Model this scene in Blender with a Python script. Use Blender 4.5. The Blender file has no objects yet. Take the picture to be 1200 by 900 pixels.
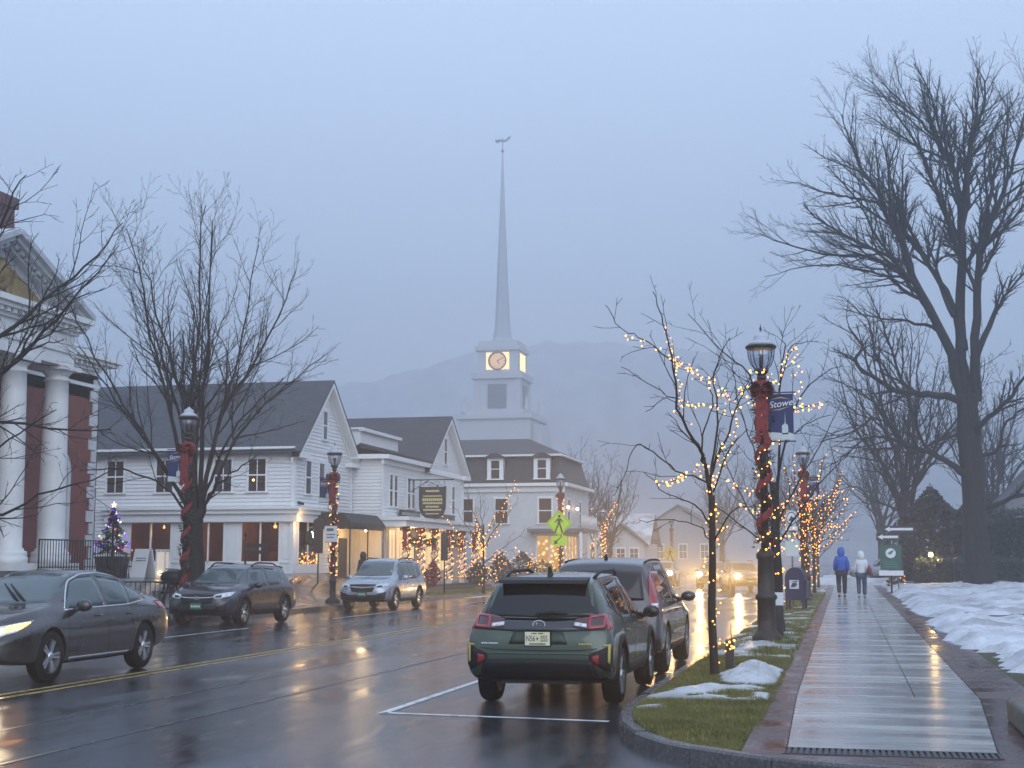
import bpy, bmesh, math, random
import numpy as np
from mathutils import Vector, Matrix, noise
from mathutils.bvhtree import BVHTree

sc = bpy.context.scene
COL = sc.collection
R = math.radians

# ------------------------------------------------------------- camera
cam_d = bpy.data.cameras.new('street_camera')
cam = bpy.data.objects.new('street_camera', cam_d)
COL.objects.link(cam)
cam_d.sensor_width = 36.0
cam_d.lens = 49.92
cam_d.clip_start = 0.1
cam_d.clip_end = 3000.0
cam.location = (0.0, 0.0, 1.65)
cam.rotation_euler = (R(90 + 7.091), 0.0, R(13.093))
sc.camera = cam

# ------------------------------------------------------------- world: overcast dusk
world = bpy.data.worlds.new('World')
sc.world = world
world.use_nodes = True
wn = world.node_tree
for n in list(wn.nodes):
    wn.nodes.remove(n)
wout = wn.nodes.new('ShaderNodeOutputWorld')
wbg = wn.nodes.new('ShaderNodeBackground')
wsky = wn.nodes.new('ShaderNodeTexSky')
wsky.sky_type = 'NISHITA'
wsky.sun_disc = False
wsky.sun_elevation = R(26)
wsky.sun_rotation = R(156)
wsky.air_density = 1.2
wsky.dust_density = 2.0
wsky.ozone_density = 3.0
wmix = wn.nodes.new('ShaderNodeMix')
wmix.data_type = 'RGBA'
wmix.inputs[0].default_value = 0.88
wmix.inputs[7].default_value = (9.7, 12.2, 16.6, 1.0)      # even cloud deck, dimmer towards the horizon
wtc = wn.nodes.new('ShaderNodeTexCoord'); wsx = wn.nodes.new('ShaderNodeSeparateXYZ'); wma = wn.nodes.new('ShaderNodeMath')
wma.operation = 'MULTIPLY_ADD'; wma.use_clamp = True; wma.inputs[1].default_value = 0.60; wma.inputs[2].default_value = 0.48
wvs = wn.nodes.new('ShaderNodeVectorMath'); wvs.operation = 'SCALE'; wvs.inputs[0].default_value = wmix.inputs[7].default_value[:3]
wn.links.new(wtc.outputs['Generated'], wsx.inputs[0]); wmi = wn.nodes.new('ShaderNodeMath'); wmi.operation = 'MINIMUM'; wmi.inputs[1].default_value = 0.74
wn.links.new(wsx.outputs[2], wma.inputs[0]); wn.links.new(wma.outputs[0], wmi.inputs[0]); wn.links.new(wmi.outputs[0], wvs.inputs['Scale'])
wn.links.new(wvs.outputs[0], wmix.inputs[7])
wn.links.new(wsky.outputs[0], wmix.inputs[6])
wn.links.new(wmix.outputs[2], wbg.inputs[0])
wbg.inputs[1].default_value = 0.11
wn.links.new(wbg.outputs[0], wout.inputs[0])

sun_d = bpy.data.lights.new('overcast_sun', 'SUN')
sun_d.energy = 1.5
sun_d.angle = R(60)
sun_d.color = (0.86, 0.92, 1.0)
sun = bpy.data.objects.new('overcast_sun', sun_d)
COL.objects.link(sun)
sun.rotation_euler = (R(64), 0, R(24))

sc.view_settings.view_transform = 'Standard'
sc.view_settings.look = 'None'
sc.view_settings.gamma = 1.0
sc.view_settings.use_curve_mapping = False
sc.view_settings.exposure = 0.08
sc.render.engine = 'CYCLES'
cy = sc.cycles
cy.use_denoising = True
cy.max_bounces = 6
cy.diffuse_bounces = 2
cy.glossy_bounces = 3
cy.transmission_bounces = 4
cy.transparent_max_bounces = 8
cy.volume_bounces = 1
cy.sample_clamp_indirect = 4.0
cy.sample_clamp_direct = 30.0
cy.caustics_reflective = False
cy.caustics_refractive = False
# ------------------------------------------------------------- mesh builder
def V(*a):
    return Vector(a)

class MB:
    def __init__(s):
        s.v = []; s.f = []; s.mi = []; s.sm = []; s.cur = 0; s.smooth = False
    def add(s, pts):
        b = len(s.v)
        s.v.extend(tuple(p) for p in pts)
        return b
    def face(s, idx, smooth=None):
        s.f.append(tuple(idx)); s.mi.append(s.cur); s.sm.append(s.smooth if smooth is None else smooth)
    def poly(s, *pts):
        b = s.add(pts); s.face(range(b, b + len(pts)))
    def box(s, x0, y0, z0, x1, y1, z1):
        if x0 > x1: x0, x1 = x1, x0
        if y0 > y1: y0, y1 = y1, y0
        if z0 > z1: z0, z1 = z1, z0
        b = s.add([(x0,y0,z0),(x1,y0,z0),(x1,y1,z0),(x0,y1,z0),(x0,y0,z1),(x1,y0,z1),(x1,y1,z1),(x0,y1,z1)])
        for q in ((0,3,2,1),(4,5,6,7),(0,1,5,4),(1,2,6,5),(2,3,7,6),(3,0,4,7)):
            s.face([b + i for i in q], False)
    def obox(s, c, size, m=None):
        c = Vector(c); h = Vector(size) * .5
        pts = []
        for z in (-1, 1):
            for x, y in ((-1,-1),(1,-1),(1,1),(-1,1)):
                p = Vector((x*h.x, y*h.y, z*h.z))
                if m is not None: p = m @ p
                pts.append(c + p)
        b = s.add(pts)
        for q in ((0,3,2,1),(4,5,6,7),(0,1,5,4),(1,2,6,5),(2,3,7,6),(3,0,4,7)):
            s.face([b + i for i in q], False)
    def tube(s, pts, rad, n=6, caps=True, smooth=True):
        pts = [Vector(p) for p in pts]
        if not isinstance(rad, (list, tuple)): rad = [rad] * len(pts)
        k = len(pts); prev = None; rings = []
        for i, p in enumerate(pts):
            d = pts[min(i+1, k-1)] - pts[max(i-1, 0)]
            if d.length < 1e-9: d = Vector((0,0,1))
            d.normalize()
            if prev is None:
                a = Vector((1,0,0)) if abs(d.x) < .8 else Vector((0,1,0))
                u = d.cross(a).normalized()
            else:
                u = prev - d * prev.dot(d)
                if u.length < 1e-6: u = d.orthogonal()
                u.normalize()
            prev = u; w = d.cross(u)
            rings.append(s.add([p + (u*math.cos(2*math.pi*j/n) + w*math.sin(2*math.pi*j/n)) * rad[i] for j in range(n)]))
        for i in range(k-1):
            a, b = rings[i], rings[i+1]
            for j in range(n):
                j2 = (j+1) % n
                s.face((a+j, a+j2, b+j2, b+j), smooth)
        if caps and n > 2:
            s.face([rings[0]+j for j in reversed(range(n))], False)
            s.face([rings[-1]+j for j in range(n)], False)
    def lathe(s, prof, c=(0,0,0), n=16, axis='z', smooth=True, m=None, a0=0.0, cap=True):
        c = Vector(c); rings = []
        for r, z in prof:
            pts = []
            for j in range(n):
                a = 2*math.pi*j/n + a0
                if axis == 'z': p = Vector((r*math.cos(a), r*math.sin(a), z))
                elif axis == 'x': p = Vector((z, r*math.cos(a), r*math.sin(a)))
                else: p = Vector((r*math.sin(a), z, r*math.cos(a)))
                if m is not None: p = m @ p
                pts.append(c + p)
            rings.append(s.add(pts))
        for i in range(len(prof)-1):
            for j in range(n):
                j2 = (j+1) % n
                s.face((rings[i]+j, rings[i]+j2, rings[i+1]+j2, rings[i+1]+j), smooth)
        if not cap: return
        if prof[0][0] > 1e-4: s.face([rings[0]+j for j in reversed(range(n))], False)
        if prof[-1][0] > 1e-4: s.face([rings[-1]+j for j in range(n)], False)
    def ball(s, c, r, n=8, sc_=(1,1,1), rows=None):
        rows = rows or max(3, n//2)
        c = Vector(c); rings = []
        for i in range(1, rows):
            t = math.pi*i/rows
            rings.append(s.add([c + Vector((r*sc_[0]*math.sin(t)*math.cos(2*math.pi*j/n), r*sc_[1]*math.sin(t)*math.sin(2*math.pi*j/n), r*sc_[2]*math.cos(t))) for j in range(n)]))
        top = s.add([c + Vector((0,0,r*sc_[2]))]); bot = s.add([c - Vector((0,0,r*sc_[2]))])
        for j in range(n):
            j2 = (j+1) % n
            s.face((top, rings[0]+j, rings[0]+j2), True)
            s.face((bot, rings[-1]+j2, rings[-1]+j), True)
            for i in range(len(rings)-1):
                s.face((rings[i]+j, rings[i+1]+j, rings[i+1]+j2, rings[i]+j2), True)
    def prism(s, poly, a, b, axis='y'):
        # poly in the two other axes; extruded from a to b
        def P(u, w, t):
            return (u, t, w) if axis == 'y' else ((t, u, w) if axis == 'x' else (u, w, t))
        k = len(poly)
        b0 = s.add([P(u, w, a) for u, w in poly]); b1 = s.add([P(u, w, b) for u, w in poly])
        s.face([b0+i for i in range(k)], False); s.face([b1+i for i in reversed(range(k))], False)
        for i in range(k):
            j = (i+1) % k
            s.face((b0+j, b0+i, b1+i, b1+j), False)
    def grid(s, nx, ny, fn, smooth=True):
        b = s.add([fn(i/nx, j/ny) for j in range(ny+1) for i in range(nx+1)])
        for j in range(ny):
            for i in range(nx):
                a = b + j*(nx+1) + i
                s.face((a, a+1, a+nx+2, a+nx+1), smooth)
    def build(s, name, mats, parent=None, loc=None, fix=True):
        me = bpy.data.meshes.new(name)
        me.from_pydata(s.v, [], s.f)
        if not isinstance(mats, (list, tuple)): mats = [mats]
        for m in mats: me.materials.append(m)
        if len(mats) > 1: me.polygons.foreach_set('material_index', s.mi)
        me.polygons.foreach_set('use_smooth', s.sm)
        if fix:
            bm = bmesh.new(); bm.from_mesh(me)
            bmesh.ops.recalc_face_normals(bm, faces=bm.faces)
            bm.to_mesh(me); bm.free()
        me.update()
        o = bpy.data.objects.new(name, me)
        COL.objects.link(o)
        if parent is not None: o.parent = parent
        if loc is not None: o.location = loc
        return o

def tag(o, label=None, cat=None, group=None, kind=None):
    if label: o['label'] = label
    if cat: o['category'] = cat
    if group: o['group'] = group
    if kind: o['kind'] = kind
    return o

def thing(name, label, cat, loc=(0,0,0), rz=0.0, group=None):
    o = bpy.data.objects.new(name, None)
    o.empty_display_size = .3
    COL.objects.link(o)
    o.location = loc; o.rotation_euler = (0, 0, rz)
    return tag(o, label, cat, group)

def struct(o):
    o['kind'] = 'structure'
    return o

def children(o):
    return [c for c in bpy.data.objects if c.parent == o]

def dup(root, loc, rz=0.0, label=None, group=None, scale=None):
    ch = children(root)
    r = root.copy(); COL.objects.link(r); r.location = loc; r.rotation_euler = (0, 0, rz)
    if label: r['label'] = label
    if group: r['group'] = group
    if scale: r.scale = (scale,)*3 if not isinstance(scale, tuple) else scale
    for c in ch:
        gch = children(c)
        d = c.copy(); COL.objects.link(d); d.parent = r
        for g in gch:
            e = g.copy(); COL.objects.link(e); e.parent = d
    return r

# ------------------------------------------------------------- materials
MATS = {}
def mat(name, col, rough=.6, var=0.0, scale=4.0, bump=0.0, bscale=None, metal=0.0, coat=0.0, spec=.5,
        emit=None, es=0.0, rvar=0.0, alpha=None, coords='Object', detail=4.0, stretch=None, col2=None):
    if name in MATS: return MATS[name]
    m = bpy.data.materials.new(name); m.use_nodes = True
    nt = m.node_tree; b = nt.nodes['Principled BSDF']
    c4 = (*col, 1.0)
    b.inputs['Base Color'].default_value = c4
    b.inputs['Roughness'].default_value = rough
    b.inputs['Metallic'].default_value = metal
    b.inputs['Specular IOR Level'].default_value = spec
    if coat:
        b.inputs['Coat Weight'].default_value = coat
        b.inputs['Coat Roughness'].default_value = .06
    if emit:
        b.inputs['Emission Color'].default_value = (*emit, 1.0)
        b.inputs['Emission Strength'].default_value = es
    if var or bump or rvar or col2:
        tc = nt.nodes.new('ShaderNodeTexCoord')
        src = tc.outputs[coords]
        if coords == 'Position':
            pass
        if stretch:
            mp = nt.nodes.new('ShaderNodeMapping'); mp.inputs['Scale'].default_value = stretch
            nt.links.new(src, mp.inputs[0]); src = mp.outputs[0]
        nz = nt.nodes.new('ShaderNodeTexNoise')
        nz.inputs['Scale'].default_value = scale; nz.inputs['Detail'].default_value = detail
        nz.inputs['Roughness'].default_value = .6
        nt.links.new(src, nz.inputs['Vector'])
        if var or col2:
            rp = nt.nodes.new('ShaderNodeValToRGB')
            rp.color_ramp.elements[0].position = .3; rp.color_ramp.elements[1].position = .7
            lo = tuple(max(0, x*(1-var)) for x in col); hi = col2 if col2 else tuple(x*(1+var) for x in col)
            rp.color_ramp.elements[0].color = (*lo, 1); rp.color_ramp.elements[1].color = (*hi, 1)
            nt.links.new(nz.outputs['Fac'], rp.inputs[0]); nt.links.new(rp.outputs[0], b.inputs['Base Color'])
        if rvar:
            mr = nt.nodes.new('ShaderNodeMapRange')
            mr.inputs[1].default_value = .35; mr.inputs[2].default_value = .65
            mr.inputs[3].default_value = max(.02, rough-rvar); mr.inputs[4].default_value = min(1, rough+rvar)
            nt.links.new(nz.outputs['Fac'], mr.inputs[0]); nt.links.new(mr.outputs[0], b.inputs['Roughness'])
        if bump:
            n2 = nz
            if bscale:
                n2 = nt.nodes.new('ShaderNodeTexNoise'); n2.inputs['Scale'].default_value = bscale; n2.inputs['Detail'].default_value = 3
                nt.links.new(src, n2.inputs['Vector'])
            bp = nt.nodes.new('ShaderNodeBump'); bp.inputs['Strength'].default_value = bump; bp.inputs['Distance'].default_value = .02
            nt.links.new(n2.outputs['Fac'], bp.inputs['Height']); nt.links.new(bp.outputs[0], b.inputs['Normal'])
    MATS[name] = m
    return m

def emis(name, col, strength, sampled=False):
    m = mat(name, (.02,.02,.02), .5, emit=col, es=strength)
    if not sampled:
        try: m.cycles.emission_sampling = 'NONE'
        except Exception: pass
    return m

WHITE = mat('white_paint', (.80,.80,.79), .5, var=.05, scale=2.5)
TRIM = mat('trim_white', (.83,.83,.82), .45)
SIDING = mat('siding_white', (.78,.78,.77), .55, var=.05, scale=1.2)
GLASS = mat('window_glass', (.035,.04,.05), .07, spec=.8)
GLASSB = mat('window_glass_brown', (.045,.032,.026), .08, spec=.5)
BLACK = mat('black_metal', (.006,.006,.007), .4, spec=.3)
DARKW = mat('dark_wood', (.03,.025,.022), .5, var=.3)
WARM = (1.0, .50, .14)
BULB = emis('warm_bulb', (1.0, .39, .085), 5.0)
BULBF = emis('warm_bulb_far', (1.0, .50, .15), 2.6)
RED = mat('ribbon_red', (.17,.006,.009), .65, var=.55, scale=14)
GREENERY = mat('garland_green', (.012,.026,.012), .6, var=.5, scale=20)

def brick_mat(name, c1, c2, mortar, scale, wet=False, rough=.7, swap=False, ms=.015, bw=.5, rh=.25):
    m = bpy.data.materials.new(name); m.use_nodes = True
    nt = m.node_tree; b = nt.nodes['Principled BSDF']
    tc = nt.nodes.new('ShaderNodeTexCoord')
    mp = nt.nodes.new('ShaderNodeMapping')
    nt.links.new(tc.outputs['Object'], mp.inputs[0])
    if swap == 'yz': mp.inputs['Rotation'].default_value = (0, R(90), R(90))
    br = nt.nodes.new('ShaderNodeTexBrick')
    br.inputs['Scale'].default_value = scale
    br.inputs['Color1'].default_value = (*c1, 1); br.inputs['Color2'].default_value = (*c2, 1); br.inputs['Mortar'].default_value = (*mortar, 1)
    br.inputs['Mortar Size'].default_value = ms
    br.inputs['Brick Width'].default_value = bw; br.inputs['Row Height'].default_value = rh
    if swap == 'yz':
        sx = nt.nodes.new('ShaderNodeSeparateXYZ'); cx = nt.nodes.new('ShaderNodeCombineXYZ')
        nt.links.new(tc.outputs['Object'], sx.inputs[0])
        ad = nt.nodes.new('ShaderNodeMath'); ad.operation = 'ADD'
        nt.links.new(sx.outputs[0], ad.inputs[0]); nt.links.new(sx.outputs[1], ad.inputs[1])
        nt.links.new(ad.outputs[0], cx.inputs[0]); nt.links.new(sx.outputs[2], cx.inputs[1])
        nt.links.new(cx.outputs[0], br.inputs[0])
    else:
        nt.links.new(mp.outputs[0], br.inputs[0])
    nz = nt.nodes.new('ShaderNodeTexNoise'); nz.inputs['Scale'].default_value = 1.6; nz.inputs['Detail'].default_value = 5
    nt.links.new(tc.outputs['Object'], nz.inputs['Vector'])
    mx = nt.nodes.new('ShaderNodeMix'); mx.data_type = 'RGBA'; mx.blend_type = 'MULTIPLY'
    mx.inputs[0].default_value = .7
    rp = nt.nodes.new('ShaderNodeValToRGB'); rp.color_ramp.elements[0].color = (.5,.5,.5,1); rp.color_ramp.elements[0].position = .3; rp.color_ramp.elements[1].position = .7
    nt.links.new(nz.outputs[0], rp.inputs[0])
    nt.links.new(br.outputs[0], mx.inputs[6]); nt.links.new(rp.outputs[0], mx.inputs[7])
    nt.links.new(mx.outputs[2], b.inputs['Base Color'])
    b.inputs['Roughness'].default_value = rough
    bp = nt.nodes.new('ShaderNodeBump'); bp.inputs['Strength'].default_value = .35; bp.inputs['Distance'].default_value = .01
    bp.invert = True
    nt.links.new(br.outputs['Fac'], bp.inputs['Height']); nt.links.new(bp.outputs[0], b.inputs['Normal'])
    if wet:
        mr = nt.nodes.new('ShaderNodeMapRange'); mr.inputs[1].default_value = .4; mr.inputs[2].default_value = .6
        mr.inputs[3].default_value = .12; mr.inputs[4].default_value = rough
        nt.links.new(nz.outputs[0], mr.inputs[0]); nt.links.new(mr.outputs[0], b.inputs['Roughness'])
    return m
SLATE = brick_mat('roof_slate', (.052,.060,.074), (.033,.039,.050), (.015,.018,.022), 2.0, swap='yz', rough=.5, ms=.02, bw=.62, rh=.34)
SHINGLE = brick_mat('roof_shingle', (.042,.047,.058), (.028,.032,.040), (.013,.015,.018), 2.2, swap='yz', rough=.55, ms=.02, bw=.66, rh=.36)
# ------------------------------------------------------------- ground, road, pavements
def wet_mat(name, dry, wetc, r_lo, r_hi, scale, stretch, bump=.05, grain=180., lo=.42, hi=.62, joints=None, gstr=.25):
    """wet paving: puddled patches (smooth, darker) between rougher, paler patches"""
    m = bpy.data.materials.new(name); m.use_nodes = True
    nt = m.node_tree; b = nt.nodes['Principled BSDF']; L = nt.links.new
    geo = nt.nodes.new('ShaderNodeNewGeometry')
    mp = nt.nodes.new('ShaderNodeMapping'); mp.inputs['Scale'].default_value = stretch
    L(geo.outputs['Position'], mp.inputs[0])
    nz = nt.nodes.new('ShaderNodeTexNoise'); nz.inputs['Scale'].default_value = scale; nz.inputs['Detail'].default_value = 6; nz.inputs['Roughness'].default_value = .62
    L(mp.outputs[0], nz.inputs['Vector'])
    mr = nt.nodes.new('ShaderNodeMapRange'); mr.inputs[1].default_value = lo; mr.inputs[2].default_value = hi
    L(nz.outputs['Fac'], mr.inputs[0])
    mx = nt.nodes.new('ShaderNodeMix'); mx.data_type = 'RGBA'
    mx.inputs[6].default_value = (*wetc, 1); mx.inputs[7].default_value = (*dry, 1)
    L(mr.outputs[0], mx.inputs[0])
    st = nt.nodes.new('ShaderNodeTexNoise'); st.inputs['Scale'].default_value = .33; st.inputs['Detail'].default_value = 8; st.inputs['Roughness'].default_value = .7
    L(geo.outputs['Position'], st.inputs['Vector'])
    s2 = nt.nodes.new('ShaderNodeMapRange'); s2.inputs[1].default_value = .35; s2.inputs[2].default_value = .65; s2.inputs[3].default_value = .72; s2.inputs[4].default_value = 1.18
    L(st.outputs['Fac'], s2.inputs[0])
    g = nt.nodes.new('ShaderNodeTexNoise'); g.inputs['Scale'].default_value = grain; g.inputs['Detail'].default_value = 2
    L(geo.outputs['Position'], g.inputs['Vector'])
    gm = nt.nodes.new('ShaderNodeMapRange'); gm.inputs[1].default_value = .3; gm.inputs[2].default_value = .7; gm.inputs[3].default_value = .75; gm.inputs[4].default_value = 1.25
    L(g.outputs['Fac'], gm.inputs[0])
    vm = nt.nodes.new('ShaderNodeVectorMath'); vm.operation = 'SCALE'
    L(mx.outputs[2], vm.inputs[0]); L(gm.outputs[0], vm.inputs['Scale'])
    v2 = nt.nodes.new('ShaderNodeVectorMath'); v2.operation = 'SCALE'; L(vm.outputs[0], v2.inputs[0]); L(s2.outputs[0], v2.inputs['Scale'])
    L(v2.outputs[0], b.inputs['Base Color'])
    rr = nt.nodes.new('ShaderNodeMapRange'); rr.inputs[3].default_value = r_lo; rr.inputs[4].default_value = r_hi
    L(mr.outputs[0], rr.inputs[0]); L(rr.outputs[0], b.inputs['Roughness'])
    b.inputs['Specular IOR Level'].default_value = .75
    # ripples and grit: less on the puddled patches
    w = nt.nodes.new('ShaderNodeTexNoise'); w.inputs['Scale'].default_value = 3.2; w.inputs['Detail'].default_value = 5
    L(geo.outputs['Position'], w.inputs['Vector'])
    b1 = nt.nodes.new('ShaderNodeBump'); b1.inputs['Strength'].default_value = bump; b1.inputs['Distance'].default_value = .03
    L(w.outputs['Fac'], b1.inputs['Height'])
    b2 = nt.nodes.new('ShaderNodeBump'); b2.inputs['Distance'].default_value = .006
    sm = nt.nodes.new('ShaderNodeMath'); sm.operation = 'MULTIPLY_ADD'; sm.inputs[1].default_value = gstr; sm.inputs[2].default_value = gstr*.12
    L(mr.outputs[0], sm.inputs[0]); L(sm.outputs[0], b2.inputs['Strength'])
    L(g.outputs['Fac'], b2.inputs['Height']); L(b1.outputs[0], b2.inputs['Normal'])
    L(b2.outputs[0], b.inputs['Normal'])
    return m

ASPHALT = wet_mat('wet_asphalt', (.055,.064,.080), (.028,.033,.042), .035, .20, .55, (1.6, .35, 1), bump=.075, gstr=.45, lo=.38, hi=.66)
CONC = wet_mat('wet_concrete', (.44,.435,.42), (.33,.33,.325), .10, .30, .7, (.45, 2.6, 1), bump=.06, grain=90., gstr=.15)
CONC_L = wet_mat('wet_pavement', (.13,.13,.13), (.06,.06,.065), .09, .30, .5, (1, .5, 1), bump=.06, grain=90., gstr=.15)
GRANITE = mat('granite_kerb', (.075,.075,.08), .22, var=.4, scale=30, rvar=.15, bump=.2)
BRICKP = brick_mat('paver_brick', (.125,.062,.054), (.090,.050,.046), (.07,.062,.06), 2.6, wet=True, rough=.4)
SOIL = mat('wet_lawn_soil', (.050,.052,.018), .8, var=.5, scale=6, bump=.6)
ROUGH = mat('field_ground', (.06,.065,.06), .8, var=.4, scale=.2)
def snow_mat(name, clean, dirty, lo, hi):
    m = bpy.data.materials.new(name); m.use_nodes = True
    nt = m.node_tree; b = nt.nodes['Principled BSDF']; L = nt.links.new
    geo = nt.nodes.new('ShaderNodeNewGeometry')
    def nz(sc_, d):
        n = nt.nodes.new('ShaderNodeTexNoise'); n.inputs['Scale'].default_value = sc_; n.inputs['Detail'].default_value = d; L(geo.outputs['Position'], n.inputs['Vector']); return n
    a, s_, g_ = nz(.9, 7), nz(26, 3), nz(9, 6)
    r1 = nt.nodes.new('ShaderNodeMapRange'); r1.inputs[1].default_value = lo; r1.inputs[2].default_value = hi; L(a.outputs['Fac'], r1.inputs[0])
    r2 = nt.nodes.new('ShaderNodeMapRange'); r2.inputs[1].default_value = .64; r2.inputs[2].default_value = .74; L(s_.outputs['Fac'], r2.inputs[0])
    mx = nt.nodes.new('ShaderNodeMix'); mx.data_type = 'RGBA'; mx.inputs[6].default_value = (*clean, 1); mx.inputs[7].default_value = (*dirty, 1); L(r1.outputs[0], mx.inputs[0])
    m2 = nt.nodes.new('ShaderNodeMix'); m2.data_type = 'RGBA'; m2.inputs[7].default_value = (.16,.15,.14,1); L(r2.outputs[0], m2.inputs[0]); L(mx.outputs[2], m2.inputs[6])
    L(m2.outputs[2], b.inputs['Base Color']); b.inputs['Roughness'].default_value = .55
    b1 = nt.nodes.new('ShaderNodeBump'); b1.inputs['Strength'].default_value = .6; b1.inputs['Distance'].default_value = .05; L(g_.outputs['Fac'], b1.inputs['Height'])
    b2 = nt.nodes.new('ShaderNodeBump'); b2.inputs['Strength'].default_value = .5; b2.inputs['Distance'].default_value = .012; L(s_.outputs['Fac'], b2.inputs['Height']); L(b1.outputs[0], b2.inputs['Normal'])
    L(b2.outputs[0], b.inputs['Normal'])
    return m
SNOW = snow_mat('snow_white', (.60,.62,.66), (.30,.305,.315), .40, .66)
DIRTY = snow_mat('snow_old', (.52,.535,.56), (.27,.275,.28), .40, .66)

def zr(y):
    return .15 + .0038 * max(0.0, min(y, 95) - 11)

g = MB()
g.poly((-600,-60,-.03),(600,-60,-.03),(600,590,-.03),(-600,590,-.03))
struct(g.build('ground', ROUGH))

g = MB()
g.grid(8, 40, lambda u, v: (-16.9 + u*24, -12 + v*420 if v < 1 else 408, 0.0), False)
road = struct(g.build('road', ASPHALT))

# kerb line of the right-hand pavement, rounded at the corner by the crossing
KR = [(-2.32, 200), (-2.32, 100), (-2.32, 60), (-2.32, 40), (-2.32, 28), (-2.32, 20), (-2.32, 16.4), (-2.30, 15.2), (-2.24, 14.3), (-2.10, 13.5),
      (-1.88, 12.8), (-1.60, 12.25), (-1.28, 11.85), (-.95, 11.55), (-.6, 11.28), (-.1, 11.02), (.6, 10.85), (1.4, 10.75), (2.6, 10.7), (6, 10.7)]
def offs(pl, d):
    out = []
    for i, p in enumerate(pl):
        a = Vector(pl[max(i-1,0)]); c = Vector(pl[min(i+1,len(pl)-1)])
        t = (c-a).normalized(); nrm = Vector((-t.y, t.x))
        out.append((p[0]+nrm.x*d, p[1]+nrm.y*d))
    return out
KI = offs(KR, .13)
def kz(p):     # kerb drops to the crossing
    t = max(0, min(1, (p[0] + 1.6) / 1.0)) if p[1] < 14 else 0
    return .153
g = MB(); rk = random.Random(2)
for i in range(len(KR)-1):             # single stones with open joints
    L_ = math.hypot(KR[i+1][0]-KR[i][0], KR[i+1][1]-KR[i][1]); n_ = max(1, round(L_/1.5)) if i < 7 else (1 if i % 2 else 1)
    for k in range(n_):
        f0, f1 = k/n_, (k+1)/n_; gp = .007/max(.05, L_)
        if i < 7 or i % 2 == 0: f0 += gp if k or i >= 7 or i == 0 else gp
        def mix(P, f): return (P[i][0]+(P[i+1][0]-P[i][0])*f, P[i][1]+(P[i+1][1]-P[i][1])*f)
        a, b_, c, d = mix(KR, f0), mix(KR, f1), mix(KI, f1), mix(KI, f0)
        dz = rk.uniform(-.007, .007) if (i < 7 or i % 2 == 0) else dz
        za = zb = .153+dz
        g.poly((a[0],a[1],-.01),(b_[0],b_[1],-.01),(b_[0]+.008,b_[1]+.008,zb-.02),(a[0]+.008,a[1]+.008,za-.02))
        g.poly((a[0]+.008,a[1]+.008,za-.02),(b_[0]+.008,b_[1]+.008,zb-.02),(b_[0]+.025,b_[1]+.018,zb),(a[0]+.025,a[1]+.018,za))
        g.poly((a[0]+.025,a[1]+.018,za),(b_[0]+.025,b_[1]+.018,zb),(c[0],c[1],zb),(d[0],d[1],za))
        g.poly((d[0],d[1],za),(c[0],c[1],zb),(c[0],c[1],-.01),(d[0],d[1],-.01))
        g.poly((a[0],a[1],-.01),(a[0]+.025,a[1]+.018,za),(d[0],d[1],za),(d[0],d[1],-.01))
struct(g.build('kerb_granite', GRANITE))
g = MB()
g.box(-17.05, -12, -.01, -16.9, 110, .15)
struct(g.build('kerb_far', GRANITE))

# verge between kerb and brick edging
def verge_x0(y):
    pts = KI[:15]
    for i in range(len(pts)-1):
        if pts[i][1] >= y >= pts[i+1][1]:
            t = (pts[i][1]-y)/max(1e-6, pts[i][1]-pts[i+1][1])
            return pts[i][0] + (pts[i+1][0]-pts[i][0])*t
    return pts[-1][0]
XG = -.84
def verge_z(x, y):
    t = max(0, min(1, (x+2.16)/(XG+2.16)))
    k = max(0, min(1, (y-11.4)/2.5))
    return (.150 + (zr(y)-.15)*t) * (.55+.45*k) + .035*math.sin(t*math.pi)*k + .012*noise.noise(Vector((x*2.5, y*1.3, 0)))*k
ys = [11.62 + i*.16 for i in range(60)] + [21.3 + i*.8 for i in range(100)]
g = MB(); rows = []
for y in ys:
    x0 = min(verge_x0(y), XG-.01)
    rows.append(g.add([(x0+(XG-x0)*i/8, y, verge_z(x0+(XG-x0)*i/8, y)) for i in range(9)]))
for a, b_ in zip(rows, rows[1:]):
    for i in range(8): g.face((a+i, a+i+1, b_+i+1, b_+i), True)
struct(g.build('verge_soil', SOIL))

def taper(y): return max(0, min(1, (16.35-y)/4.5))
def xl(y): return -.555 + .065*taper(y)          # left and right edge of the concrete
def xr_(y): return 1.375 - .26*taper(y)
def strip(name, fx0, fx1, y0, y1, m, n=60, dz=0.0):
    q = MB()
    ys_ = [y0+(16.35-y0)*i/6 for i in range(6)] + [16.35+(y1-16.35)*i/n for i in range(n+1)]
    for a, b_ in zip(ys_, ys_[1:]):
        q.poly((fx0(a), a, zr(a)+dz), (fx1(a), a, zr(a)+dz), (fx1(b_), b_, zr(b_)+dz), (fx0(b_), b_, zr(b_)+dz))
    return struct(q.build(name, m))
strip('brick_edging', lambda y: XG, lambda y: xl(y)-.01, 11.55, 150, BRICKP)
strip('brick_border', lambda y: xr_(y)+.01, lambda y: 2.0, 11.4, 150, BRICKP)
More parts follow.
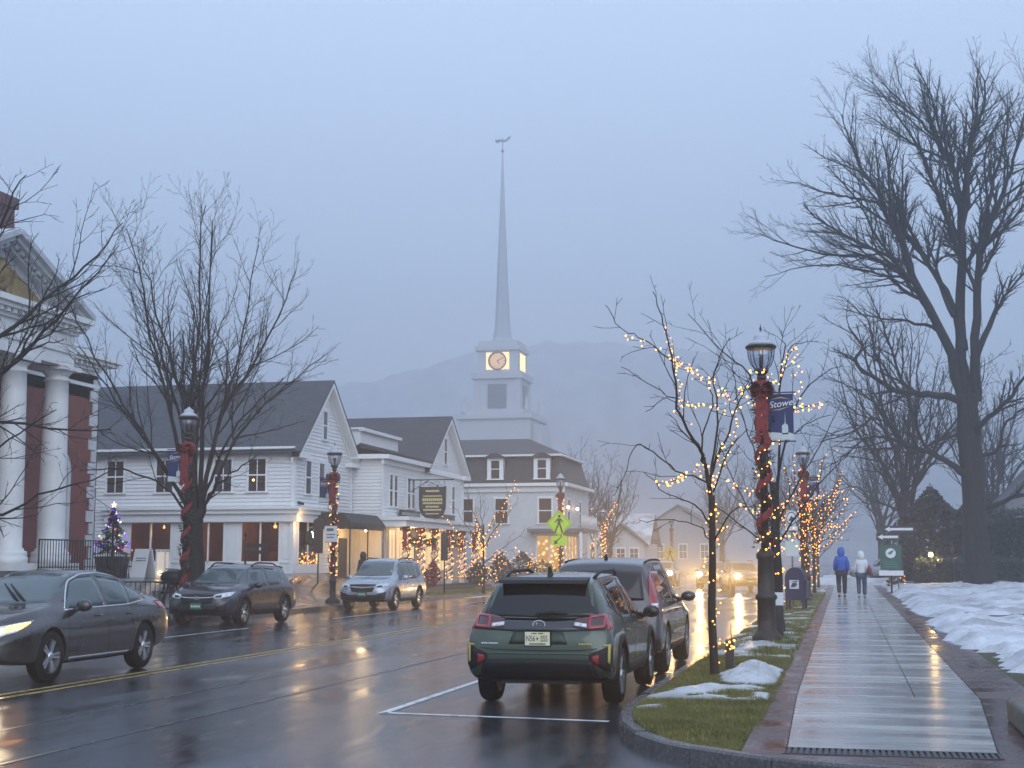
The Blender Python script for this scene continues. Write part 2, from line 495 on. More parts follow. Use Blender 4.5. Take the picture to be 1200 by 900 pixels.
# concrete flags with open joints
g = MB(); y = 11.95
yy = [11.95, 16.35]
while yy[-1] < 100: yy.append(yy[-1] + 1.62)
for i in range(len(yy)-1):
    a, b_ = yy[i]+.006, yy[i+1]-.006
    splits = [(xl, xr_)] if i == 0 else [(xl, lambda y: .70), (lambda y: .71, xr_)]
    for f0, f1 in splits:
        g.poly((f0(a), a, zr(a)), (f1(a), a, zr(a)), (f1(b_), b_, zr(b_)), (f0(b_), b_, zr(b_)))
struct(g.build('sidewalk_flags', CONC))
g = MB()
g.grid(1, 40, lambda u, v: (-.57+1.96*u, 11.6+140*v, zr(11.6+140*v)-.012), False)
struct(g.build('sidewalk_bed', mat('joint_sand', (.05,.05,.05), .6)))
# lawn to the right
def lawn_z(x, y):
    return zr(y) + .16*max(0, min(1, (x-2.0)/5.0)) + .03*noise.noise(Vector((x*.6, y*.3, 3)))*min(1, max(0, x-2.0))
g = MB()
def lw(u, v):
    x = 2.0 + (u**1.6)*60; y = 11.4 + 140*v
    return (x, y, lawn_z(x, y))
g.grid(40, 120, lw)
struct(g.build('lawn', SOIL))
# brick landing in front of the flags and the drain
g = MB()
kk = [p for p in KI if p[0] > -1.0]
for a, b_ in zip(kk, kk[1:]): g.poly((a[0], a[1], .151), (b_[0], b_[1], .151), (b_[0], 11.56 if b_[0] < 1.9 else 11.42, .151), (a[0], 11.56, .151))
struct(g.build('landing', BRICKP))

# left-hand pavement and forecourts, rising to the buildings
def zl(x, y):
    a = .15
    if y < 62:
        t = max(0, min(1, (-19.8 - x)/3.2)); a = .15 + .95*t*t*(3-2*t)
    else:
        t = max(0, min(1, (-19.8 - x)/2.0)); a = .15 + .35*t*t*(3-2*t)
    k = max(0, min(1, (y-60)/4))
    return a
g = MB()
def lf(u, v):
    x = -17.05 - (u**1.5)*45; y = -12 + v*160
    return (x, y, zl(x, y))
g.grid(48, 160, lf)
struct(g.build('pavement_far', CONC_L))

# painted lines
PAINT = mat('paint_white', (.62,.63,.64), .35, var=.25, scale=5, rvar=.15)
YEL = mat('paint_yellow', (.34,.23,.055), .35, var=.6, scale=9, rvar=.15)
def lines(name, segs, m, z=.004):
    q = MB()
    for (x0, y0, x1, y1, w) in segs:
        d = Vector((x1-x0, y1-y0)).normalized(); nx, ny = -d.y*w/2, d.x*w/2
        n = max(1, int(math.hypot(x1-x0, y1-y0)/4))
        for i in range(n):
            a, b_ = i/n, (i+1)/n
            ax, ay, bx, by = x0+(x1-x0)*a, y0+(y1-y0)*a, x0+(x1-x0)*b_, y0+(y1-y0)*b_
            q.poly((ax-nx, ay-ny, z), (bx-nx, by-ny, z), (bx+nx, by+ny, z), (ax+nx, ay+ny, z))
    return struct(q.build(name, m))
lines('road_line_yellow', [(-9.92, -5, -10.12, 95, .11), (-10.18, -5, -10.38, 95, .11)], YEL)
lines('road_marking_white', [(-4.95, 15.02, -4.98, 21.6, .10), (-4.95, 15.1, -2.42, 14.82, .10), (-4.98, 21.6, -2.42, 21.4, .10),
                     (-4.98, 21.7, -4.98, 28.2, .10), (-4.98, 28.2, -2.42, 28.0, .10),
                     (-14.35, 26, -14.35, 33, .09), (-14.35, 39, -14.35, 45, .09), (-14.35, 52, -14.35, 60, .09)], PAINT)
SEAL = wet_mat('asphalt_seam', (.05,.052,.056), (.03,.032,.036), .12, .4, 2.0, (1,.3,1), bump=.05)
lines('asphalt_seam', [(-6.76, -4, -6.72, 60, .07), (-12.9, 5, -12.9, 60, .05), (-8.2, -3, -8.0, 24, .035)], SEAL, .0035)
# cross walk further down
lines('crossing_marking', [(-16.4+i*1.1, 62, -16.4+i*1.1, 65, .45) for i in range(12)], PAINT)

# trench drain across the pavement
dr = thing('trench_drain', 'dark slotted metal drain grate across the near end of the sidewalk', 'drain', (.31, 11.75, .0))
g = MB()
for i in range(34):
    x = -.80 + i*.0485
    g.box(x, -.17, .148, x+.030, .17, .157)
g.box(-.83, -.19, .12, .80, -.17, .158); g.box(-.83, .17, .12, .80, .19, .158)
g.build('grate', mat('grate_iron', (.045,.047,.055), .4, metal=.5), dr)
g = MB(); g.box(-.83, -.17, .10, .80, .17, .14)
g.build('channel', BLACK, dr)
# ------------------------------------------------------------- buildings
def clap(mb, o, u, n, z0, z1, rng, e=.165, lip=.034):
    """lapped boards on a wall plane: o origin (x,y), u along, n outward; rng(z)->(s0,s1)"""
    z = z0
    while z < z1 - 1e-4:
        zz = min(z+e, z1)
        a0, a1 = rng(z); b0, b1 = rng(zz)
        if a1 - a0 > .02:
            P = lambda s, zc, d: (o[0]+u[0]*s+n[0]*d, o[1]+u[1]*s+n[1]*d, zc)
            mb.poly(P(a0, z, lip), P(a1, z, lip), P(b1, zz, 0), P(b0, zz, 0))
            mb.poly(P(a0, z, 0), P(a1, z, 0), P(a1, z, lip), P(a0, z, lip))
        z = zz

def wbox(mb, o, u, n, s0, s1, d0, d1, z0, z1):
    """box on a wall plane: along s, outward d, height z"""
    pts = []
    for z in (z0, z1):
        for s, d in ((s0,d0),(s1,d0),(s1,d1),(s0,d1)):
            pts.append((o[0]+u[0]*s+n[0]*d, o[1]+u[1]*s+n[1]*d, z))
    b = mb.add(pts)
    for q in ((0,3,2,1),(4,5,6,7),(0,1,5,4),(1,2,6,5),(2,3,7,6),(3,0,4,7)):
        mb.face([b+i for i in q], False)

def window(par, o, u, n, s, z, w, h, cols=2, rows=2, glass=None, casing=.11, sill=True, muntin=.045, shutters=None, name='window', label=None, head=.14):
    """casing, sash bars and sill in one mesh, the glass its child; s = centre"""
    f = MB()
    a, b = s-w/2, s+w/2
    wbox(f, o, u, n, a-casing, a, .022, .062, z-.02, z+h)
    wbox(f, o, u, n, b, b+casing, .022, .062, z-.02, z+h)
    wbox(f, o, u, n, a-casing-.02, b+casing+.02, .022, .085, z+h, z+h+head)
    if sill: wbox(f, o, u, n, a-casing-.05, b+casing+.05, .022, .11, z-.09, z-.02)
    for i in range(1, cols):
        x = a + w*i/cols; wbox(f, o, u, n, x-muntin/2, x+muntin/2, .03, .048, z, z+h)
    for i in range(1, rows):
        zz = z + h*i/rows; m2 = muntin*(1.5 if i*2 == rows else 1)
        wbox(f, o, u, n, a, b, .03, .052, zz-m2/2, zz+m2/2)
    fo = f.build(name, TRIM, par)
    if label: fo['label'] = label
    q = MB(); wbox(q, o, u, n, a, b, .0, .034, z-.02, z+h)
    q.build('pane', glass or GLASS, fo)
    if shutters:
        for x0, x1 in ((a-casing-w*.48, a-casing-.01), (b+casing+.01, b+casing+w*.48)):
            k = MB(); wbox(k, o, u, n, x0, x1, .022, .05, z-.04, z+h+.05)
            for i in range(int(h/.09)): wbox(k, o, u, n, x0+.05, x1-.05, .05, .062, z+.02+i*.09, z+.07+i*.09)
            k.build('shutter', shutters, fo)
    return fo

def roof_slab(mb, a, b, c, d, t=.16):
    """slab: top quad a,b,c,d with thickness t straight down"""
    p = [Vector(x) for x in (a,b,c,d)]
    i = mb.add(p + [x - Vector((0,0,t)) for x in p])
    for q in ((0,1,2,3),(7,6,5,4),(0,4,5,1),(1,5,6,2),(2,6,7,3),(3,7,4,0)):
        mb.face([i+k for k in q], False)

def LT(name, par, loc, energy, col=WARM, rad=.12):
    l = bpy.data.lights.new(name, 'POINT'); l.energy = energy; l.color = col; l.shadow_soft_size = rad
    o = bpy.data.objects.new(name, l); COL.objects.link(o); o.location = loc
    if par is not None: o.parent = par
    return o

EX, EY = (1,0), (0,1)
SOUTH, EAST, NORTH, WEST = (0,-1), (1,0), (0,1), (-1,0)

# ---- columned brick building at the left edge
BRK = brick_mat('bank_brick', (.27,.062,.044), (.22,.052,.040), (.26,.13,.11), 4.2, swap='yz', ms=.008)
STONE = mat('pale_stone', (.62,.63,.64), .55, var=.12, scale=3)
bank = thing('columned_building', 'red brick building with a white columned portico and carved pediment', 'building', (-26.9, 40, .95))
def rel(root, x, y, z): return (x-root.location.x, y-root.location.y, z-root.location.z)
bx, by, bz = bank.location
W0, W1 = -9.0, 7.6                       # local y extent of the main block, front wall at local x=0
g = MB(); g.box(-14, W0, -.4, 0, W1, 7.5); g.build('wall', BRK, bank)
g = MB()                                 # quoins at the corner
for i in range(17):
    l = .55 if i % 2 else .34
    g.box(-l, W1-.01, -.1+i*.44, .05, W1+.05, .30+i*.44)
    g.box(.0, W1-l, -.1+i*.44, .05, W1+.05, .30+i*.44)
g.build('quoin', STONE, bank)
# entablature round the block and over the columns
PX = 2.0                                 # portico column line, local x
def molding(mb, x0, y0, x1, y1, z, ey=0):
    mb.box(x0, y0, z, x1, y1, z+.42)
    mb.box(x0-.06, y0-.06, z+.42, x1+.06, y1+.06, z+.55)
    mb.box(x0, y0, z+.55, x1, y1, z+1.05)
    mb.box(x0-.1, y0-.1, z+1.05, x1+.1, y1+.1, z+1.16)
    mb.box(x0-.34, y0-.34, z+1.30, x1+.34, y1+.34+ey, z+1.44)
    mb.box(x0-.46, y0-.46, z+1.44, x1+.46, y1+.46+ey, z+1.62)
    k = int((y1-y0+.3)/.34)
    for i in range(k):
        yy_ = y0-.12 + (y1-y0+.24)*i/(k-1)
        mb.box(x1, yy_-.08, z+1.16, x1+.26, yy_+.08, z+1.30)
    k = int((x1-x0)/.34)
    for i in range(k):
        xx = x0 + (x1-x0)*i/(k-1)
        mb.box(xx-.08, y1, z+1.16, xx+.08, y1+.26, z+1.30)
        mb.box(xx-.08, y0-.26, z+1.16, xx+.08, y0, z+1.30)
g = MB()
molding(g, -14, W0, 0, W1, 6.6, .6)
P0_, P1_ = -6.35, 1.75
molding(g, -.3, P0_, PX+.42, P1_, 6.98)
g.build('entablature', WHITE, bank)
# pediment
g = MB()
zc = 8.6; hw = (P1_-P0_)/2+.46; cyp = (P0_+P1_)/2; hp = 1.96
g.prism([(cyp-hw+.7, zc), (cyp+hw-.7, zc), (cyp, zc+hp-.42)], -.5, PX+.2, 'x')
for s_ in (-1, 1):
    a = Vector((0, cyp+s_*hw, zc)); b_ = Vector((0, cyp, zc+hp)); 
    d = (b_-a); nrm = Vector((0, -d.z, d.y)).normalized() * (1 if s_ < 0 else -1)
    if nrm.z < 0: nrm = -nrm
    for x1, lo, hi in ((PX+.88, -.02, .16), (PX+.72, -.17, -.02), (PX+.46, -.36, -.29)):
        q = [a+nrm*lo, b_+nrm*lo, b_+nrm*hi, a+nrm*hi]
        g.prism([(p.y, p.z) for p in q], -2.5, x1, 'x')
    for i in range(13):
        t = .06 + i*.072; c = a + d*t - nrm*.23
        g.obox((PX+.34, c.y, c.z), (.5, .16, .13), Matrix.Rotation(math.atan2(d.z, d.y), 3, 'X'))
g.build('pediment', mat('pediment_paint', (.50,.52,.55), .55, var=.2, scale=2), bank)
g = MB()                                 # gilded carving in the tympanum
rr = random.Random(3)
for s_ in (-1, 1):
    for k in range(9):
        a0 = .15 + k*.12
        q = [(cyp+s_*(.15+k*.26), zc+.08), (cyp+s_*(.30+k*.26), zc+1.05-.11*k), (cyp+s_*(.52+k*.26), zc+.9-.105*k), (cyp+s_*(.5+k*.26), zc+.08)]
        g.prism(q, PX+.15, PX+.30+.05*rr.random(), 'x')
g.lathe([(0,-.01),(.42,.0),(.5,.08),(.35,.2),(0,.22)], (PX+.2, cyp, zc+.75), 14, 'x')
o = g.build('carving', mat('gilt', (.30,.20,.07), .45, metal=.3, var=.3, scale=8), bank)
# columns
for yy_ in (-6.0, -3.5, -1.0, 1.45):
    g = MB()
    r0, r1, zt = .44, .37, 6.98
    prof = [(.62,.62),(.62,.80),(.58,.82),(.60,.9),(.58,.98),(.50,1.0),(.50,1.06),(r0,1.1)]
    prof += [(r0-(r0-r1)*(t/8)**1.5, 1.1+(zt-.5-1.1)*t/8) for t in range(1, 9)]
    prof += [(r1+.05,zt-.48),(r1+.05,zt-.42),(r1,zt-.4),(r1,zt-.3),(r1+.12,zt-.18),(r1+.16,zt-.14)]
    g.lathe(prof, (PX, yy_, 0), 24)
    g.box(PX-.56, yy_-.56, zt-.14, PX+.56, yy_+.56, zt)
    g.box(PX-.68, yy_-.68, .40, PX+.68, yy_+.68, .62)
    g.build('column', WHITE, bank)
g = MB()
g.box(-.1, P0_-1, -.4, PX+.9, P1_+.1, .40)
for i in range(3): g.box(PX+.9, P0_, -.4, PX+1.25+.32*i, P1_-1.5, .27-.13*i)
g.build('porch_floor', mat('porch_stone', (.10,.10,.11), .35, var=.3, scale=3), bank)
# arched windows
def arch_window(par, yc, z0, w, h):
    f = MB()
    k = 14; ro, ri = w/2+.22, w/2
    for i in range(k):
        a0, a1 = math.pi*i/k, math.pi*(i+1)/k
        q = [(yc+ri*math.cos(a0), z0+h+ri*math.sin(a0)), (yc+ro*math.cos(a0), z0+h+ro*math.sin(a0)), (yc+ro*math.cos(a1), z0+h+ro*math.sin(a1)), (yc+ri*math.cos(a1), z0+h+ri*math.sin(a1))]
        f.prism(q, .0, .10, 'x')
    for s_ in (-1, 1): f.box(0, yc+s_*(ri+.0), z0, .10, yc+s_*ro, z0+h)
    f.box(0, yc-ro-.1, z0-.16, .16, yc+ro+.1, z0)
    for i in (-1, 1): f.box(.02, yc+i*w/6-.03, z0, .055, yc+i*w/6+.03, z0+h+ri*.8)
    for i in range(1, 4): f.box(.02, yc-ri, z0+h*i/3-.03, .055, yc+ri, z0+h*i/3+.03)
    f.box(.0, yc-ri, z0+h*.34, .06, yc+ri, z0+h*.55)
    fo = f.build('window', STONE, par)
    q = MB()
    q.prism([(yc-ri, z0), (yc+ri, z0)] + [(yc+ri*math.cos(math.pi*i/10), z0+h+ri*math.sin(math.pi*i/10)) for i in range(11)], .0, .028, 'x')
    q.build('pane', GLASS, fo)
arch_window(bank, 4.9, .9, 1.35, 2.9)
arch_window(bank, .9, .9, 1.35, 2.9)
arch_window(bank, -3.2, .9, 1.35, 2.9)
g = MB()
a = (cyp, zc+hp+.05)
roof_slab(g, (-14, cyp, zc+hp+.0), (PX+.8, cyp, zc+hp+.17), (PX+.8, cyp+hw+.05, zc+.17), (-14, cyp+hw+.05, zc), .1)
roof_slab(g, (PX+.8, cyp, zc+hp+.17), (-14, cyp, zc+hp), (-14, cyp-hw-.05, zc), (PX+.8, cyp-hw-.05, zc+.17), .1)
rf = g.build('roof', SLATE, bank)
g = MB(); g.box(-3.3, 3.9, 7.5, -2.2, 5.15, 13.6); g.box(-3.4, 3.8, 13.4, -2.1, 5.25, 13.8)
g.build('chimney', mat('chimney_brick', (.12,.055,.05), .8, var=.3, scale=6), rf)
# iron hand rail on the porch
g = MB()
ry = [(3.1, 1.85), (4.1, 1.85), (5.6, 1.25)]
def railing(mb, pts, h, step=.16, r=.016):
    for i in range(len(pts)-1):
        a, b_ = Vector(pts[i]), Vector(pts[i+1])
        mb.tube([a+Vector((0,0,h)), b_+Vector((0,0,h))], r*1.5, 5)
        mb.tube([a+Vector((0,0,.1)), b_+Vector((0,0,.1))], r, 4)
        n = max(1, int((b_-a).length/step))
        for k in range(n+1):
            p = a+(b_-a)*(k/n); mb.tube([p, p+Vector((0,0,h))], r if k % n else r*1.8, 4)
railing(g, [(PX+.85, -.6, .4), (PX+.85, 3.6, .4), (PX+.85, 5.4, -.3)], .95)
railing(g, [(PX+.4, 5.6, -.1), (PX+.4, 7.6, -.1)], .6)
g.build('hand_rail', BLACK, bank)

# ---- white clapboard inn with the long roof (south wall towards the camera, gable to the street)
inn = thing('clapboard_inn', 'long white clapboard building with grey slate roof and brown lit shop windows', 'building', (-23.19, 58, 1.1))
IW, ID = 16.0, 7.3                    # local: x from -IW to 0, y from 0 to ID
ze, zrg = 5.5, 8.72
zs = 2.78                             # storefront head
g = MB()
clap(g, (-IW, 0), EX, SOUTH, zs, ze, lambda z: (0, IW))
clap(g, (0, 0), EY, EAST, zs, ze, lambda z: (0, ID))
clap(g, (0, 0), EY, EAST, ze, zrg-.1, lambda z: (ID/2*(z-ze)/(zrg-ze), ID-ID/2*(z-ze)/(zrg-ze)))
clap(g, (0, 0), EY, EAST, 0, zs, lambda z: (3.2, ID))
clap(g, (-IW, 0), EX, SOUTH, -.6, zs, lambda z: (0, 7.4))
g.box(-IW, .02, -.6, -.02, ID, -.02)
g.box(-IW, ID-.1, 0, -.02, ID, ze)
g.build('wall', SIDING, inn)
g = MB()
ov = .42
for sy, e in ((-1, 0), (1, ID)):
    roof_slab(g, (-IW, ID/2, zrg+.12), (ov, ID/2, zrg+.12), (ov, e+sy*ov, ze-.25), (-IW, e+sy*ov, ze-.25), .10)
g.build('roof', SLATE, inn)
g = MB()
g.box(-IW, -.30, ze-.32, 0, .0, ze-.12); g.box(-IW, -.38, ze-.12, .1, -.0, ze-.02)
g.box(-.12, -.10, 0, .03, .0, ze-.1); g.box(.0, -.12, .1, .05, .16, ze); g.box(0, ID-.16, .1, .05, ID+.05, ze)
for sy, e in ((-1, 0), (1, ID)):       # rake boards and returns
    a = Vector((0, e+sy*ov, ze-.27)); b_ = Vector((0, ID/2, zrg+.02)); d = Vector((0,0,-.24))
    g.prism([(p.y, p.z) for p in (a, b_, b_+d, a+d)], .0, ov-.02, 'x')
    g.prism([(p.y, p.z) for p in (a, b_, b_+d*1.9, a+d*1.9)], .0, .06, 'x')
    g.box(.0, e+sy*ov if sy<0 else e-.9, ze-.5, ov-.04, e+.9 if sy<0 else e+sy*ov, ze-.3)
g.box(-9.0, -.36, zs-.20, .36, .02, zs-.02); g.box(-8.9, -.24, zs-.55, .24, .0, zs-.20); g.box(-9.1, -.46, zs-.02, .46, .03, zs+.10)
g.box(.0, 0, zs-.55, .24, 3.6, zs-.20); g.box(.0, .02, zs-.20, .36, 3.6, zs-.02); g.box(.0, .03, zs-.02, .46, 3.6, zs+.10)
g.build('trim', TRIM, inn)
# shop front: openings in local x, lit brown rooms behind
ops = [(-7.75, -5.72), (-4.75, -3.2), (-2.45, -.62)]
g = MB(); edge = [-8.75] + [v for p in ops for v in p] + [0]
for i in range(0, len(edge), 2):
    g.box(edge[i], -.02, 0, edge[i+1], .14, zs-.5)
    w_ = edge[i+1]-edge[i]
    if w_ > .5: g.box(edge[i]+.12, -.05, .62, edge[i+1]-.12, -.02, zs-.72)
    g.box(edge[i]+.01, -.06, .45, edge[i+1]-.01, -.02, .52)
for a, b_ in ops: g.box(a, -.05, 0, b_, .14, .44)
g.box(.0, .0, 0, .0 + .02, .45, zs-.5); g.box(-.1, 2.8, 0, .02, 3.3, zs-.5); g.box(-.1, .45, 0, .02, 2.8, .40)
g.build('shop_front', WHITE, inn)
WALLB = mat('brown_interior', (.25,.14,.075), .7, var=.5, scale=1.5)
g = MB()
g.poly((-8.7, 4.0, 0), (-.15, 4.0, 0), (-.15, 4.0, zs), (-8.7, 4.0, zs)); g.poly((-8.7, .15, 0), (-.15, .15, 0), (-.15, 4, 0), (-8.7, 4, 0))
g.poly((-8.7, .15, zs-.1), (-.15, .15, zs-.1), (-.15, 4, zs-.1), (-8.7, 4, zs-.1)); g.poly((-8.7, .15, 0), (-8.7, 4, 0), (-8.7, 4, zs), (-8.7, .15, zs))
for x in (-5.2, -2.85): g.box(x-.05, .3, 0, x+.05, 4, zs)
for x in (-7.3, -6.6, -4.2, -1.9, -1.2): g.box(x-.25, 2.4, 0, x+.25, 2.9, .95)
g.box(-8, 3.8, .9, -6, 3.95, 2.0); g.box(-4.4, 3.8, 1.0, -3.6, 3.95, 1.9)
g.build('interior', WALLB, inn)
TINT = bpy.data.materials.new('shop_glass'); TINT.use_nodes = True
nt = TINT.node_tree; nt.nodes.remove(nt.nodes['Principled BSDF'])
t1 = nt.nodes.new('ShaderNodeBsdfTransparent'); t1.inputs[0].default_value = (.55,.5,.48,1)
t2 = nt.nodes.new('ShaderNodeBsdfGlossy'); t2.inputs['Roughness'].default_value = .02; t2.inputs[0].default_value = (.9,.9,.95,1)
tm = nt.nodes.new('ShaderNodeMixShader'); tf = nt.nodes.new('ShaderNodeFresnel'); tf.inputs[0].default_value = 1.5
nt.links.new(tf.outputs[0], tm.inputs[0]); nt.links.new(t1.outputs[0], tm.inputs[1]); nt.links.new(t2.outputs[0], tm.inputs[2]); nt.links.new(tm.outputs[0], nt.nodes['Material Output'].inputs[0])
for a, b_ in ops:
    f = MB()
    m_ = (a+b_)/2
    for x0, x1 in ((a, a+.06), (b_-.06, b_), (m_-.035, m_+.035)): f.box(x0, -.03, .44, x1, .05, zs-.5)
    f.box(a+.06, -.03, .44, b_-.06, .05, .52); f.box(a+.06, -.03, zs-.58, b_-.06, .05, zs-.5)
    fo = f.build('window', TRIM, inn)
    q = MB(); q.box(a+.06, .0, .52, b_-.06, .008, zs-.58); q.build('pane', TINT, fo)
fo_ = MB(); fo_.box(-.02, .45, .40, .05, .52, zs-.5); fo_.box(-.02, 2.73, .4, .05, 2.8, zs-.5); fo_.box(-.02, 1.6, .4, .05, 1.66, zs-.5)
fo = fo_.build('window', TRIM, inn)
q = MB(); q.box(0, .52, .4, .008, 2.73, zs-.5); q.build('pane', TINT, fo)
CAND = emis('lamp_glow', (1.0, .50, .13), 9.0)
g = MB()
for i in range(6):
    a = i*math.pi/3
    g.ball((-6.2+.42*math.cos(a), 1.0+.42*math.sin(a), 2.02), .05, 6)
    g.ball((-6.2+.42*math.cos(a), 1.0+.42*math.sin(a), 2.10), .03, 5)
ch_ = g.build('chandelier', CAND, inn)
for x, y in ((-3.75, 1.2), (-1.35, 1.2)):
    g = MB(); g.ball((x, y, 2.05), .085, 8); g.tube([(x,y,2.1),(x,y,2.65)], .012, 4); g.build('pendant_lamp', CAND, inn)
LT('chandelier_light', inn, (-6.2, 1.0, 1.8), 140); LT('pendant_light', inn, (-3.7, 1.2, 1.8), 120); LT('pendant_light', inn, (-1.3, 1.2, 1.8), 100)
for s, lit in ((-8.53, 0), (-6.13, 0), (-3.33, 0), (-1.73, 1)):
    window(inn, (0,0), EX, SOUTH, s, 3.58, .78, 1.38, 2, 2, GLASSB if s != -3.33 else GLASS)
g = MB(); g.ball((-1.9, -.045, 4.05), .055, 6); g.build('lit_lamp', CAND, inn)
g = MB(); g.ball((-6.3, -.045, 4.7), .03, 6); g.build('lit_lamp', CAND, inn)
for s in (1.55, 3.2): window(inn, (0,0), EY, EAST, s, 3.52, .62, 1.42, 1, 2)
window(inn, (0,0), EY, EAST, 3.55, 6.1, .5, 1.25, 1, 2)
g = MB(); wbox(g, (0,0), EY, EAST, .35, .5, .03, .10, 3.0, 3.12); g.ball((.16, .40, 3.02), .07, 6); g.ball((.16, .62, 3.02), .07, 6)
g.build('flood_lamp', BLACK, inn)
sp = LT('flood_light', inn, (.55, -.25, 2.15), 34, (1,.62,.25), .1)
# wreath + lights in the corner shop window
g = MB()
for i in range(20):
    a = i*math.pi/10; g.ball((.06, 1.7+.25*math.cos(a), 1.55+.25*math.sin(a)), .085, 5)
g.build('wreath', GREENERY, inn)
g = MB(); rr = random.Random(5)
for i in range(46): g.ball((.07+rr.random()*.05, .5+rr.random()*2.3, .42+abs(rr.gauss(0,.2))), .022, 5)
g.build('window_lights', BULB, inn)

# ---- lit entrance under the black awning, between the two white fronts
porch = thing('entrance_porch', 'warmly lit cream entrance bay under a black awning with thin posts', 'porch', (-22.4, 62.2, .55))
CREAM = mat('cream_wall', (.66,.58,.46), .6, var=.06, scale=2)
g = MB()
g.box(-.75, 3.06, 0, .8, 3.14, 2.9)
for i in range(7): g.box(-.75+.2*i, 3.03, 0, -.73+.2*i, 3.06, 2.9)
g.box(-.75, .8, 0, -.70, 3.06, 2.9)
g.build('wall', CREAM, porch)
g = MB(); g.box(-.78, 1.2, 0, -.66, 2.3, 2.15); dd = g.build('door', DARKW, porch)
g = MB(); g.ball((-.62, 2.15, 1.0), .04, 6); g.build('handle', mat('brass', (.4,.28,.1), .35, metal=1), dd)
AWN = mat('awning_black', (.015,.015,.017), .65)
g = MB()
ay0, ay1, ax0, ax1 = -1.9, 2.95, -.55, .95
g.prism([(ax0, 2.62), (ax1+.05, 2.62), (ax1+.05, 2.78), (ax1-.35, 3.24), (ax0, 3.24)], ay0, ay1, 'y')
for i in range(14): g.box(ax1+.05, ay0+i*.325, 2.50, ax1+.062, ay0+.3+i*.325, 2.62)
for i in range(7): g.box(ax0+i*.33, ay0-.012, 2.50, ax0+.3+i*.33, ay0, 2.62)
g.build('awning', AWN, porch)
for y in (ay0+.05, .6, ay1-.1):
    g = MB(); g.tube([(ax1, y, -.3), (ax1, y, 2.62)], .03, 6); g.build('post', BLACK, porch)
g = MB()
for i in range(4): g.box(-.7, -1.2, -.55+.0, 1.9+.3*(3-i), 2.9, -.42+.14*i)
g.build('steps', mat('steps_dark', (.05,.05,.055), .3, var=.3, scale=4), porch)
g = MB(); railing(g, [(1.1, -1.1, .02), (2.3, -1.1, -.45)], .9, .6); railing(g, [(1.1, 2.6, .02), (2.3, 2.6, -.45)], .9, .6); g.build('hand_rail', BLACK, porch)
LT('porch_light', porch, (.5, 1.2, 2.3), 110, (1,.66,.32), .15)
g = MB(); g.ball((.5, 1.6, 2.5), .07, 6); g.build('ceiling_lamp', emis('soft_lamp', (1,.75,.45), 6), porch)

# ---- white shop: wing with paired windows and the steep gable beyond it
shop = thing('gabled_shop', 'white shop with steep grey gable, paired upper windows and garlanded porch', 'building', (-21.66, 65.5, .45))
SW, SD, G0 = 14.0, 14.9, 7.2         # wing 0..G0 then gable G0..SD along y
ze, zrg, zs = 6.35, 9.15, 3.25
gd = SD-G0
g = MB()
clap(g, (0,0), EY, EAST, zs, ze, lambda z: (0, SD))
clap(g, (0,0), EY, EAST, ze, zrg-.1, lambda z: (G0+gd/2*(z-ze)/(zrg-ze), SD-gd/2*(z-ze)/(zrg-ze)))
clap(g, (-SW,0), EX, SOUTH, 0, ze, lambda z: (0, SW))
g.box(-SW, SD-.1, 0, -.02, SD, ze)
g.box(-SW, .1, ze-.2, -.1, G0+.2, ze-.1)
g.build('wall', SIDING, shop)
g = MB()
for sy, e in ((-1, G0), (1, SD)):
    roof_slab(g, (-SW, G0+gd/2, zrg+.1), (ov, G0+gd/2, zrg+.1), (ov, e+sy*.4, ze-.22), (-SW, e+sy*.4, ze-.22), .12)
roof_slab(g, (-4.2, -.3, ze+.95), (.45, -.3, ze+.10), (.45, G0-.2, ze+.10), (-4.2, G0-.2, ze+.95), .1)
g.build('roof', SHINGLE, shop)
g = MB()                               # low white clerestory box on the wing roof
g.prism([(-5.5, ze+.3), (-1.6, ze+.3), (-1.15, ze+.55), (-1.15, ze+1.15), (-5.5, ze+1.25)], .0, G0-1.2, 'y')
g.box(-1.2, -.1, ze+1.12, -.95, G0-1.1, ze+1.28); g.box(-5.5, -.12, ze+1.2, -1.0, .0, ze+1.3)
g.build('clerestory', SIDING, shop)
g = MB()
g.box(-.0, -.32, ze-.26, .42, G0, ze-.05); g.box(0, -.2, ze-.5, .12, SD, ze-.3); g.box(-3, -.4, ze-.26, .0, -.02, ze-.05)
g.box(0,-.1,0,.05,.18,ze); g.box(0,SD-.18,0,.05,SD+.04,ze); g.box(0,G0-.1,zs,.05,G0+.1,ze)
g.box(-SW,-.06,zs-.1,0,0,zs+.1)
for sy, e in ((-1, G0), (1, SD)):
    a = Vector((0, e+sy*.4, ze-.24)); b_ = Vector((0, G0+gd/2, zrg)); d = Vector((0,0,-.26))
    g.prism([(p.y, p.z) for p in (a, b_, b_+d, a+d)], .0, ov-.02, 'x')
    g.box(0, e-.5 if sy > 0 else e-.4, ze-.5, ov-.05, e+.4 if sy>0 else e+.5, ze-.26)
g.box(0, -.1, zs-.42, 1.25, SD+.1, zs-.12); g.box(0, -.2, zs-.12, 1.4, SD+.2, zs+.06)     # porch cornice
g.build('trim', TRIM, shop)
for s in (1.25, 2.0): window(shop, (0,0), EY, EAST, s, 3.88, .46, 1.5, 1, 2, casing=.09)
for s in (4.2, 4.95): window(shop, (0,0), EY, EAST, s, 3.88, .46, 1.5, 1, 2, casing=.09)
for s in (G0+2.2, G0+gd-2.2): window(shop, (0,0), EY, EAST, s, 3.85, .6, 1.5, 1, 2)
window(shop, (0,0), EY, EAST, G0+gd/2, 6.55, .55, 1.4, 1, 2)
g = MB(); g.box(-.12, .2, 0, -.02, SD-.1, zs-.1)
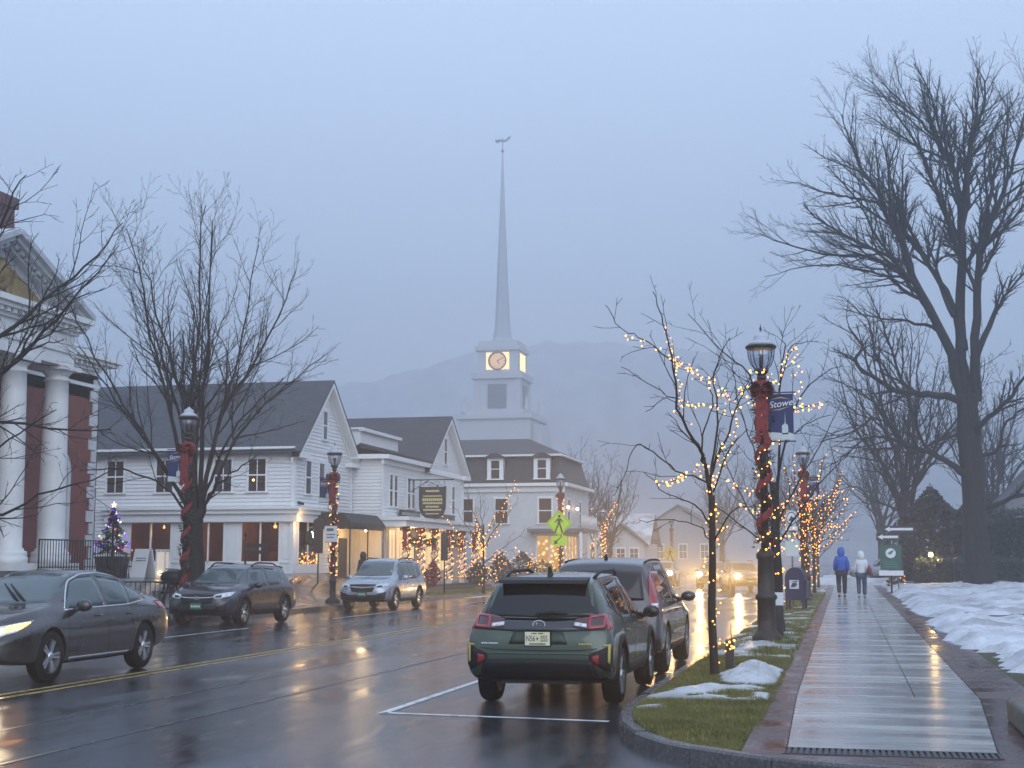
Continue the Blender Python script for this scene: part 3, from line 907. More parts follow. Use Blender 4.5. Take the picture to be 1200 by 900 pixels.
for y in (.4, 3.4, 6.0, 8.6, 11.4): g.box(-.02, y, 0, .06, y+.5, zs-.2)
g.build('shop_front', mat('shop_cream', (.66,.60,.50), .55, var=.06, scale=2), shop)
LITW = emis('lit_window', (1.0,.68,.34), 1.0)
for y0, y1 in ((.95, 2.0), (2.1, 3.3), (6.6, 8.4), (9.3, 11.2)):
    f = MB(); o_, u_, n_ = (0,0), EY, EAST
    for a in (y0, (y0+y1)/2-.03, y1-.06): wbox(f, o_, u_, n_, a, a+.06, -.02, .05, .7, 2.7)
    wbox(f, o_, u_, n_, y0, y1, -.02, .07, .62, .7); wbox(f, o_, u_, n_, y0, y1, -.02, .07, 2.7, 2.8)
    fo = f.build('window', TRIM, shop); q = MB(); wbox(q, o_, u_, n_, y0+.02, y1-.02, -.02, .03, .7, 2.7); q.build('pane', LITW, fo)
g = MB(); wbox(g, (0,0), EY, EAST, 4.2, 5.3, -.02, .04, 0, 2.3); dd = g.build('door', mat('door_green', (.10,.12,.11), .4), shop)
g = MB(); wbox(g, (0,0), EY, EAST, 4.4, 5.1, .04, .05, .9, 2.1); g.build('pane', LITW, dd)
for i, y in enumerate((.4, 2.9, 5.4, 8.1, 10.8, 13.6)):
    g = MB(); g.box(1.0, y-.09, 0, 1.18, y+.09, zs-.42); g.box(.96, y-.13, 0, 1.22, y+.13, .3); g.box(.96, y-.13, zs-.6, 1.22, y+.13, zs-.5)
    g.build('porch_post', TRIM, shop)
g = MB()
for i in range(3): g.box(-.0, .1, -.5, 1.4+.32*i, SD, .0-.14*i-.01*(i>0))
g.build('steps', mat('steps_dark', (.05,.05,.055), .3), shop)
g = MB(); wbox(g, (0,0), EY, EAST, 2.3, 5.6, .14, .22, zs+.10, zs+.48); sgn = g.build('name_board', mat('sign_black', (.02,.022,.024), .4), shop)
g = MB()
rr = random.Random(8)
y = 2.5
while y < 5.35:
    w_ = .07 + .09*rr.random(); wbox(g, (0,0), EY, EAST, y, y+w_, .22, .228, zs+.22, zs+.36); y += w_+.05
g.build('lettering', mat('letter_grey', (.35,.35,.34), .5), sgn)
g = MB(); wbox(g, (0,0), EY, EAST, 8.6, 12.4, .14, .22, zs+.10, zs+.48); g.build('name_board', mat('sign_green', (.05,.06,.055), .4), shop)
LT('porch_lamp', shop, (.7, 2.6, 2.6), 30, (1,.66,.32), .15); LT('porch_lamp', shop, (.7, 9.0, 2.6), 30, (1,.66,.32), .15)

# ---- mansard building
man = thing('mansard_building', 'white two storey building with dark mansard roof, dormers and lit shop window', 'building', (-16.95, 87, .45))
MW, MD, ze, zm, zp = 16.0, 9.0, 5.9, 7.75, 9.2
g = MB()
g.box(-MW, 0, -.5, 0, MD, ze)
g.build('wall', mat('grey_white_paint', (.60,.62,.64), .55, var=.06, scale=1.5), man)
g = MB()
ins = .55
A = [(-MW-.1,-.1),(.1,-.1),(.1,MD+.1),(-MW-.1,MD+.1)]; B = [(-MW+ins,ins-.1),(-ins+.1,ins-.1),(-ins+.1,MD-ins),(-MW+ins,MD-ins)]
for i in range(4):
    a, b_, c, d = A[i], A[(i+1)%4], B[(i+1)%4], B[i]
    g.poly((*a, ze+.12), (*b_, ze+.12), (*c, zm), (*d, zm))
B2 = [(-MW+ins-.25,ins-.4),(-ins+.4,ins-.4),(-ins+.4,MD-ins+.3),(-MW+ins-.25,MD-ins+.3)]
rg0, rg1 = (-MW+3.0, MD/2, zp), (-3.2, MD/2, zp)
g.poly((*B2[0], zm+.1), (*B2[1], zm+.1), rg1, rg0); g.poly((*B2[1], zm+.1), (*B2[2], zm+.1), rg1)
g.poly((*B2[2], zm+.1), (*B2[3], zm+.1), rg0, rg1); g.poly((*B2[3], zm+.1), (*B2[0], zm+.1), rg0)
g.build('roof', SHINGLE, man)
g = MB()
g.box(-MW-.3, -.36, ze-.08, .36, .0, ze+.12); g.box(0.0, .0, ze-.08, .36, MD+.3, ze+.12); g.box(-MW-.1, -.12, ze-.42, .12, -.0, ze-.12)
g.box(-MW+.2, ins-.44, zm-.02, -ins+.44, ins-.22, zm+.10); g.box(-ins+.2, ins-.2, zm-.02, -ins+.44, MD-ins, zm+.10)
g.box(-.12, -.05, 0, .04, .12, ze)
g.build('cornice', TRIM, man)
for x in (-4.35, -1.35, -7.6):
    d_ = MB()
    d_.box(x-.52, -.12, ze+.42, x-.27, .9, zm-.15); d_.box(x+.27, -.12, ze+.42, x+.52, .9, zm-.15)
    d_.box(x-.27, -.08, zm-.3, x+.27, .9, zm-.15); d_.box(x-.55, -.18, ze+.34, x+.55, .4, ze+.42); d_.box(x-.27, -.06, ze+1.0, x+.27, -.02, ze+1.06)
    dr_ = d_.build('dormer', TRIM, man)
    q = MB(); q.box(x-.27, -.04, ze+.42, x+.27, .1, zm-.3); q.build('pane', GLASSB, dr_)
    q = MB(); q.prism([(x-.75, zm-.14), (x+.75, zm-.14), (x+.2, zm+.16), (x-.2, zm+.16)], -.3, 1.2, 'y'); q.build('dormer_roof', SHINGLE, dr_)
for s in (-6.2, -3.95, -1.15): window(man, (0,0), EX, SOUTH, s, 3.55, .78, 1.5, 1, 2, GLASSB)
window(man, (0,0), EY, EAST, 1.6, 3.6, .8, 1.4, 1, 2); window(man, (0,0), EY, EAST, 5.6, 3.6, .8, 1.4, 1, 2)
window(man, (0,0), EX, SOUTH, -5.4, 1.4, .85, 1.0, 2, 2, LITW)
LITG = bpy.data.materials.new('lit_shop'); LITG.use_nodes = True
nt = LITG.node_tree; b = nt.nodes['Principled BSDF']; tc = nt.nodes.new('ShaderNodeTexCoord'); vo = nt.nodes.new('ShaderNodeTexVoronoi'); vo.inputs['Scale'].default_value = 3.2
nt.links.new(tc.outputs['Object'], vo.inputs['Vector']); rp = nt.nodes.new('ShaderNodeValToRGB')
rp.color_ramp.elements[0].color = (1.0,.72,.30,1); rp.color_ramp.elements[0].position = .08; rp.color_ramp.elements[1].color = (.30,.16,.055,1); rp.color_ramp.elements[1].position = .42
nt.links.new(vo.outputs['Distance'], rp.inputs[0]); nt.links.new(rp.outputs[0], b.inputs['Emission Color']); b.inputs['Emission Strength'].default_value = 1.8
b.inputs['Base Color'].default_value = (.05,.03,.02,1); b.inputs['Roughness'].default_value = .1
LITG.cycles.emission_sampling = 'NONE'
g = MB()                                # shop front, both faces of the corner
for s0, s1, o_, u_, n_ in ((-1.75, .02, (0,0), EX, SOUTH), (.0, 4.2, (0,0), EY, EAST)):
    wbox(g, o_, u_, n_, s0, s1, .0, .10, .0, .32); wbox(g, o_, u_, n_, s0-.1, s1, .0, .12, 2.72, 2.95)
    k = 3 if n_ == SOUTH else 5
    for i in range(k): 
        a = s0 + (s1-s0-.09)*i/(k-1); wbox(g, o_, u_, n_, a, a+.09, .0, .10, .32, 2.72)
sf = g.build('shop_front', TRIM, man)
q = MB(); wbox(q, (0,0), EX, SOUTH, -1.75, 0, .0, .03, .32, 2.72); wbox(q, (0,0), EY, EAST, .05, 4.2, .0, .03, .32, 2.72); q.build('pane', LITG, sf)
g = MB(); g.box(-2.1, -.95, 2.95, 1.4, .0, 3.16); g.box(.0, .0, 2.95, 1.4, 4.6, 3.16); g.build('porch_roof', mat('lead_roof', (.12,.13,.15), .5), man)
g = MB()
for x, y in ((1.25, -.8), (1.25, 1.9), (1.25, 4.4)): g.box(x-.08, y-.08, 0, x+.08, y+.08, 2.95)
g.build('porch_post', TRIM, man)
g = MB(); railing(g, [(1.3, -.85, 3.16), (1.3, 4.5, 3.16)], .8, .22); g.build('balcony_rail', TRIM, man)
for y in (.3, 3.4):
    g = MB(); g.ball((.25, y, 4.5), .11, 7); g.build('wall_lamp', emis('wall_lamp_glow', (1,.62,.25), 10), man)

# ---- church
CH = mat('church_fog_grey', (.52,.54,.57), .6)  # white church greyed towards the fog: part of its haze is painted in
chu = thing('church', 'white church tower with lit clock and a tall needle spire fading into fog', 'church', (-36.7*1.95, 298.5, -.7))
chu.scale = (1.95, 1.95, 1.94)
g = MB(); g.box(-4.0, -3.9, 0, 4.0, 3.9, 17.0); g.box(-4.3, -4.2, 16.6, 4.3, 4.2, 17.1); g.box(-3.7, -3.6, 17.1, 3.7, 3.6, 17.6)
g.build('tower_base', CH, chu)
g = MB(); g.box(-2.55, -2.5, 17.5, 2.55, 2.5, 21.6); g.box(-2.9, -2.85, 21.2, 2.9, 2.85, 21.9)
for sx in (-1, 1):
    for sy in (-1, 1): g.box(sx*2.3-.35, sy*2.25-.35, 17.6, sx*2.3+.35, sy*2.25+.35, 21.2)
for sx in (-1, 1):
    for sy in (-1, 1): g.lathe([(.3,17.1),(.3,17.9),(.12,18.1),(.16,18.6),(0,19.4)], (sx*3.5, sy*3.4, 0), 8)
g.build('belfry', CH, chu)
g = MB(); g.box(2.57, -1.05, 17.9, 2.65, 1.05, 20.6); g.build('louvre', mat('louvre_grey', (.16,.18,.21), .6), chu)
g = MB(); g.box(-1.05, -2.6, 17.9, 1.05, -2.52, 20.6)
for i in range(12): g.box(-1.0, -2.66, 18.0+i*.22, 1.0, -2.6, 18.1+i*.22)
g.build('louvre', mat('louvre_grey', (.16,.18,.21), .6), chu)
g = MB(); g.box(-2.3, -2.25, 21.9, 2.3, 2.25, 24.5); g.box(-2.55, -2.5, 24.4, 2.55, 2.5, 24.9); g.box(-2.2, -2.15, 24.9, 2.2, 2.15, 25.5)
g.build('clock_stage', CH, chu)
CLK = emis('clock_glow', (1.0, .66, .28), 2.6); CLK2 = emis('clock_face', (1.0,.62,.28), 1.1)
g = MB()
g.box(-1.3, -2.30, 22.25, 1.3, -2.27, 24.15); g.build('clock_surround', CLK, chu)
g = MB(); g.box(2.31, -1.3, 22.25, 2.34, 1.3, 24.15)
cl = g.build('clock_surround', CLK, chu)
g = MB(); g.lathe([(0,-.06),(.98,-.06),(1.02,0),(0,0)][::-1], (0, -2.32, 23.2), 24, 'y')
g.build('clock_face', CLK2, chu)
g = MB()
g.lathe([(.98,0),(1.06,-.1),(.9,-.1),(.88,0)], (0, -2.36, 23.2), 24, 'y')
for a, l in ((R(62), .78), (R(150), .5)):
    g.obox((math.sin(a)*l/2, -2.42, 23.2+math.cos(a)*l/2), (.09, .03, l), Matrix.Rotation(a, 3, 'Y'))
for i in range(12):
    a = i*math.pi/6; g.obox((math.sin(a)*.78, -2.40, 23.2+math.cos(a)*.78), (.06, .02, .16), Matrix.Rotation(a, 3, 'Y'))
g.build('clock_hands', mat('clock_dark', (.05,.04,.03), .5), chu)
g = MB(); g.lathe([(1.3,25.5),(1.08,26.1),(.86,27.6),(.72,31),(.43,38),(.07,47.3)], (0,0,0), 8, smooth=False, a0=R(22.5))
g.build('spire', mat('spire_fog_grey', (.42,.445,.48), .6), chu)  # colour matched to fog brightness, so the fading is painted on the spire
g = MB(); g.tube([(0,0,47),(0,0,49.4)], .05, 5); g.ball((0,0,47.8), .2, 8)
g.prism([(-.95,49.15),(-.5,49.2),(.4,49.1),(.75,49.5),(.95,49.45),(.85,49.2),(.4,48.85),(-.3,48.9),(-.7,48.75)], -.03, .03, 'y')
g.build('weather_vane', mat('vane_dark', (.12,.12,.13), .5), chu)
g = MB(); g.prism([(-5.5, 0), (5.5, 0), (5.5, 9.5), (0, 15), (-5.5, 9.5)], -.5, 26, 'y')
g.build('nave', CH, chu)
g = MB()
for s_ in (-1, 1): roof_slab(g, (0, -.9, 15.3), (0, 26.3, 15.3), (s_*6.2, 26.3, 9.0), (s_*6.2, -.9, 9.0), .2)
g.build('nave_roof', SHINGLE, chu)
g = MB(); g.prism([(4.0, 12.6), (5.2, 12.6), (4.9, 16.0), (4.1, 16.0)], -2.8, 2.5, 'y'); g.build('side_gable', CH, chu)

# ---- small house with snow on its roof, further along
hs = thing('cottage', 'small white cottage with a snow covered roof beyond the street lamps', 'house', (-19.6, 128, .6))
g = MB(); g.box(-6.5, 0, -.5, 2.2, 8, 2.6); g.prism([(-2.0,2.6),(2.2,2.6),(.1,4.2)], -1.2, 1.0, 'y'); g.box(-2.0, -1.2, 0, 2.2, 0, 2.6)
g.build('wall', mat('cottage_wall', (.52,.54,.56), .6), hs)
g = MB(); roof_slab(g, (-7, 4, 5.4), (2.6, 4, 5.4), (2.6, -.4, 2.5), (-7, -.4, 2.5), .15); roof_slab(g, (2.6, 4, 5.4), (-7, 4, 5.4), (-7, 8.4, 2.5), (2.6, 8.4, 2.5), .15)
g.build('roof', SNOW, hs)
g = MB(); roof_slab(g, (.1,-1.5,4.3),(.1,1.5,4.3),(2.5,1.5,2.5),(2.5,-1.5,2.5),.1); roof_slab(g, (.1,1.5,4.3),(.1,-1.5,4.3),(-2.3,-1.5,2.5),(-2.3,1.5,2.5),.1); g.build('porch_roof', SHINGLE, hs)
for s in (-1.2, 0.1, 1.3): window(hs, (0,-1.2), EX, SOUTH, s, .8, .7, 1.3, 2, 3)
# ---- tall hazy building further down on the left of the road and a house behind the hedge on the right
fh = thing('distant_house', 'faint grey house end far down the street in the fog', 'house', (-25.5, 232, .3))
fh.scale = (1.45, 1.45, 1.45)
g = MB(); g.prism([(-5, -.5), (4, -.5), (4, 4.2), (-.5, 7.0), (-5, 4.2)], 0, 10, 'y'); g.build('wall', mat('far_wall', (.34,.35,.38), .7), fh)
g = MB(); roof_slab(g, (-.5,-.4,7.2),(-.5,10.4,7.2),(4.5,10.4,4.0),(4.5,-.4,4.0),.2); roof_slab(g, (-.5,10.4,7.2),(-.5,-.4,7.2),(-5.5,-.4,4.0),(-5.5,10.4,4.0),.2); g.build('roof', SHINGLE, fh)
for s in (-2.6, .0, 2.4): window(fh, (0,0), EX, SOUTH, s, 1.2, .8, 1.5, 2, 2)
gh = thing('grey_house', 'grey house with a steep dark roof showing over the hedge behind the big tree', 'house', (13.6, 96, .5))
g = MB(); g.box(-3.6, 0, -.5, 9, 9, 4.6); g.prism([(-3.6,4.6),(5,4.6),(.7,9.2)], 0, 9, 'y')
g.build('wall', mat('grey_wall', (.25,.26,.28), .7), gh)
g = MB(); roof_slab(g, (.7,-.5,9.5),(.7,9.5,9.5),(5.6,9.5,4.3),(5.6,-.5,4.3),.2); roof_slab(g, (.7,9.5,9.5),(.7,-.5,9.5),(-4.2,-.5,4.3),(-4.2,9.5,4.3),.2); g.build('roof', SLATE, gh)
g = MB(); g.box(-4.0, -1.4, 3.5, 8, 0, 3.75); g.build('porch_roof', mat('snow_grey', (.42,.44,.48), .7), gh)
window(gh, (0,0), EX, SOUTH, -.5, 5.2, .9, 1.5, 2, 2); window(gh, (0,0), EX, SOUTH, 1.9, 5.2, .9, 1.5, 2, 2)

# ---- wooded hill behind the town
g = MB()
def hill(u, v):
    x = -420 + 840*u; y = 520 + 100*v
    h = 92*math.exp(-((x+110)/190)**2) + 44*math.exp(-((x-220)/180)**2) + 30*math.exp(-((x+330)/110)**2)
    h *= math.sin(min(1, v*1.3)*math.pi*.5)
    h += 5*noise.noise(Vector((x*.02, y*.02, 1)))*v + 3.5*noise.noise(Vector((x*.16, y*.16, 5))) + 3.0*abs(noise.noise(Vector((x*.55, y*.4, 9))))*min(1, v*3)
    return (x, y, min(h, 112)-.6)
g.grid(260, 40, hill)
struct(g.build('hill', mat('hill_fog_tone', (.40,.43,.48), .9, var=.2, scale=.12)))  # pale as the fog itself: haze over the woods put into the colour
# ------------------------------------------------------------- trees
BARK = mat('bark_dark', (.018,.016,.015), .75, spec=.25, var=.4, scale=6, bump=.7, stretch=(3,3,.6))
BARKY = mat('bark_young', (.022,.017,.014), .7, spec=.25, var=.35, scale=10, bump=.5, stretch=(2,2,.6))
BARKO = mat('bark_old', (.014,.013,.013), .85, var=.45, scale=5, bump=1.0, stretch=(3,3,.5), col2=(.036,.033,.031), spec=.2)

def smooth_pts(pts, n):
    """Catmull-Rom through pts, n pieces per span"""
    P = [Vector(p) for p in pts]; out = []
    for i in range(len(P)-1):
        p0 = P[max(i-1,0)]; p1 = P[i]; p2 = P[i+1]; p3 = P[min(i+2,len(P)-1)]
        for k in range(n):
            t = k/n
            out.append(.5*((2*p1)+(p2-p0)*t+(2*p0-5*p1+4*p2-p3)*t*t+(3*p1-p0-3*p2+p3)*t**3))
    out.append(P[-1]); return out

class Tree:
    """bare tree: limbs given, twigs grown"""
    def __init__(s, seed, up=.15, wob=.18, rmin=.005, maxlev=3, dens=(1.6,2.6,4.0,5.0), ratio=.5, ang=(30,62), seg=.35, t0=.15, p0=1.15, p1=.8):
        s.r = random.Random(seed); s.mb = MB(); s.up = up; s.wob = wob; s.rmin = rmin; s.maxlev = maxlev; s.dens = dens
        s.ratio = ratio; s.ang = ang; s.seg = seg; s.t0 = t0; s.p0 = p0; s.p1 = p1; s.paths = []
    def rnd(s): return Vector((s.r.gauss(0,1), s.r.gauss(0,1), s.r.gauss(0,1)))
    def limb(s, pts, r0, r1, lev=0, n=4, sprout=True, jit=.0):
        pts = smooth_pts(pts, n) if len(pts) > 2 or n > 1 else [Vector(p) for p in pts]
        if jit: pts = [pts[0]] + [p + s.rnd()*jit for p in pts[1:]]
        k = len(pts); rad = [r0+(r1-r0)*(i/(k-1))**.8 for i in range(k)]
        s.mb.tube(pts, rad, 8 if r0 > .12 else 6 if r0 > .04 else 4, caps=False)
        s.paths.append((pts, rad))
        if sprout: s.sprout(pts, rad, lev)
    def sprout(s, pts, rad, lev):
        if lev >= s.maxlev: return
        L = sum((b-a).length for a, b in zip(pts, pts[1:]))
        cnt = max(1, int(L*s.dens[min(lev, len(s.dens)-1)]+s.r.random()))
        k = len(pts)
        az = s.r.random()*6.28
        for i in range(cnt):
            t_ = s.t0 if lev == 0 else .15; t = t_ + (1-t_)*(i+s.r.random()*.9)/cnt
            f = min(t, .999)*(k-1); j = int(f); fr = f-j
            p = pts[j].lerp(pts[j+1], fr); rr = rad[j]+(rad[j+1]-rad[j])*fr
            d = (pts[j+1]-pts[j]).normalized()
            az += 2.4 + s.r.gauss(0,.4)
            pe = d.orthogonal().normalized(); pe.rotate(Matrix.Rotation(az, 3, d))
            a = R(s.ang[0] + (s.ang[1]-s.ang[0])*s.r.random())
            dd = (d*math.cos(a)+pe*math.sin(a)).normalized()
            cl = L*s.ratio*((s.p0-s.p1*t) if lev == 0 else (1.15-.8*t))*(.55+.75*s.r.random())
            if lev+1 >= s.maxlev: cl = min(cl, 1.5)
            s.branch(p, dd, max(cl, .12), max(rr*.62, s.rmin), lev+1)
    def branch(s, p, d, L, r, lev):
        n = max(2, min(7, int(L/s.seg)+1)); pts = [p]; st = L/n
        for i in range(n):
            d = (d + s.rnd()*s.wob + Vector((0,0,s.up))).normalized()
            p = p + d*st; pts.append(p)
        r1 = max(s.rmin*.7, r*.3)
        rad = [r+(r1-r)*i/n for i in range(n+1)]
        s.mb.tube(pts, rad, 5 if r > .05 else 4 if r > .02 else 3, caps=False)
        if lev <= 2: s.paths.append((pts, rad))
        s.sprout(pts, rad, lev)

def tree_thing(name, label, T, trunk_pts, trunk_r, loc, m, group=None, n=12, cat='tree', flare=True):
    root = thing(name, label, cat, loc, 0, group)
    g = MB(); pts = smooth_pts(trunk_pts, 5); k = len(pts)
    rad = [trunk_r[0]+(trunk_r[1]-trunk_r[0])*i/(k-1) for i in range(k)]
    if flare:
        L = pts[0]
        for i, p in enumerate(pts): rad[i] *= 1 + .35*math.exp(-(p-L).length/(trunk_r[0]*1.6))
    g.tube(pts, rad, n, caps=True)
    for i, (x, y, z) in enumerate(g.v):
        q = noise.noise(Vector((x*5, y*5, z*1.2)))*trunk_r[0]*.16
        c = pts[min(i//n, k-1)]; d = Vector((x, y, z))-c; d.z = 0
        if d.length > 1e-5: d.normalize(); g.v[i] = (x+d.x*q, y+d.y*q, z)
    g.build('trunk', m, root, fix=False)
    if T is not None: T.mb.build('crown', m, root, fix=False)
    return root

def pxl(pts, cx, cy, s, dep=0.0, seed=0, skew=0.0):
    """limb points given as sideways/up offsets (sheet units) from the foot, spread in depth"""
    r = random.Random(seed); out = []
    n = len(pts)
    for i, (x, y) in enumerate(pts):
        out.append(((x-cx)/s, dep*(i/(n-1))**.9 + skew*(x-cx)/s + (r.uniform(-.12,.12) if i else 0), (cy-y)/s))
    return out

# the multi-stemmed street tree in front of the inn
T = Tree(11, up=.10, wob=.13, rmin=.0044, maxlev=3, dens=(2.0,3.6,5.6), ratio=.40, ang=(20,44), seg=.35, t0=.28, p0=.85, p1=.35)
f_ = lambda pts, dep, sd: pxl(pts, 232, 721, 43, dep, sd, .22)
for i, (pts, dep, r0) in enumerate([
    ([(228,600),(205,470),(165,360),(130,262)], 1.2, .085), ([(230,600),(207,470),(188,380),(162,243)], -1.3, .08),
    ([(230,590),(213,500),(201,430),(204,215)], 2.2, .075), ([(232,600),(220,470),(224,380),(226,199)], .2, .10),
    ([(236,600),(250,470),(265,400),(274,237)], -1.8, .085), ([(236,590),(252,470),(292,390),(333,277)], 1.0, .08),
    ([(228,600),(190,480),(140,360),(93,268)], 2.4, .065), ([(238,590),(268,530),(310,480),(358,435)], -1.6, .06),
    ([(226,600),(180,515),(140,455),(102,390)], -1.0, .06), ([(238,610),(262,575),(300,552),(345,530)], -2.2, .055),
    ([(226,610),(205,565),(165,545),(128,550)], -2.0, .045), ([(233,590),(238,480),(245,380),(250,225)], 2.8, .07),
    ([(236,600),(262,500),(300,440),(352,380)], 2.4, .06), ([(230,600),(196,520),(150,430),(118,340)], -2.6, .055)]):
    T.limb(f_(pts, dep, i), r0, .012, 0, 5, jit=.03)
tree_thing('bare_street_tree', 'bare many-stemmed street tree standing close to the lamp by the navy car', T, [(0,0,-.1),(.02,0,1.2),(0,0,2.0),(0,0,3.0)], (.27,.19), (-18.42, 38.5, .15), BARK)

# limbs of a tree that stands beyond the left edge
T = Tree(23, up=.07, wob=.16, rmin=.006, maxlev=3, dens=(1.7,2.8,3.6), ratio=.42, ang=(24,52), seg=.4, t0=.12)
f_ = lambda pts, dep, sd: pxl(pts, -95, 731, 55, dep, sd, .22)
for i, (pts, dep, r0) in enumerate([
    ([(-95,560),(-40,470),(20,400),(70,340),(128,262)], .6, .09), ([(-95,580),(-40,490),(10,440),(60,405),(110,395)], -1.0, .06),
    ([(-95,600),(-50,600),(10,592),(70,566),(150,540)], .3, .065), ([(-95,560),(-60,420),(-20,320),(20,250),(50,190)], -.8, .09),
    ([(-95,600),(-40,560),(20,530),(70,505),(120,480)], -1.6, .05), ([(-95,520),(-30,400),(20,330),(60,280),(95,215)], 1.8, .08),
    ([(-95,560),(-110,400),(-120,250),(-110,120)], 1, .12), ([(-95,560),(-160,430),(-230,330),(-260,220)], -1, .10)]):
    T.limb(f_(pts, dep, i), r0, .01, 0, 4, jit=.03)
tree_thing('edge_tree', 'bare dark branches reaching in from a tree beyond the left edge of the view', T, [(0,0,-.1),(0,0,1.5),(.02,0,2.8),(0,.02,3.9)], (.30,.2), (-19.7, 27.0, .16), BARK)

# the great old tree on the right-hand lawn
T = Tree(5, up=.06, wob=.11, rmin=.0062, maxlev=3, dens=(1.55,3.0,5.0), ratio=.42, ang=(20,44), seg=.5, t0=.26, p0=.9, p1=.45)
f_ = lambda pts, dep, sd: pxl(pts, 1147, 690, 24.3, dep, sd, -.05)
for i, (pts, dep, r0, r1) in enumerate([
    ([(1138,480),(1119,407),(1086,335),(1069,285),(1048,234),(1027,196),(1008,140)], -1.5, .26, .02),
    ([(1143,480),(1136,407),(1143,293),(1140,217),(1128,179),(1103,134),(1065,98)], 1.5, .30, .02),
    ([(1150,480),(1153,407),(1162,310),(1187,243),(1205,190),(1222,120)], -1, .26, .02),
    ([(1143,300),(1153,188),(1172,134),(1166,92)], -1, .15, .015),
    ([(1140,420),(1128,361),(1103,310),(1081,268),(1056,221),(1018,183)], 2.5, .18, .015),
    ([(1104,380),(1086,342),(1048,331),(984,318),(917,331)], -2.0, .11, .012),
    ([(1098,365),(1081,331),(1039,302),(984,293),(925,272),(906,262)], 1.0, .12, .012),
    ([(1066,278),(1048,243),(1010,234),(984,226),(934,210)], -1.2, .10, .012),
    ([(1138,484),(1118,475),(1079,471),(1054,464),(1018,437),(1025,421),(1010,396)], -2.4, .20, .04),
    ([(1138,566),(1125,557),(1097,539),(1072,532),(1050,521),(1036,503),(1008,520),(975,528)], -3.4, .17, .02),
    ([(1050,521),(1030,520),(1000,545),(978,560)], -3.4, .07, .012),
    ([(1150,520),(1153,510),(1175,489),(1200,460),(1245,410)], -2, .18, .03),
    ([(1151,540),(1171,537),(1178,510),(1200,492),(1250,470)], -1.4, .10, .02),
    ([(1152,604),(1182,592),(1215,583),(1260,560)], -1, .14, .03),
    ([(1152,430),(1175,380),(1195,348),(1240,290)], 2, .17, .02),
    ([(1143,330),(1120,250),(1090,180),(1040,105)], -2.5, .14, .012),
    ([(1160,320),(1178,230),(1200,160),(1210,110)], 2.5, .14, .012),
    ([(1120,410),(1092,350),(1060,300),(1010,262),(955,250)], 3.4, .13, .012),
    ([(1140,240),(1132,170),(1125,125),(1120,90)], 1, .10, .012),
    ([(1110,395),(1080,380),(1040,370),(995,352)], 2.2, .10, .012), ([(1079,471),(1060,430),(1050,390),(1030,350)], -2.2, .09, .012),
    ([(1054,464),(1040,425),(1032,385),(1000,360)], -2.6, .08, .012), ([(1097,539),(1080,500),(1068,465),(1040,430)], -3.0, .08, .012), ([(1072,532),(1050,500),(1020,470),(985,455)], -3.6, .08, .012),
    ([(1130,380),(1110,320),(1075,240),(1060,160),(1058,118)], 3.0, .13, .012)]):
    T.limb(f_(pts, dep, i), r0*1.08, r1, 0 if r0 > .09 else 1, 4, jit=.04)
tree_thing('great_maple', 'huge old bare tree with thick trunk and heavy limbs on the snowy lawn', T,
    [(0,0,-.2),(-.1,0,2.5),(-.15,0,5.2),(-.25,0,7.2),(-.25,0,9.0)], (.60,.47), (6.1, 69.9, .48), BARKO, n=16)

# second bare tree beyond it
T = Tree(8, up=.12, wob=.15, rmin=.014, maxlev=3, dens=(1.1,1.7,2.2), ratio=.42, ang=(24,52), seg=.7, t0=.15)
for i in range(9):
    a = i*2.4; l = 1.6+1.2*(i%3)
    T.limb([(0,0,2.6+.3*i),(math.cos(a)*l*.4,math.sin(a)*l*.4,5.5+.3*i),(math.cos(a)*l,math.sin(a)*l,9+.6*(i%4)),(math.cos(a)*l*1.35,math.sin(a)*l*1.35,13+.5*(i%4))], .15, .02, 0, 3, jit=.06)
far_tree = tree_thing('bare_maple', 'slimmer bare tree just left of the great tree behind the iron fence', T, [(0,0,-.2),(0,0,2),(0,0,4.2),(.1,0,6)], (.42,.2), (3.45, 86, .5), BARKO)
for i, (x, y, s_, rz, lb) in enumerate([
    (10.5, 108, 1.05, 1.0, 'hazy bare tree showing between the great tree and the right edge'),
    (3.0, 122, .9, 2.2, 'hazy bare tree beyond the iron fence over the walking couple'),
    (-3.0, 150, .8, .6, 'faint bare tree closing the right side of the street in fog'),
    (-19.0, 118, .62, 2.9, 'hazy bare tree just left of the snow roofed cottage'),
    (-25.5, 140, .85, 4.0, 'faint bare tree rising behind the snow roofed cottage'),
    (-14.5, 175, .9, 1.7, 'very faint bare tree right of the yellow warning sign in the fog'),
    (-9, 195, 1.0, 5.2, 'very faint bare tree at the end of the street above the headlights'),
    (15.5, 88, .95, .3, 'bare tree with grey trunk in front of the grey house')]):
    dup(far_tree, (x, y, .3), rz, lb, scale=s_)

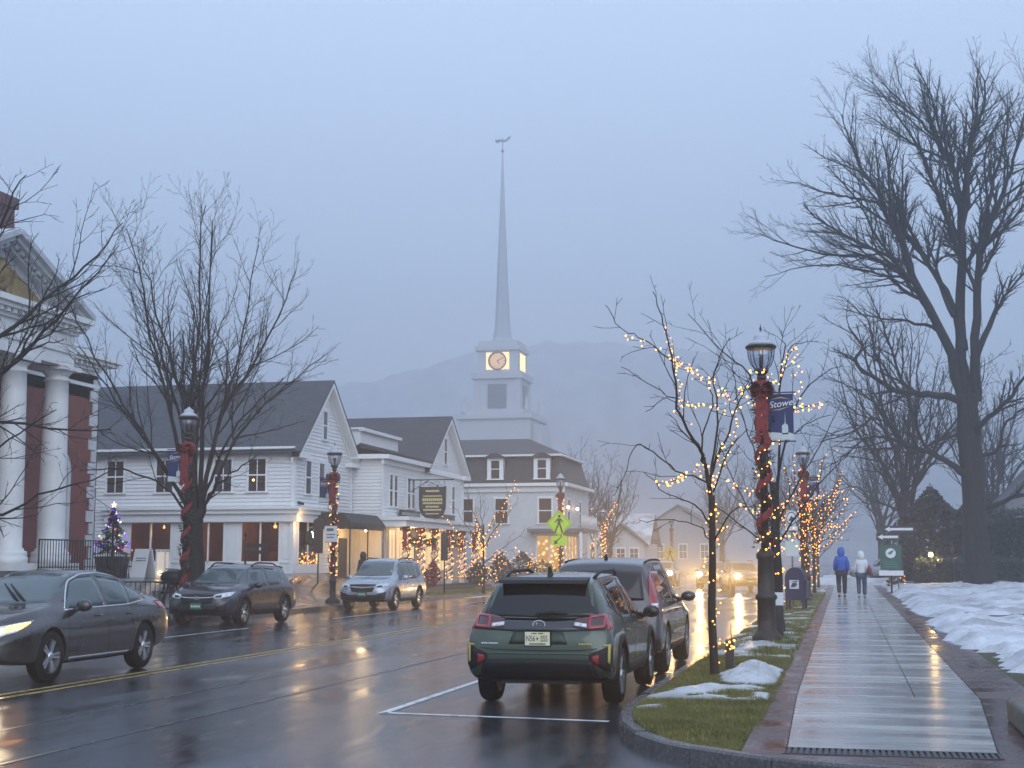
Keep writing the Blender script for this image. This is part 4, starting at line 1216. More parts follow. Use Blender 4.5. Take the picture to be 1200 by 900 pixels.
# street trees with light strings
def bulbs_on(name, label, paths, loc, spacing, r, group, mat_=None, jitter=.02, wire=True, cap=400, seed=1, cat='string lights'):
    rr = random.Random(seed); root = thing(name, label, cat, loc, 0, group)
    w = MB(); b = MB(); n = 0
    for pts, rad in paths:
        acc = rr.random()*spacing; wp = []
        for i in range(len(pts)-1):
            a, c = Vector(pts[i]), Vector(pts[i+1]); L = (c-a).length; t = acc
            while t < L and n < cap:
                u = t/L; q = a.lerp(c, u); ro = rad[i]+(rad[i+1]-rad[i])*u
                an = rr.random()*6.28; off = Vector((math.cos(an), math.sin(an), .4*rr.uniform(-1,1)))*(ro+r*.6+abs(rr.gauss(0, jitter)))
                b.ball(q+off, r*rr.uniform(.55,1.3), 6, rows=4); wp.append(q+off); n += 1
                t += spacing*rr.uniform(.6,1.4)
            acc = t-L
        if wire and len(wp) > 1: w.tube(wp, .004, 3, caps=False)
    if w.f: w.build('wire', BLACK, root)
    o = b.build('bulbs', mat_ or BULB, root); o['kind'] = 'stuff'
    return root

def helix(pts, r, turns, n=60):
    P = smooth_pts(pts, 8); out = []
    for i in range(n+1):
        f = i/n*(len(P)-1); j = min(int(f), len(P)-2); q = P[j].lerp(P[j+1], f-j); a = turns*2*math.pi*i/n
        out.append(q+Vector((math.cos(a)*r, math.sin(a)*r, 0)))
    return out

T = Tree(31, up=.10, wob=.16, rmin=.0045, maxlev=2, dens=(2.6,2.6), ratio=.36, ang=(28,58), seg=.2, t0=.2)
f_ = lambda pts, dep, sd: pxl(pts, 838, 791, 90, dep, sd, .1)
YL = [([(838,600),(830,547),(823,527),(803,483),(797,423),(788,383),(777,347)], -.3, .030),
      ([(797,428),(767,403),(740,390),(722,362)], -.5, .012), ([(801,470),(770,453),(730,425)], .3, .010),
      ([(838,600),(838,553),(853,517),(867,473),(884,436)], .6, .026), ([(834,570),(828,540),(827,513),(837,473),(833,445),(846,420)], .9, .018),
      ([(838,575),(820,562),(805,560),(780,540),(755,527),(743,567),(730,587)], -.7, .015),
      ([(838,625),(817,593),(783,580),(753,553)], .5, .014), ([(838,640),(825,620),(800,615),(768,616)], -.9, .010),
      ([(838,640),(863,605),(892,597)], -.4, .014), ([(840,580),(860,540),(884,512)], -.8, .014), ([(838,560),(846,500),(842,440),(860,395)], .2, .018),
      ([(867,473),(880,455),(905,452)], .7, .010), ([(803,483),(790,470),(768,487)], -.3, .008)]
for i, (pts, dep, r0) in enumerate(YL): T.limb(f_(pts, dep, i), r0, .005, 0, 4, jit=.012)
ya = tree_thing('young_tree', 'slim young bare tree wound with lights beside the parked cars', T, [(0,0,-.05),(-.02,0,.8),(0,0,1.5),(0,0,2.3)], (.058,.04), (-1.66, 18.57, .19), BARKY, n=10)
lp = lambda pts, dep: (smooth_pts(f_(pts, dep, 0), 6), [.012]*200)
bulbs_on('tree_lights', 'warm light string wound up the nearest young tree', [(helix([(0,0,.15),(-.02,0,1.2),(0,0,2.5)], .055, 6), [.0]*90),
    lp([(797,423),(790,395),(788,383)], -.2), lp([(740,392),(767,405),(797,425),(815,440)], -.3), lp([(812,500),(805,480),(840,478),(862,486)], .1), lp([(853,517),(845,545),(838,560)], .3), lp([(885,440),(900,436),(915,450)], .5), lp([(838,575),(828,560),(833,547),(845,553)], 0), lp([(797,423),(830,440),(866,470),(880,450)], .3), lp([(797,470),(820,480),(845,470),(885,452)], .1), lp([(797,425),(810,433),(838,455)], .2),
    lp([(845,560),(858,520),(867,473)], .4), lp([(778,568),(800,566),(815,560),(830,548)], -.5), lp([(779,571),(795,572),(812,564)], -.55), lp([(838,560),(862,570),(890,590)], -.3), lp([(840,605),(850,620),(843,626)], -.2), lp([(800,468),(803,440),(797,423)], 0)],
    (-1.66, 18.57, .19), .062, .0125, 'light strings on the street trees', seed=3, jitter=.05)

def street_tree(seed, H, spread, nl, mat_=BARKY, maxlev=2, rmin=.006, dens=(2.2,2.6), up=.10):
    T = Tree(seed, up=up, wob=.15, rmin=rmin, maxlev=maxlev, dens=dens, ratio=.40, ang=(26,56), seg=.3, t0=.15)
    r = random.Random(seed)
    for i in range(nl):
        a = i*2.4+r.random()*.5; z0 = H*(.26+.26*i/nl); l = spread*(.75+.4*r.random())*(1-.35*i/nl)
        zt = H*(.55+.45*(i+1)/nl)
        T.limb([(0,0,z0),(math.cos(a)*l*.35,math.sin(a)*l*.35,z0+(zt-z0)*.38),(math.cos(a)*l*.75,math.sin(a)*l*.75,z0+(zt-z0)*.72),(math.cos(a)*l,math.sin(a)*l,zt)], .026*H/5, .006, 0, 4, jit=.03)
    T.trunk = [(0,0,-.05),(.02,0,H*.2),(0,0,H*.4),(0,.01,H*.62)]
    return T
LG = 'light strings on the street trees'
def lit_tree(seed, loc, H, spread, nl, label, llabel, sp=.13, r=.02, share=.8, mat_=BULB, cap=260):
    T = street_tree(seed, H, spread, nl)
    o = tree_thing('street_tree', label, T, T.trunk, (.07*H/5,.035), loc, BARKY, n=8, group=None)
    rr = random.Random(seed); ps = [p for p in T.paths[:] if len(p[0]) > 8 or rr.random() < .12]
    ps = [p for p in ps if rr.random() < share]
    bulbs_on('tree_lights', llabel, [(helix([(0,0,.2),(0,0,H*.5)], .07, 7), [0]*90)]+ps, loc, sp, r, LG, mat_, seed=seed, wire=True, cap=cap)
    return o
# the one just behind the big lamp
T = Tree(47, up=.08, wob=.15, rmin=.005, maxlev=2, dens=(2.2,2.6), ratio=.38, ang=(26,56), seg=.25, t0=.2)
f_ = lambda pts, dep, sd: pxl(pts, 908, 735, 57, dep, sd, .1)
L2 = [([(908,600),(898,520),(883,440),(850,410),(815,367)], -.3, .032), ([(908,590),(920,520),(933,473),(960,440),(990,425)], .4, .030), ([(908,600),(915,500),(916,440),(922,400),(918,380)], .8, .032),
      ([(908,640),(935,600),(965,560),(995,530)], -.5, .026), ([(908,650),(880,620),(850,600),(815,560)], .6, .024), ([(908,620),(935,560),(960,520),(985,470)], 1.0, .026), ([(908,640),(875,590),(850,540),(838,500)], 1.2, .022),
      ([(914,470),(926,420),(935,402),(962,398)], .2, .014), ([(908,600),(890,540),(872,480),(868,430)], -.9, .020), ([(920,520),(945,500),(975,490)], -.7, .014)]
for i, (pts, dep, r0) in enumerate(L2): T.limb(f_(pts, dep, i), r0, .006, 0, 4, jit=.015)
tree_thing('young_tree', 'young bare tree with rough trunk right behind the big ribboned lamp post', T, [(0,0,-.05),(.02,0,1.0),(0,0,1.9),(.02,0,3.0)], (.13,.07), (-1.35, 29.3, .23), BARK, n=10)
lp = lambda pts, dep: (smooth_pts(f_(pts, dep, 0), 6), [.015]*200)
bulbs_on('tree_lights', 'warm light string looped through the young tree behind the big lamp', [lp([(880,470),(905,480),(935,476),(966,474)], 0), lp([(934,405),(937,430),(939,455),(938,480)], .2), lp([(918,440),(925,415),(935,405)], .2),
    lp([(930,482),(950,480),(967,472)], .1), lp([(905,600),(925,612),(930,640)], -.2), lp([(890,500),(905,520),(925,510)], -.4), lp([(870,590),(890,600),(912,594),(925,585)], -.4), (helix([(0,0,.6),(.02,0,1.9)], .13, 4), [0]*90)],
    (-1.35, 29.3, .23), .075, .0175, LG, seed=9, jitter=.05)
lit_tree(61, (-1.35, 47.5, .29), 5.0, 1.9, 9, 'small bare tree thick with lights beyond the dark blue collection box', 'dense warm light string in the tree beyond the dark blue collection box', .17, .019, .75)
lit_tree(62, (-1.25, 60, .33), 5.2, 2.1, 10, 'small bare lit tree beyond the second ribboned lamp on the right', 'dense warm light string in the tree past the second right lamp', .18, .022, .8)
lit_tree(63, (-1.3, 72, .36), 5.0, 1.9, 9, 'farthest lit tree of the right-hand verge', 'warm light string in the farthest tree of the right verge', .2, .026, .8)
lit_tree(64, (-16.75, 66, .15), 5.2, 2.2, 9, 'bare lit tree on the far verge in front of the mansard building', 'warm light string in the tree before the mansard building', .2, .026, .45)
lit_tree(65, (-16.6, 96, .2), 5.5, 2.3, 9, 'bare lit tree right of the walking sign on the far side', 'sparse warm light string in the tree right of the walking sign', .26, .034, .3)
lit_tree(66, (-17.9, 92, .2), 3.6, 2.0, 8, 'low lit tree beneath the mansard corner', 'warm light string in the low tree beneath the mansard corner', .22, .034, .5)

# low shrubs with light strings on the far side
def shrub(name, label, loc, rx, ry, h, n, m, lights=None, seed=1, llabel=None, cat='shrub', leaf=.09):
    r = random.Random(seed); root = thing(name, label, cat, loc)
    g = MB()
    for i in range(n):
        a = r.random()*6.28; t = r.random()**.5; z = r.random()
        k = math.sin(math.pi*(.12+.8*z))**.7
        p = Vector((rx*t*k*math.cos(a), ry*t*k*math.sin(a), h*z*(1-.25*t)))
        d1 = Vector((r.gauss(0,1), r.gauss(0,1), r.gauss(0,.8))).normalized(); d2 = d1.orthogonal().normalized(); d2.rotate(Matrix.Rotation(r.random()*6, 3, d1)); 
        s_ = leaf*r.uniform(.6,1.3); d1 *= s_; d2 *= s_*.55
        g.poly(p-d1, p+d2, p+d1, p-d2)
    g.build('foliage', m, root, fix=False)
    g = MB()
    for i in range(5):
        a = i*1.26; g.tube([(0,0,-.05),(rx*.4*math.cos(a),ry*.4*math.sin(a),h*.6)], .012, 4)
    g.build('stem', BARK, root)
    if lights:
        b = []
        for i in range(lights):
            a0 = r.random()*6.28; 
            b.append(([Vector((rx*(1.0+.15*r.gauss(0,1))*math.sin(math.pi*(.15+.75*k/5))*math.cos(a0+k*.5+r.gauss(0,.35)), ry*.95*math.sin(math.pi*(.15+.75*k/5))*math.sin(a0+k*.5), h*(k/5)+r.gauss(0,.1))) for k in range(6)], [0]*6))
        bulbs_on('shrub_lights', llabel, b, loc, .42, .024, 'light strings on shrubs', seed=seed)
    return root
LEAFD = mat('leaf_dark', (.013,.026,.014), .5, var=.5, scale=3)
LEAFB = mat('twig_brown', (.07,.05,.04), .7, var=.4, scale=3)
shrub('shrub', 'lit round evergreen shrub left of the mansard shop window', (-18.9, 84, .4), .9, .8, 1.9, 900, LEAFD, 7, 2, 'warm light string on the round shrub left of the mansard window')
shrub('shrub', 'low brown twiggy shrub below the walking sign', (-16.7, 90, .2), 2.2, .8, 1.3, 700, LEAFB, 6, 3, 'warm light string on the twiggy shrub below the walking sign')
shrub('shrub', 'snow dusted lit shrub in front of the cottage', (-17.4, 108, .2), 2.0, .8, 1.9, 700, LEAFB, 9, 4, 'warm light string on the shrub in front of the cottage')

# evergreens and hedges behind the iron fence
NEEDLE = mat('needles', (.009,.017,.013), .6, var=.5, scale=1.5)
shrub('evergreen', 'broad dark evergreen behind the iron fence left of the great trunk', (4.6, 80, .4), 2.5, 1.8, 5.4, 5200, NEEDLE, None, 4, cat='tree', leaf=.17)
shrub('evergreen', 'second dark evergreen tucked behind the great trunk', (7.4, 84, .4), 2.2, 1.8, 5.6, 4200, NEEDLE, None, 6, cat='tree', leaf=.17)
def hedge(name, label, x0, x1, y0, y1, z0, h, n, seed, m=None):
    r = random.Random(seed); root = thing(name, label, 'hedge', ((x0+x1)/2, (y0+y1)/2, z0))
    g = MB(); hx, hy = (x1-x0)/2, (y1-y0)/2
    for i in range(n):
        f = r.random()
        if f < .45: p = Vector((r.uniform(-hx,hx), -hy+abs(r.gauss(0,.15)), h*r.random()))
        elif f < .75: p = Vector((r.uniform(-hx,hx), r.uniform(-hy,hy), h+r.gauss(0,.1)))
        else: p = Vector((r.choice((-1,1))*hx*(1-abs(r.gauss(0,.04))), r.uniform(-hy,hy), h*r.random()))
        p.z = p.z*(1+.10*noise.noise(Vector((p.x*.9, p.y, 0)))) + .05
        d1 = Vector((r.gauss(0,1), r.gauss(0,1), r.gauss(0,1))).normalized()*.10*r.uniform(.6,1.4); d2 = d1.orthogonal()*.6
        g.poly(p-d1, p+d2, p+d1, p-d2)
    g.build('foliage', m or LEAFD, root, fix=False)
    g = MB(); g.box(-hx+.18, -hy+.18, -.1, hx-.18, hy-.18, h*.93); g.build('core', mat('hedge_core', (.010,.016,.010), .9), root)
hedge('hedge', 'tall clipped dark hedge right of the great trunk', 7.6, 22, 77, 79.5, .5, 3.6, 9000, 5)
hedge('hedge', 'low hedge running behind the iron fence', 3.4, 24, 74.2, 75, .5, 1.1, 5000, 7)
# ------------------------------------------------------------- street lamps
def text_obj(name, body, size, parent, m, loc=(0,0,0), rot=(0,0,0), shear=0.0, ext=.002, align='CENTER', sx=1.0):
    cu = bpy.data.curves.new(name, 'FONT'); cu.body = body; cu.size = size; cu.extrude = ext; cu.shear = shear
    cu.align_x = align; cu.align_y = 'CENTER'
    t = bpy.data.objects.new(name, cu); COL.objects.link(t)
    dg = bpy.context.evaluated_depsgraph_get(); dg.update()
    me = bpy.data.meshes.new_from_object(t.evaluated_get(dg))
    bpy.data.objects.remove(t)
    me.materials.clear(); me.materials.append(m)
    o = bpy.data.objects.new(name, me); COL.objects.link(o); o.parent = parent; o.location = loc; o.rotation_euler = rot; o.scale = (sx, 1, 1)
    return o

LAMPM = mat('lamp_iron', (.010,.009,.009), .4, var=.3, scale=8)
LBASE = mat('lamp_base_bronze', (.022,.013,.009), .55, var=.45, scale=7, bump=.5)
LROOF = mat('lantern_roof', (.42,.45,.50), .35)
LGLASS = bpy.data.materials.new('lantern_glass'); LGLASS.use_nodes = True
nt = LGLASS.node_tree; nt.nodes.remove(nt.nodes['Principled BSDF'])
t1 = nt.nodes.new('ShaderNodeBsdfTransparent'); t1.inputs[0].default_value = (.80,.83,.88,1)
t2 = nt.nodes.new('ShaderNodeBsdfGlossy'); t2.inputs['Roughness'].default_value = .08; t2.inputs[0].default_value = (.8,.8,.85,1)
tm = nt.nodes.new('ShaderNodeMixShader'); tm.inputs[0].default_value = .16
nt.links.new(t1.outputs[0], tm.inputs[1]); nt.links.new(t2.outputs[0], tm.inputs[2]); nt.links.new(tm.outputs[0], nt.nodes['Material Output'].inputs[0])
BLUE = mat('banner_blue', (.006,.017,.095), .6, var=.12, scale=5)
BPALE = mat('banner_pale', (.50,.55,.56), .6); BGOLD = mat('banner_gold', (.42,.30,.12), .6)

def lamp(loc, side, label, wide_base=True, banner=True):
    root = thing('street_lamp', label, 'street lamp', loc, 0, 'ribboned street lamps')
    g = MB()
    rb = .165 if wide_base else .11
    g.lathe([(.27,0),(.27,.06),(.23,.12),(.20,.16),(rb,.2),(rb,.72),(rb+.03,.75),(rb+.03,.80),(rb-.01,.84),(rb-.025,1.45),(rb,1.48),(rb,1.55),(.075,1.66)], (0,0,0), 16)
    g.build('base', LBASE, root)
    g = MB(); g.lathe([(.075,1.6),(.062,4.0),(.055,4.72),(.085,4.74),(.085,4.8),(.06,4.83)], (0,0,0), 12); g.build('pole', LAMPM, root)
    g = MB()
    g.lathe([(.06,4.8),(.12,4.86),(.14,4.92),(.10,4.94)], (0,0,0), 14)
    zt = 5.34
    prof = [(.115,4.93),(.19,5.02),(.235,5.16),(.25,zt-.02)]
    for i in range(8):
        a = i*math.pi/4+.2
        g.tube([(r*math.cos(a), r*math.sin(a), z) for r, z in prof], .0085, 4)
    g.lathe([(.25,zt-.04),(.285,zt-.02),(.285,zt+.02),(.25,zt+.03)], (0,0,0), 20)
    g.tube([(0,0,4.9),(0,0,5.2)], .03, 6)
    ln = g.build('lantern', LAMPM, root)
    g = MB(); g.lathe([(.11,4.94),(.183,5.02),(.227,5.16),(.242,zt-.03)], (0,0,0), 20); g.build('glass', LGLASS, ln)
    g = MB(); g.lathe([(.26,zt+.03),(.20,zt+.10),(.13,zt+.13),(.135,zt+.19),(.10,zt+.23),(.05,zt+.25),(.03,zt+.29)], (0,0,0), 18); g.build('hood', LROOF, ln)
    g = MB(); g.lathe([(.03,zt+.28),(.012,zt+.31),(.022,zt+.34),(.012,zt+.38),(0,zt+.44)], (0,0,0), 8); g.build('finial', LAMPM, ln)
    if banner:
        bw, z0, z1 = .46, 3.62, 4.46
        a, b_ = (.10, .10+bw) if side > 0 else (-.10-bw, -.10)
        g = MB()
        for z in (z0-.03, z1+.03): g.tube([(.05*side, 0, z), ((.14+bw)*side, 0, z)], .013, 5)
        g.build('banner_arm', LAMPM, root)
        g = MB(); g.box(a, -.008, z0, b_, .008, z1); bn = g.build('banner', BLUE, root)
        c = (a+b_)/2
        g = MB()
        for y0, y1 in ((-.012,-.0085), (.0085,.012)):
            g.prism([(a, z0), (b_, z0), (b_, z0+.10), (c+.16, z0+.13), (c+.05, z0+.12), (a, z0+.15)], y0, y1, 'y')
            g.prism([(c-.03+.05,z0+.1),(c+.08+.05,z0+.1),(c+.08+.05,z0+.26),(c+.035+.05,z0+.3),(c+.03+.05,z0+.52),(c+.02+.05,z0+.3),(c-.03+.05,z0+.26)], y0, y1, 'y')
        g.build('steeple_print', BPALE, bn)
        g = MB()
        for y0, y1 in ((-.0118,-.0085), (.0085,.0118)):
            g.prism([(a+.05,z1-.10),(c,z1-.05),(b_-.04,z1-.10),(c,z1-.075)], y0, y1, 'y')
            g.prism([(a+.05,z1-.30),(c,z1-.27),(b_-.04,z1-.22),(c,z1-.295)], y0, y1, 'y')
        g.build('swoosh_print', BGOLD, bn)
        text_obj('banner_lettering', 'Stowe', .17, bn, mat('letter_white', (.75,.76,.78), .6), (c, -.011, z1-.18), (R(90), R(-8), 0), .35)
    return root

def garland(loc, label, z0, z1, bow_z, full=True, seed=1, r=.125, glow=1.0, ribw=.16):
    """red ribbon and evergreen rope wound round a post, bow on top"""
    rr = random.Random(seed)
    root = thing('post_garland', label, 'garland', loc, 0, 'ribbon garlands on the lamp posts')
    g = MB(); n = int((z1-z0)*34); pr = None
    for i in range(n+1):
        t = i/n; z = z0+(z1-z0)*t; a = t*(z1-z0)*2*math.pi/.62
        ro = r*(1.0+.08*math.sin(i*1.7))
        p0 = g.add([(ro*math.cos(a), ro*math.sin(a), z-ribw/2), (ro*1.14*math.cos(a), ro*1.14*math.sin(a), z), (ro*math.cos(a), ro*math.sin(a), z+ribw/2)])
        if pr is not None:
            g.face((pr, p0, p0+1, pr+1), True); g.face((pr+1, p0+1, p0+2, pr+2), True)
        pr = p0
    g.build('ribbon', RED, root)
    g = MB(); n = int((z1-z0)*210)
    for i in range(n):
        t = rr.random(); z = z0+(z1-z0)*t; a = t*(z1-z0)*2*math.pi/.62+math.pi+rr.gauss(0,.5)
        ro = r*rr.uniform(.9,1.45); p = Vector((ro*math.cos(a), ro*math.sin(a), z+rr.gauss(0,.05)))
        d1 = Vector((math.cos(a), math.sin(a), rr.gauss(0,.6))).normalized()*rr.uniform(.05,.11); d2 = Vector((-math.sin(a), math.cos(a), rr.gauss(0,.4)))*.024
        g.poly(p-d2, p+d1, p+d2)
    g.build('greenery', GREENERY, root, fix=False)
    g = MB()                              # bow: four loops, a knot and two tails
    for k, (sx, sz) in enumerate(((1,.35),(-1,.35),(1,-.25),(-1,-.25))):
        for dep in (-.02, .05):
            pts = []
            for i in range(9):
                u = i/8*2*math.pi
                pts.append((sx*(.115-.115*math.cos(u)), -r-.03+dep-.05*math.sin(u/2), bow_z+sz*.12*math.sin(u/2)+.085*math.sin(u)))
            for i in range(8):
                a, b_ = Vector(pts[i]), Vector(pts[i+1]); w_ = Vector((0,.055,.0))
                g.poly(a-w_, b_-w_, b_+w_, a+w_)
    g.ball((0,-r-.06,bow_z), .05, 8)
    for s in (-1, 1):
        pts = [(s*.03,-r-.05,bow_z), (s*.06,-r-.07,bow_z-.35), (s*.05,-r-.06,bow_z-.75), (s*.09,-r-.05,bow_z-1.0)]
        for a, b_ in zip(pts, pts[1:]):
            w_ = Vector((.055,0,0)); a, b_ = Vector(a), Vector(b_)
            g.poly(a-w_, a+w_, b_+w_, b_-w_)
    g.lathe([(.06,bow_z-.19),(.19,bow_z-.12),(.225,bow_z),(.19,bow_z+.12),(.06,bow_z+.19)], (0,.0,0), 12)
    g.build('bow', RED, root, fix=False)
    return root

def post_lights(loc, label, z0, z1, r, sp, br, seed, mat_=None):
    return bulbs_on('post_lights', label, [(helix([(0,0,z0),(0,0,(z0+z1)/2),(0,0,z1)], r, (z1-z0)/.28, 160), [0]*200)], loc, sp, br, 'light strings on the lamp posts', mat_ or BULB, jitter=.035, seed=seed, cap=200)

RL1 = (-1.40, 26.3, .22)
lamp(RL1, 1, 'nearest tall street lamp with red bow and steeple banner on the right verge')
garland(RL1, 'red ribbon garland on the nearest right lamp post', 1.75, 4.62, 4.55, seed=1, r=.14)
post_lights(RL1, 'warm lights on the nearest right lamp post', 1.5, 4.75, .135, .125, .0165, 2)
RL2 = (-1.42, 54.3, .30)
lamp(RL2, 1, 'second lit street lamp on the right verge beyond the collection box')
garland(RL2, 'red ribbon garland on the second right lamp post', .4, 4.62, 4.55, seed=2)
post_lights(RL2, 'warm lights on the second right lamp post', .6, 4.75, .15, .13, .024, 3)
LL1 = (-17.2, 35.3, .15)
lamp(LL1, -1, 'unlit far-side lamp with red bow beside the bare many-stemmed tree', False)
garland(LL1, 'unlit red ribbon garland on the lamp post by the many-stemmed tree', .5, 4.62, 4.5, seed=3, r=.12)
LL2 = (-17.9, 48.6, .15)
lamp(LL2, -1, 'far-side lamp with lit garland in front of the black awning', False)
garland(LL2, 'red ribbon garland on the lamp post before the black awning', .9, 4.62, 4.5, seed=4)
post_lights(LL2, 'warm lights on the lamp post before the black awning', .95, 4.5, .14, .13, .021, 5)
LL3 = (-15.75, 80, .2)
o = lamp(LL3, -1, 'far-side lamp behind the yellow-green walking sign', False, banner=False); o.scale = (1.1,1.1,1.14)
o = garland(LL3, 'red ribbon garland on the lamp post with the walking sign', .6, 4.62, 4.5, seed=5); o.scale = (1.1,1.1,1.14)
post_lights(LL3, 'warm lights on the lamp post with the walking sign', .6, 5.0, .16, .16, .03, 6)
LL4 = (-19.1, 115, .2)
lamp(LL4, -1, 'far hazy lamp with lit garland left of the cottage porch', False, banner=False)
garland(LL4, 'red ribbon garland on the hazy lamp post left of the cottage porch', .6, 4.62, 4.5, seed=6)
post_lights(LL4, 'warm lights on the hazy lamp post left of the cottage porch', .6, 4.5, .16, .2, .045, 7)
LL5 = (-16.6, 141, .2)
lamp(LL5, -1, 'faintest street lamp above the yellow warning sign', False, banner=False)
garland(LL5, 'red ribbon garland on the faintest lamp post', .6, 4.62, 4.5, seed=7)
# ------------------------------------------------------------- cars
RUB = mat('tyre_rubber', (.008,.008,.009), .65, spec=.2)
RIMM = mat('rim_metal', (.30,.31,.33), .35, metal=.8)
RIMD = mat('rim_dark', (.05,.05,.055), .4, metal=.5)
PLAST = mat('black_plastic', (.008,.008,.010), .5, bump=.1, scale=60, spec=.25)
CARGL = mat('car_glass', (.006,.008,.011), .04, spec=.5)
CARGLT = mat('car_glass_teal', (.055,.085,.092), .06, spec=.7)
SEAM = mat('panel_gap', (.006,.006,.007), .6)
TAILR = mat('tail_red', (.22,.006,.012), .12, coat=1, emit=(1,.02,.02), es=.04)
TAILD = mat('tail_dark', (.05,.004,.008), .12, coat=1)
LENSW = mat('lens_white', (.60,.61,.64), .1, coat=1, var=.4, scale=22)
CHROME = mat('chrome', (.62,.63,.65), .14, metal=1)
SILV = mat('badge_silver', (.60,.62,.65), .25, metal=.8)
GOLD = mat('trim_gold', (.45,.36,.10), .4)
PLATEW = mat('plate_pale', (.62,.56,.26), .5, col2=(.72,.70,.56), scale=6)
PLATEG = mat('plate_green', (.015,.12,.075), .5)
INK = mat('plate_ink', (.03,.03,.035), .6)
def paint(name, col, metal=.45, rough=.32):
    m = mat(name, col, rough, metal=metal, coat=1.0, spec=.5, rvar=.07, scale=2.2, bump=.012, bscale=160)
    nt = m.node_tree; b = nt.nodes['Principled BSDF']; L = nt.links.new      # road film on the sills and bumpers
    if 'road_film' in nt.nodes: return m
    tc = nt.nodes.new('ShaderNodeTexCoord'); sx = nt.nodes.new('ShaderNodeSeparateXYZ'); L(tc.outputs['Object'], sx.inputs[0])
    mr = nt.nodes.new('ShaderNodeMapRange'); mr.name = 'road_film'; mr.inputs[1].default_value = .70; mr.inputs[2].default_value = .25; L(sx.outputs[2], mr.inputs[0])
    nz = nt.nodes.new('ShaderNodeTexNoise'); nz.inputs['Scale'].default_value = 5; nz.inputs['Detail'].default_value = 8; L(tc.outputs['Object'], nz.inputs['Vector'])
    mu = nt.nodes.new('ShaderNodeMath'); mu.operation = 'MULTIPLY'; L(mr.outputs[0], mu.inputs[0]); L(nz.outputs['Fac'], mu.inputs[1])
    mx = nt.nodes.new('ShaderNodeMix'); mx.data_type = 'RGBA'; mx.inputs[6].default_value = (*col, 1); mx.inputs[7].default_value = (.045,.042,.040,1)
    L(mu.outputs[0], mx.inputs[0]); L(mx.outputs[2], b.inputs['Base Color'])
    m2 = nt.nodes.new('ShaderNodeMath'); m2.operation = 'MULTIPLY_ADD'; m2.inputs[1].default_value = -1.2; m2.inputs[2].default_value = 1.0; m2.use_clamp = True
    L(mu.outputs[0], m2.inputs[0]); L(m2.outputs[0], b.inputs['Coat Weight'])
    return m

def crom(P, n):
    """Catmull-Rom on rows of an array"""
    P = np.array(P, float); out = []
    for i in range(len(P)-1):
        p0 = P[max(i-1,0)]; p1 = P[i]; p2 = P[i+1]; p3 = P[min(i+2,len(P)-1)]
        for k in range(n):
            t = k/n; out.append(.5*((2*p1)+(p2-p0)*t+(2*p0-5*p1+4*p2-p3)*t*t+(3*p1-p0-3*p2+p3)*t**3))
    out.append(P[-1]); return np.array(out)

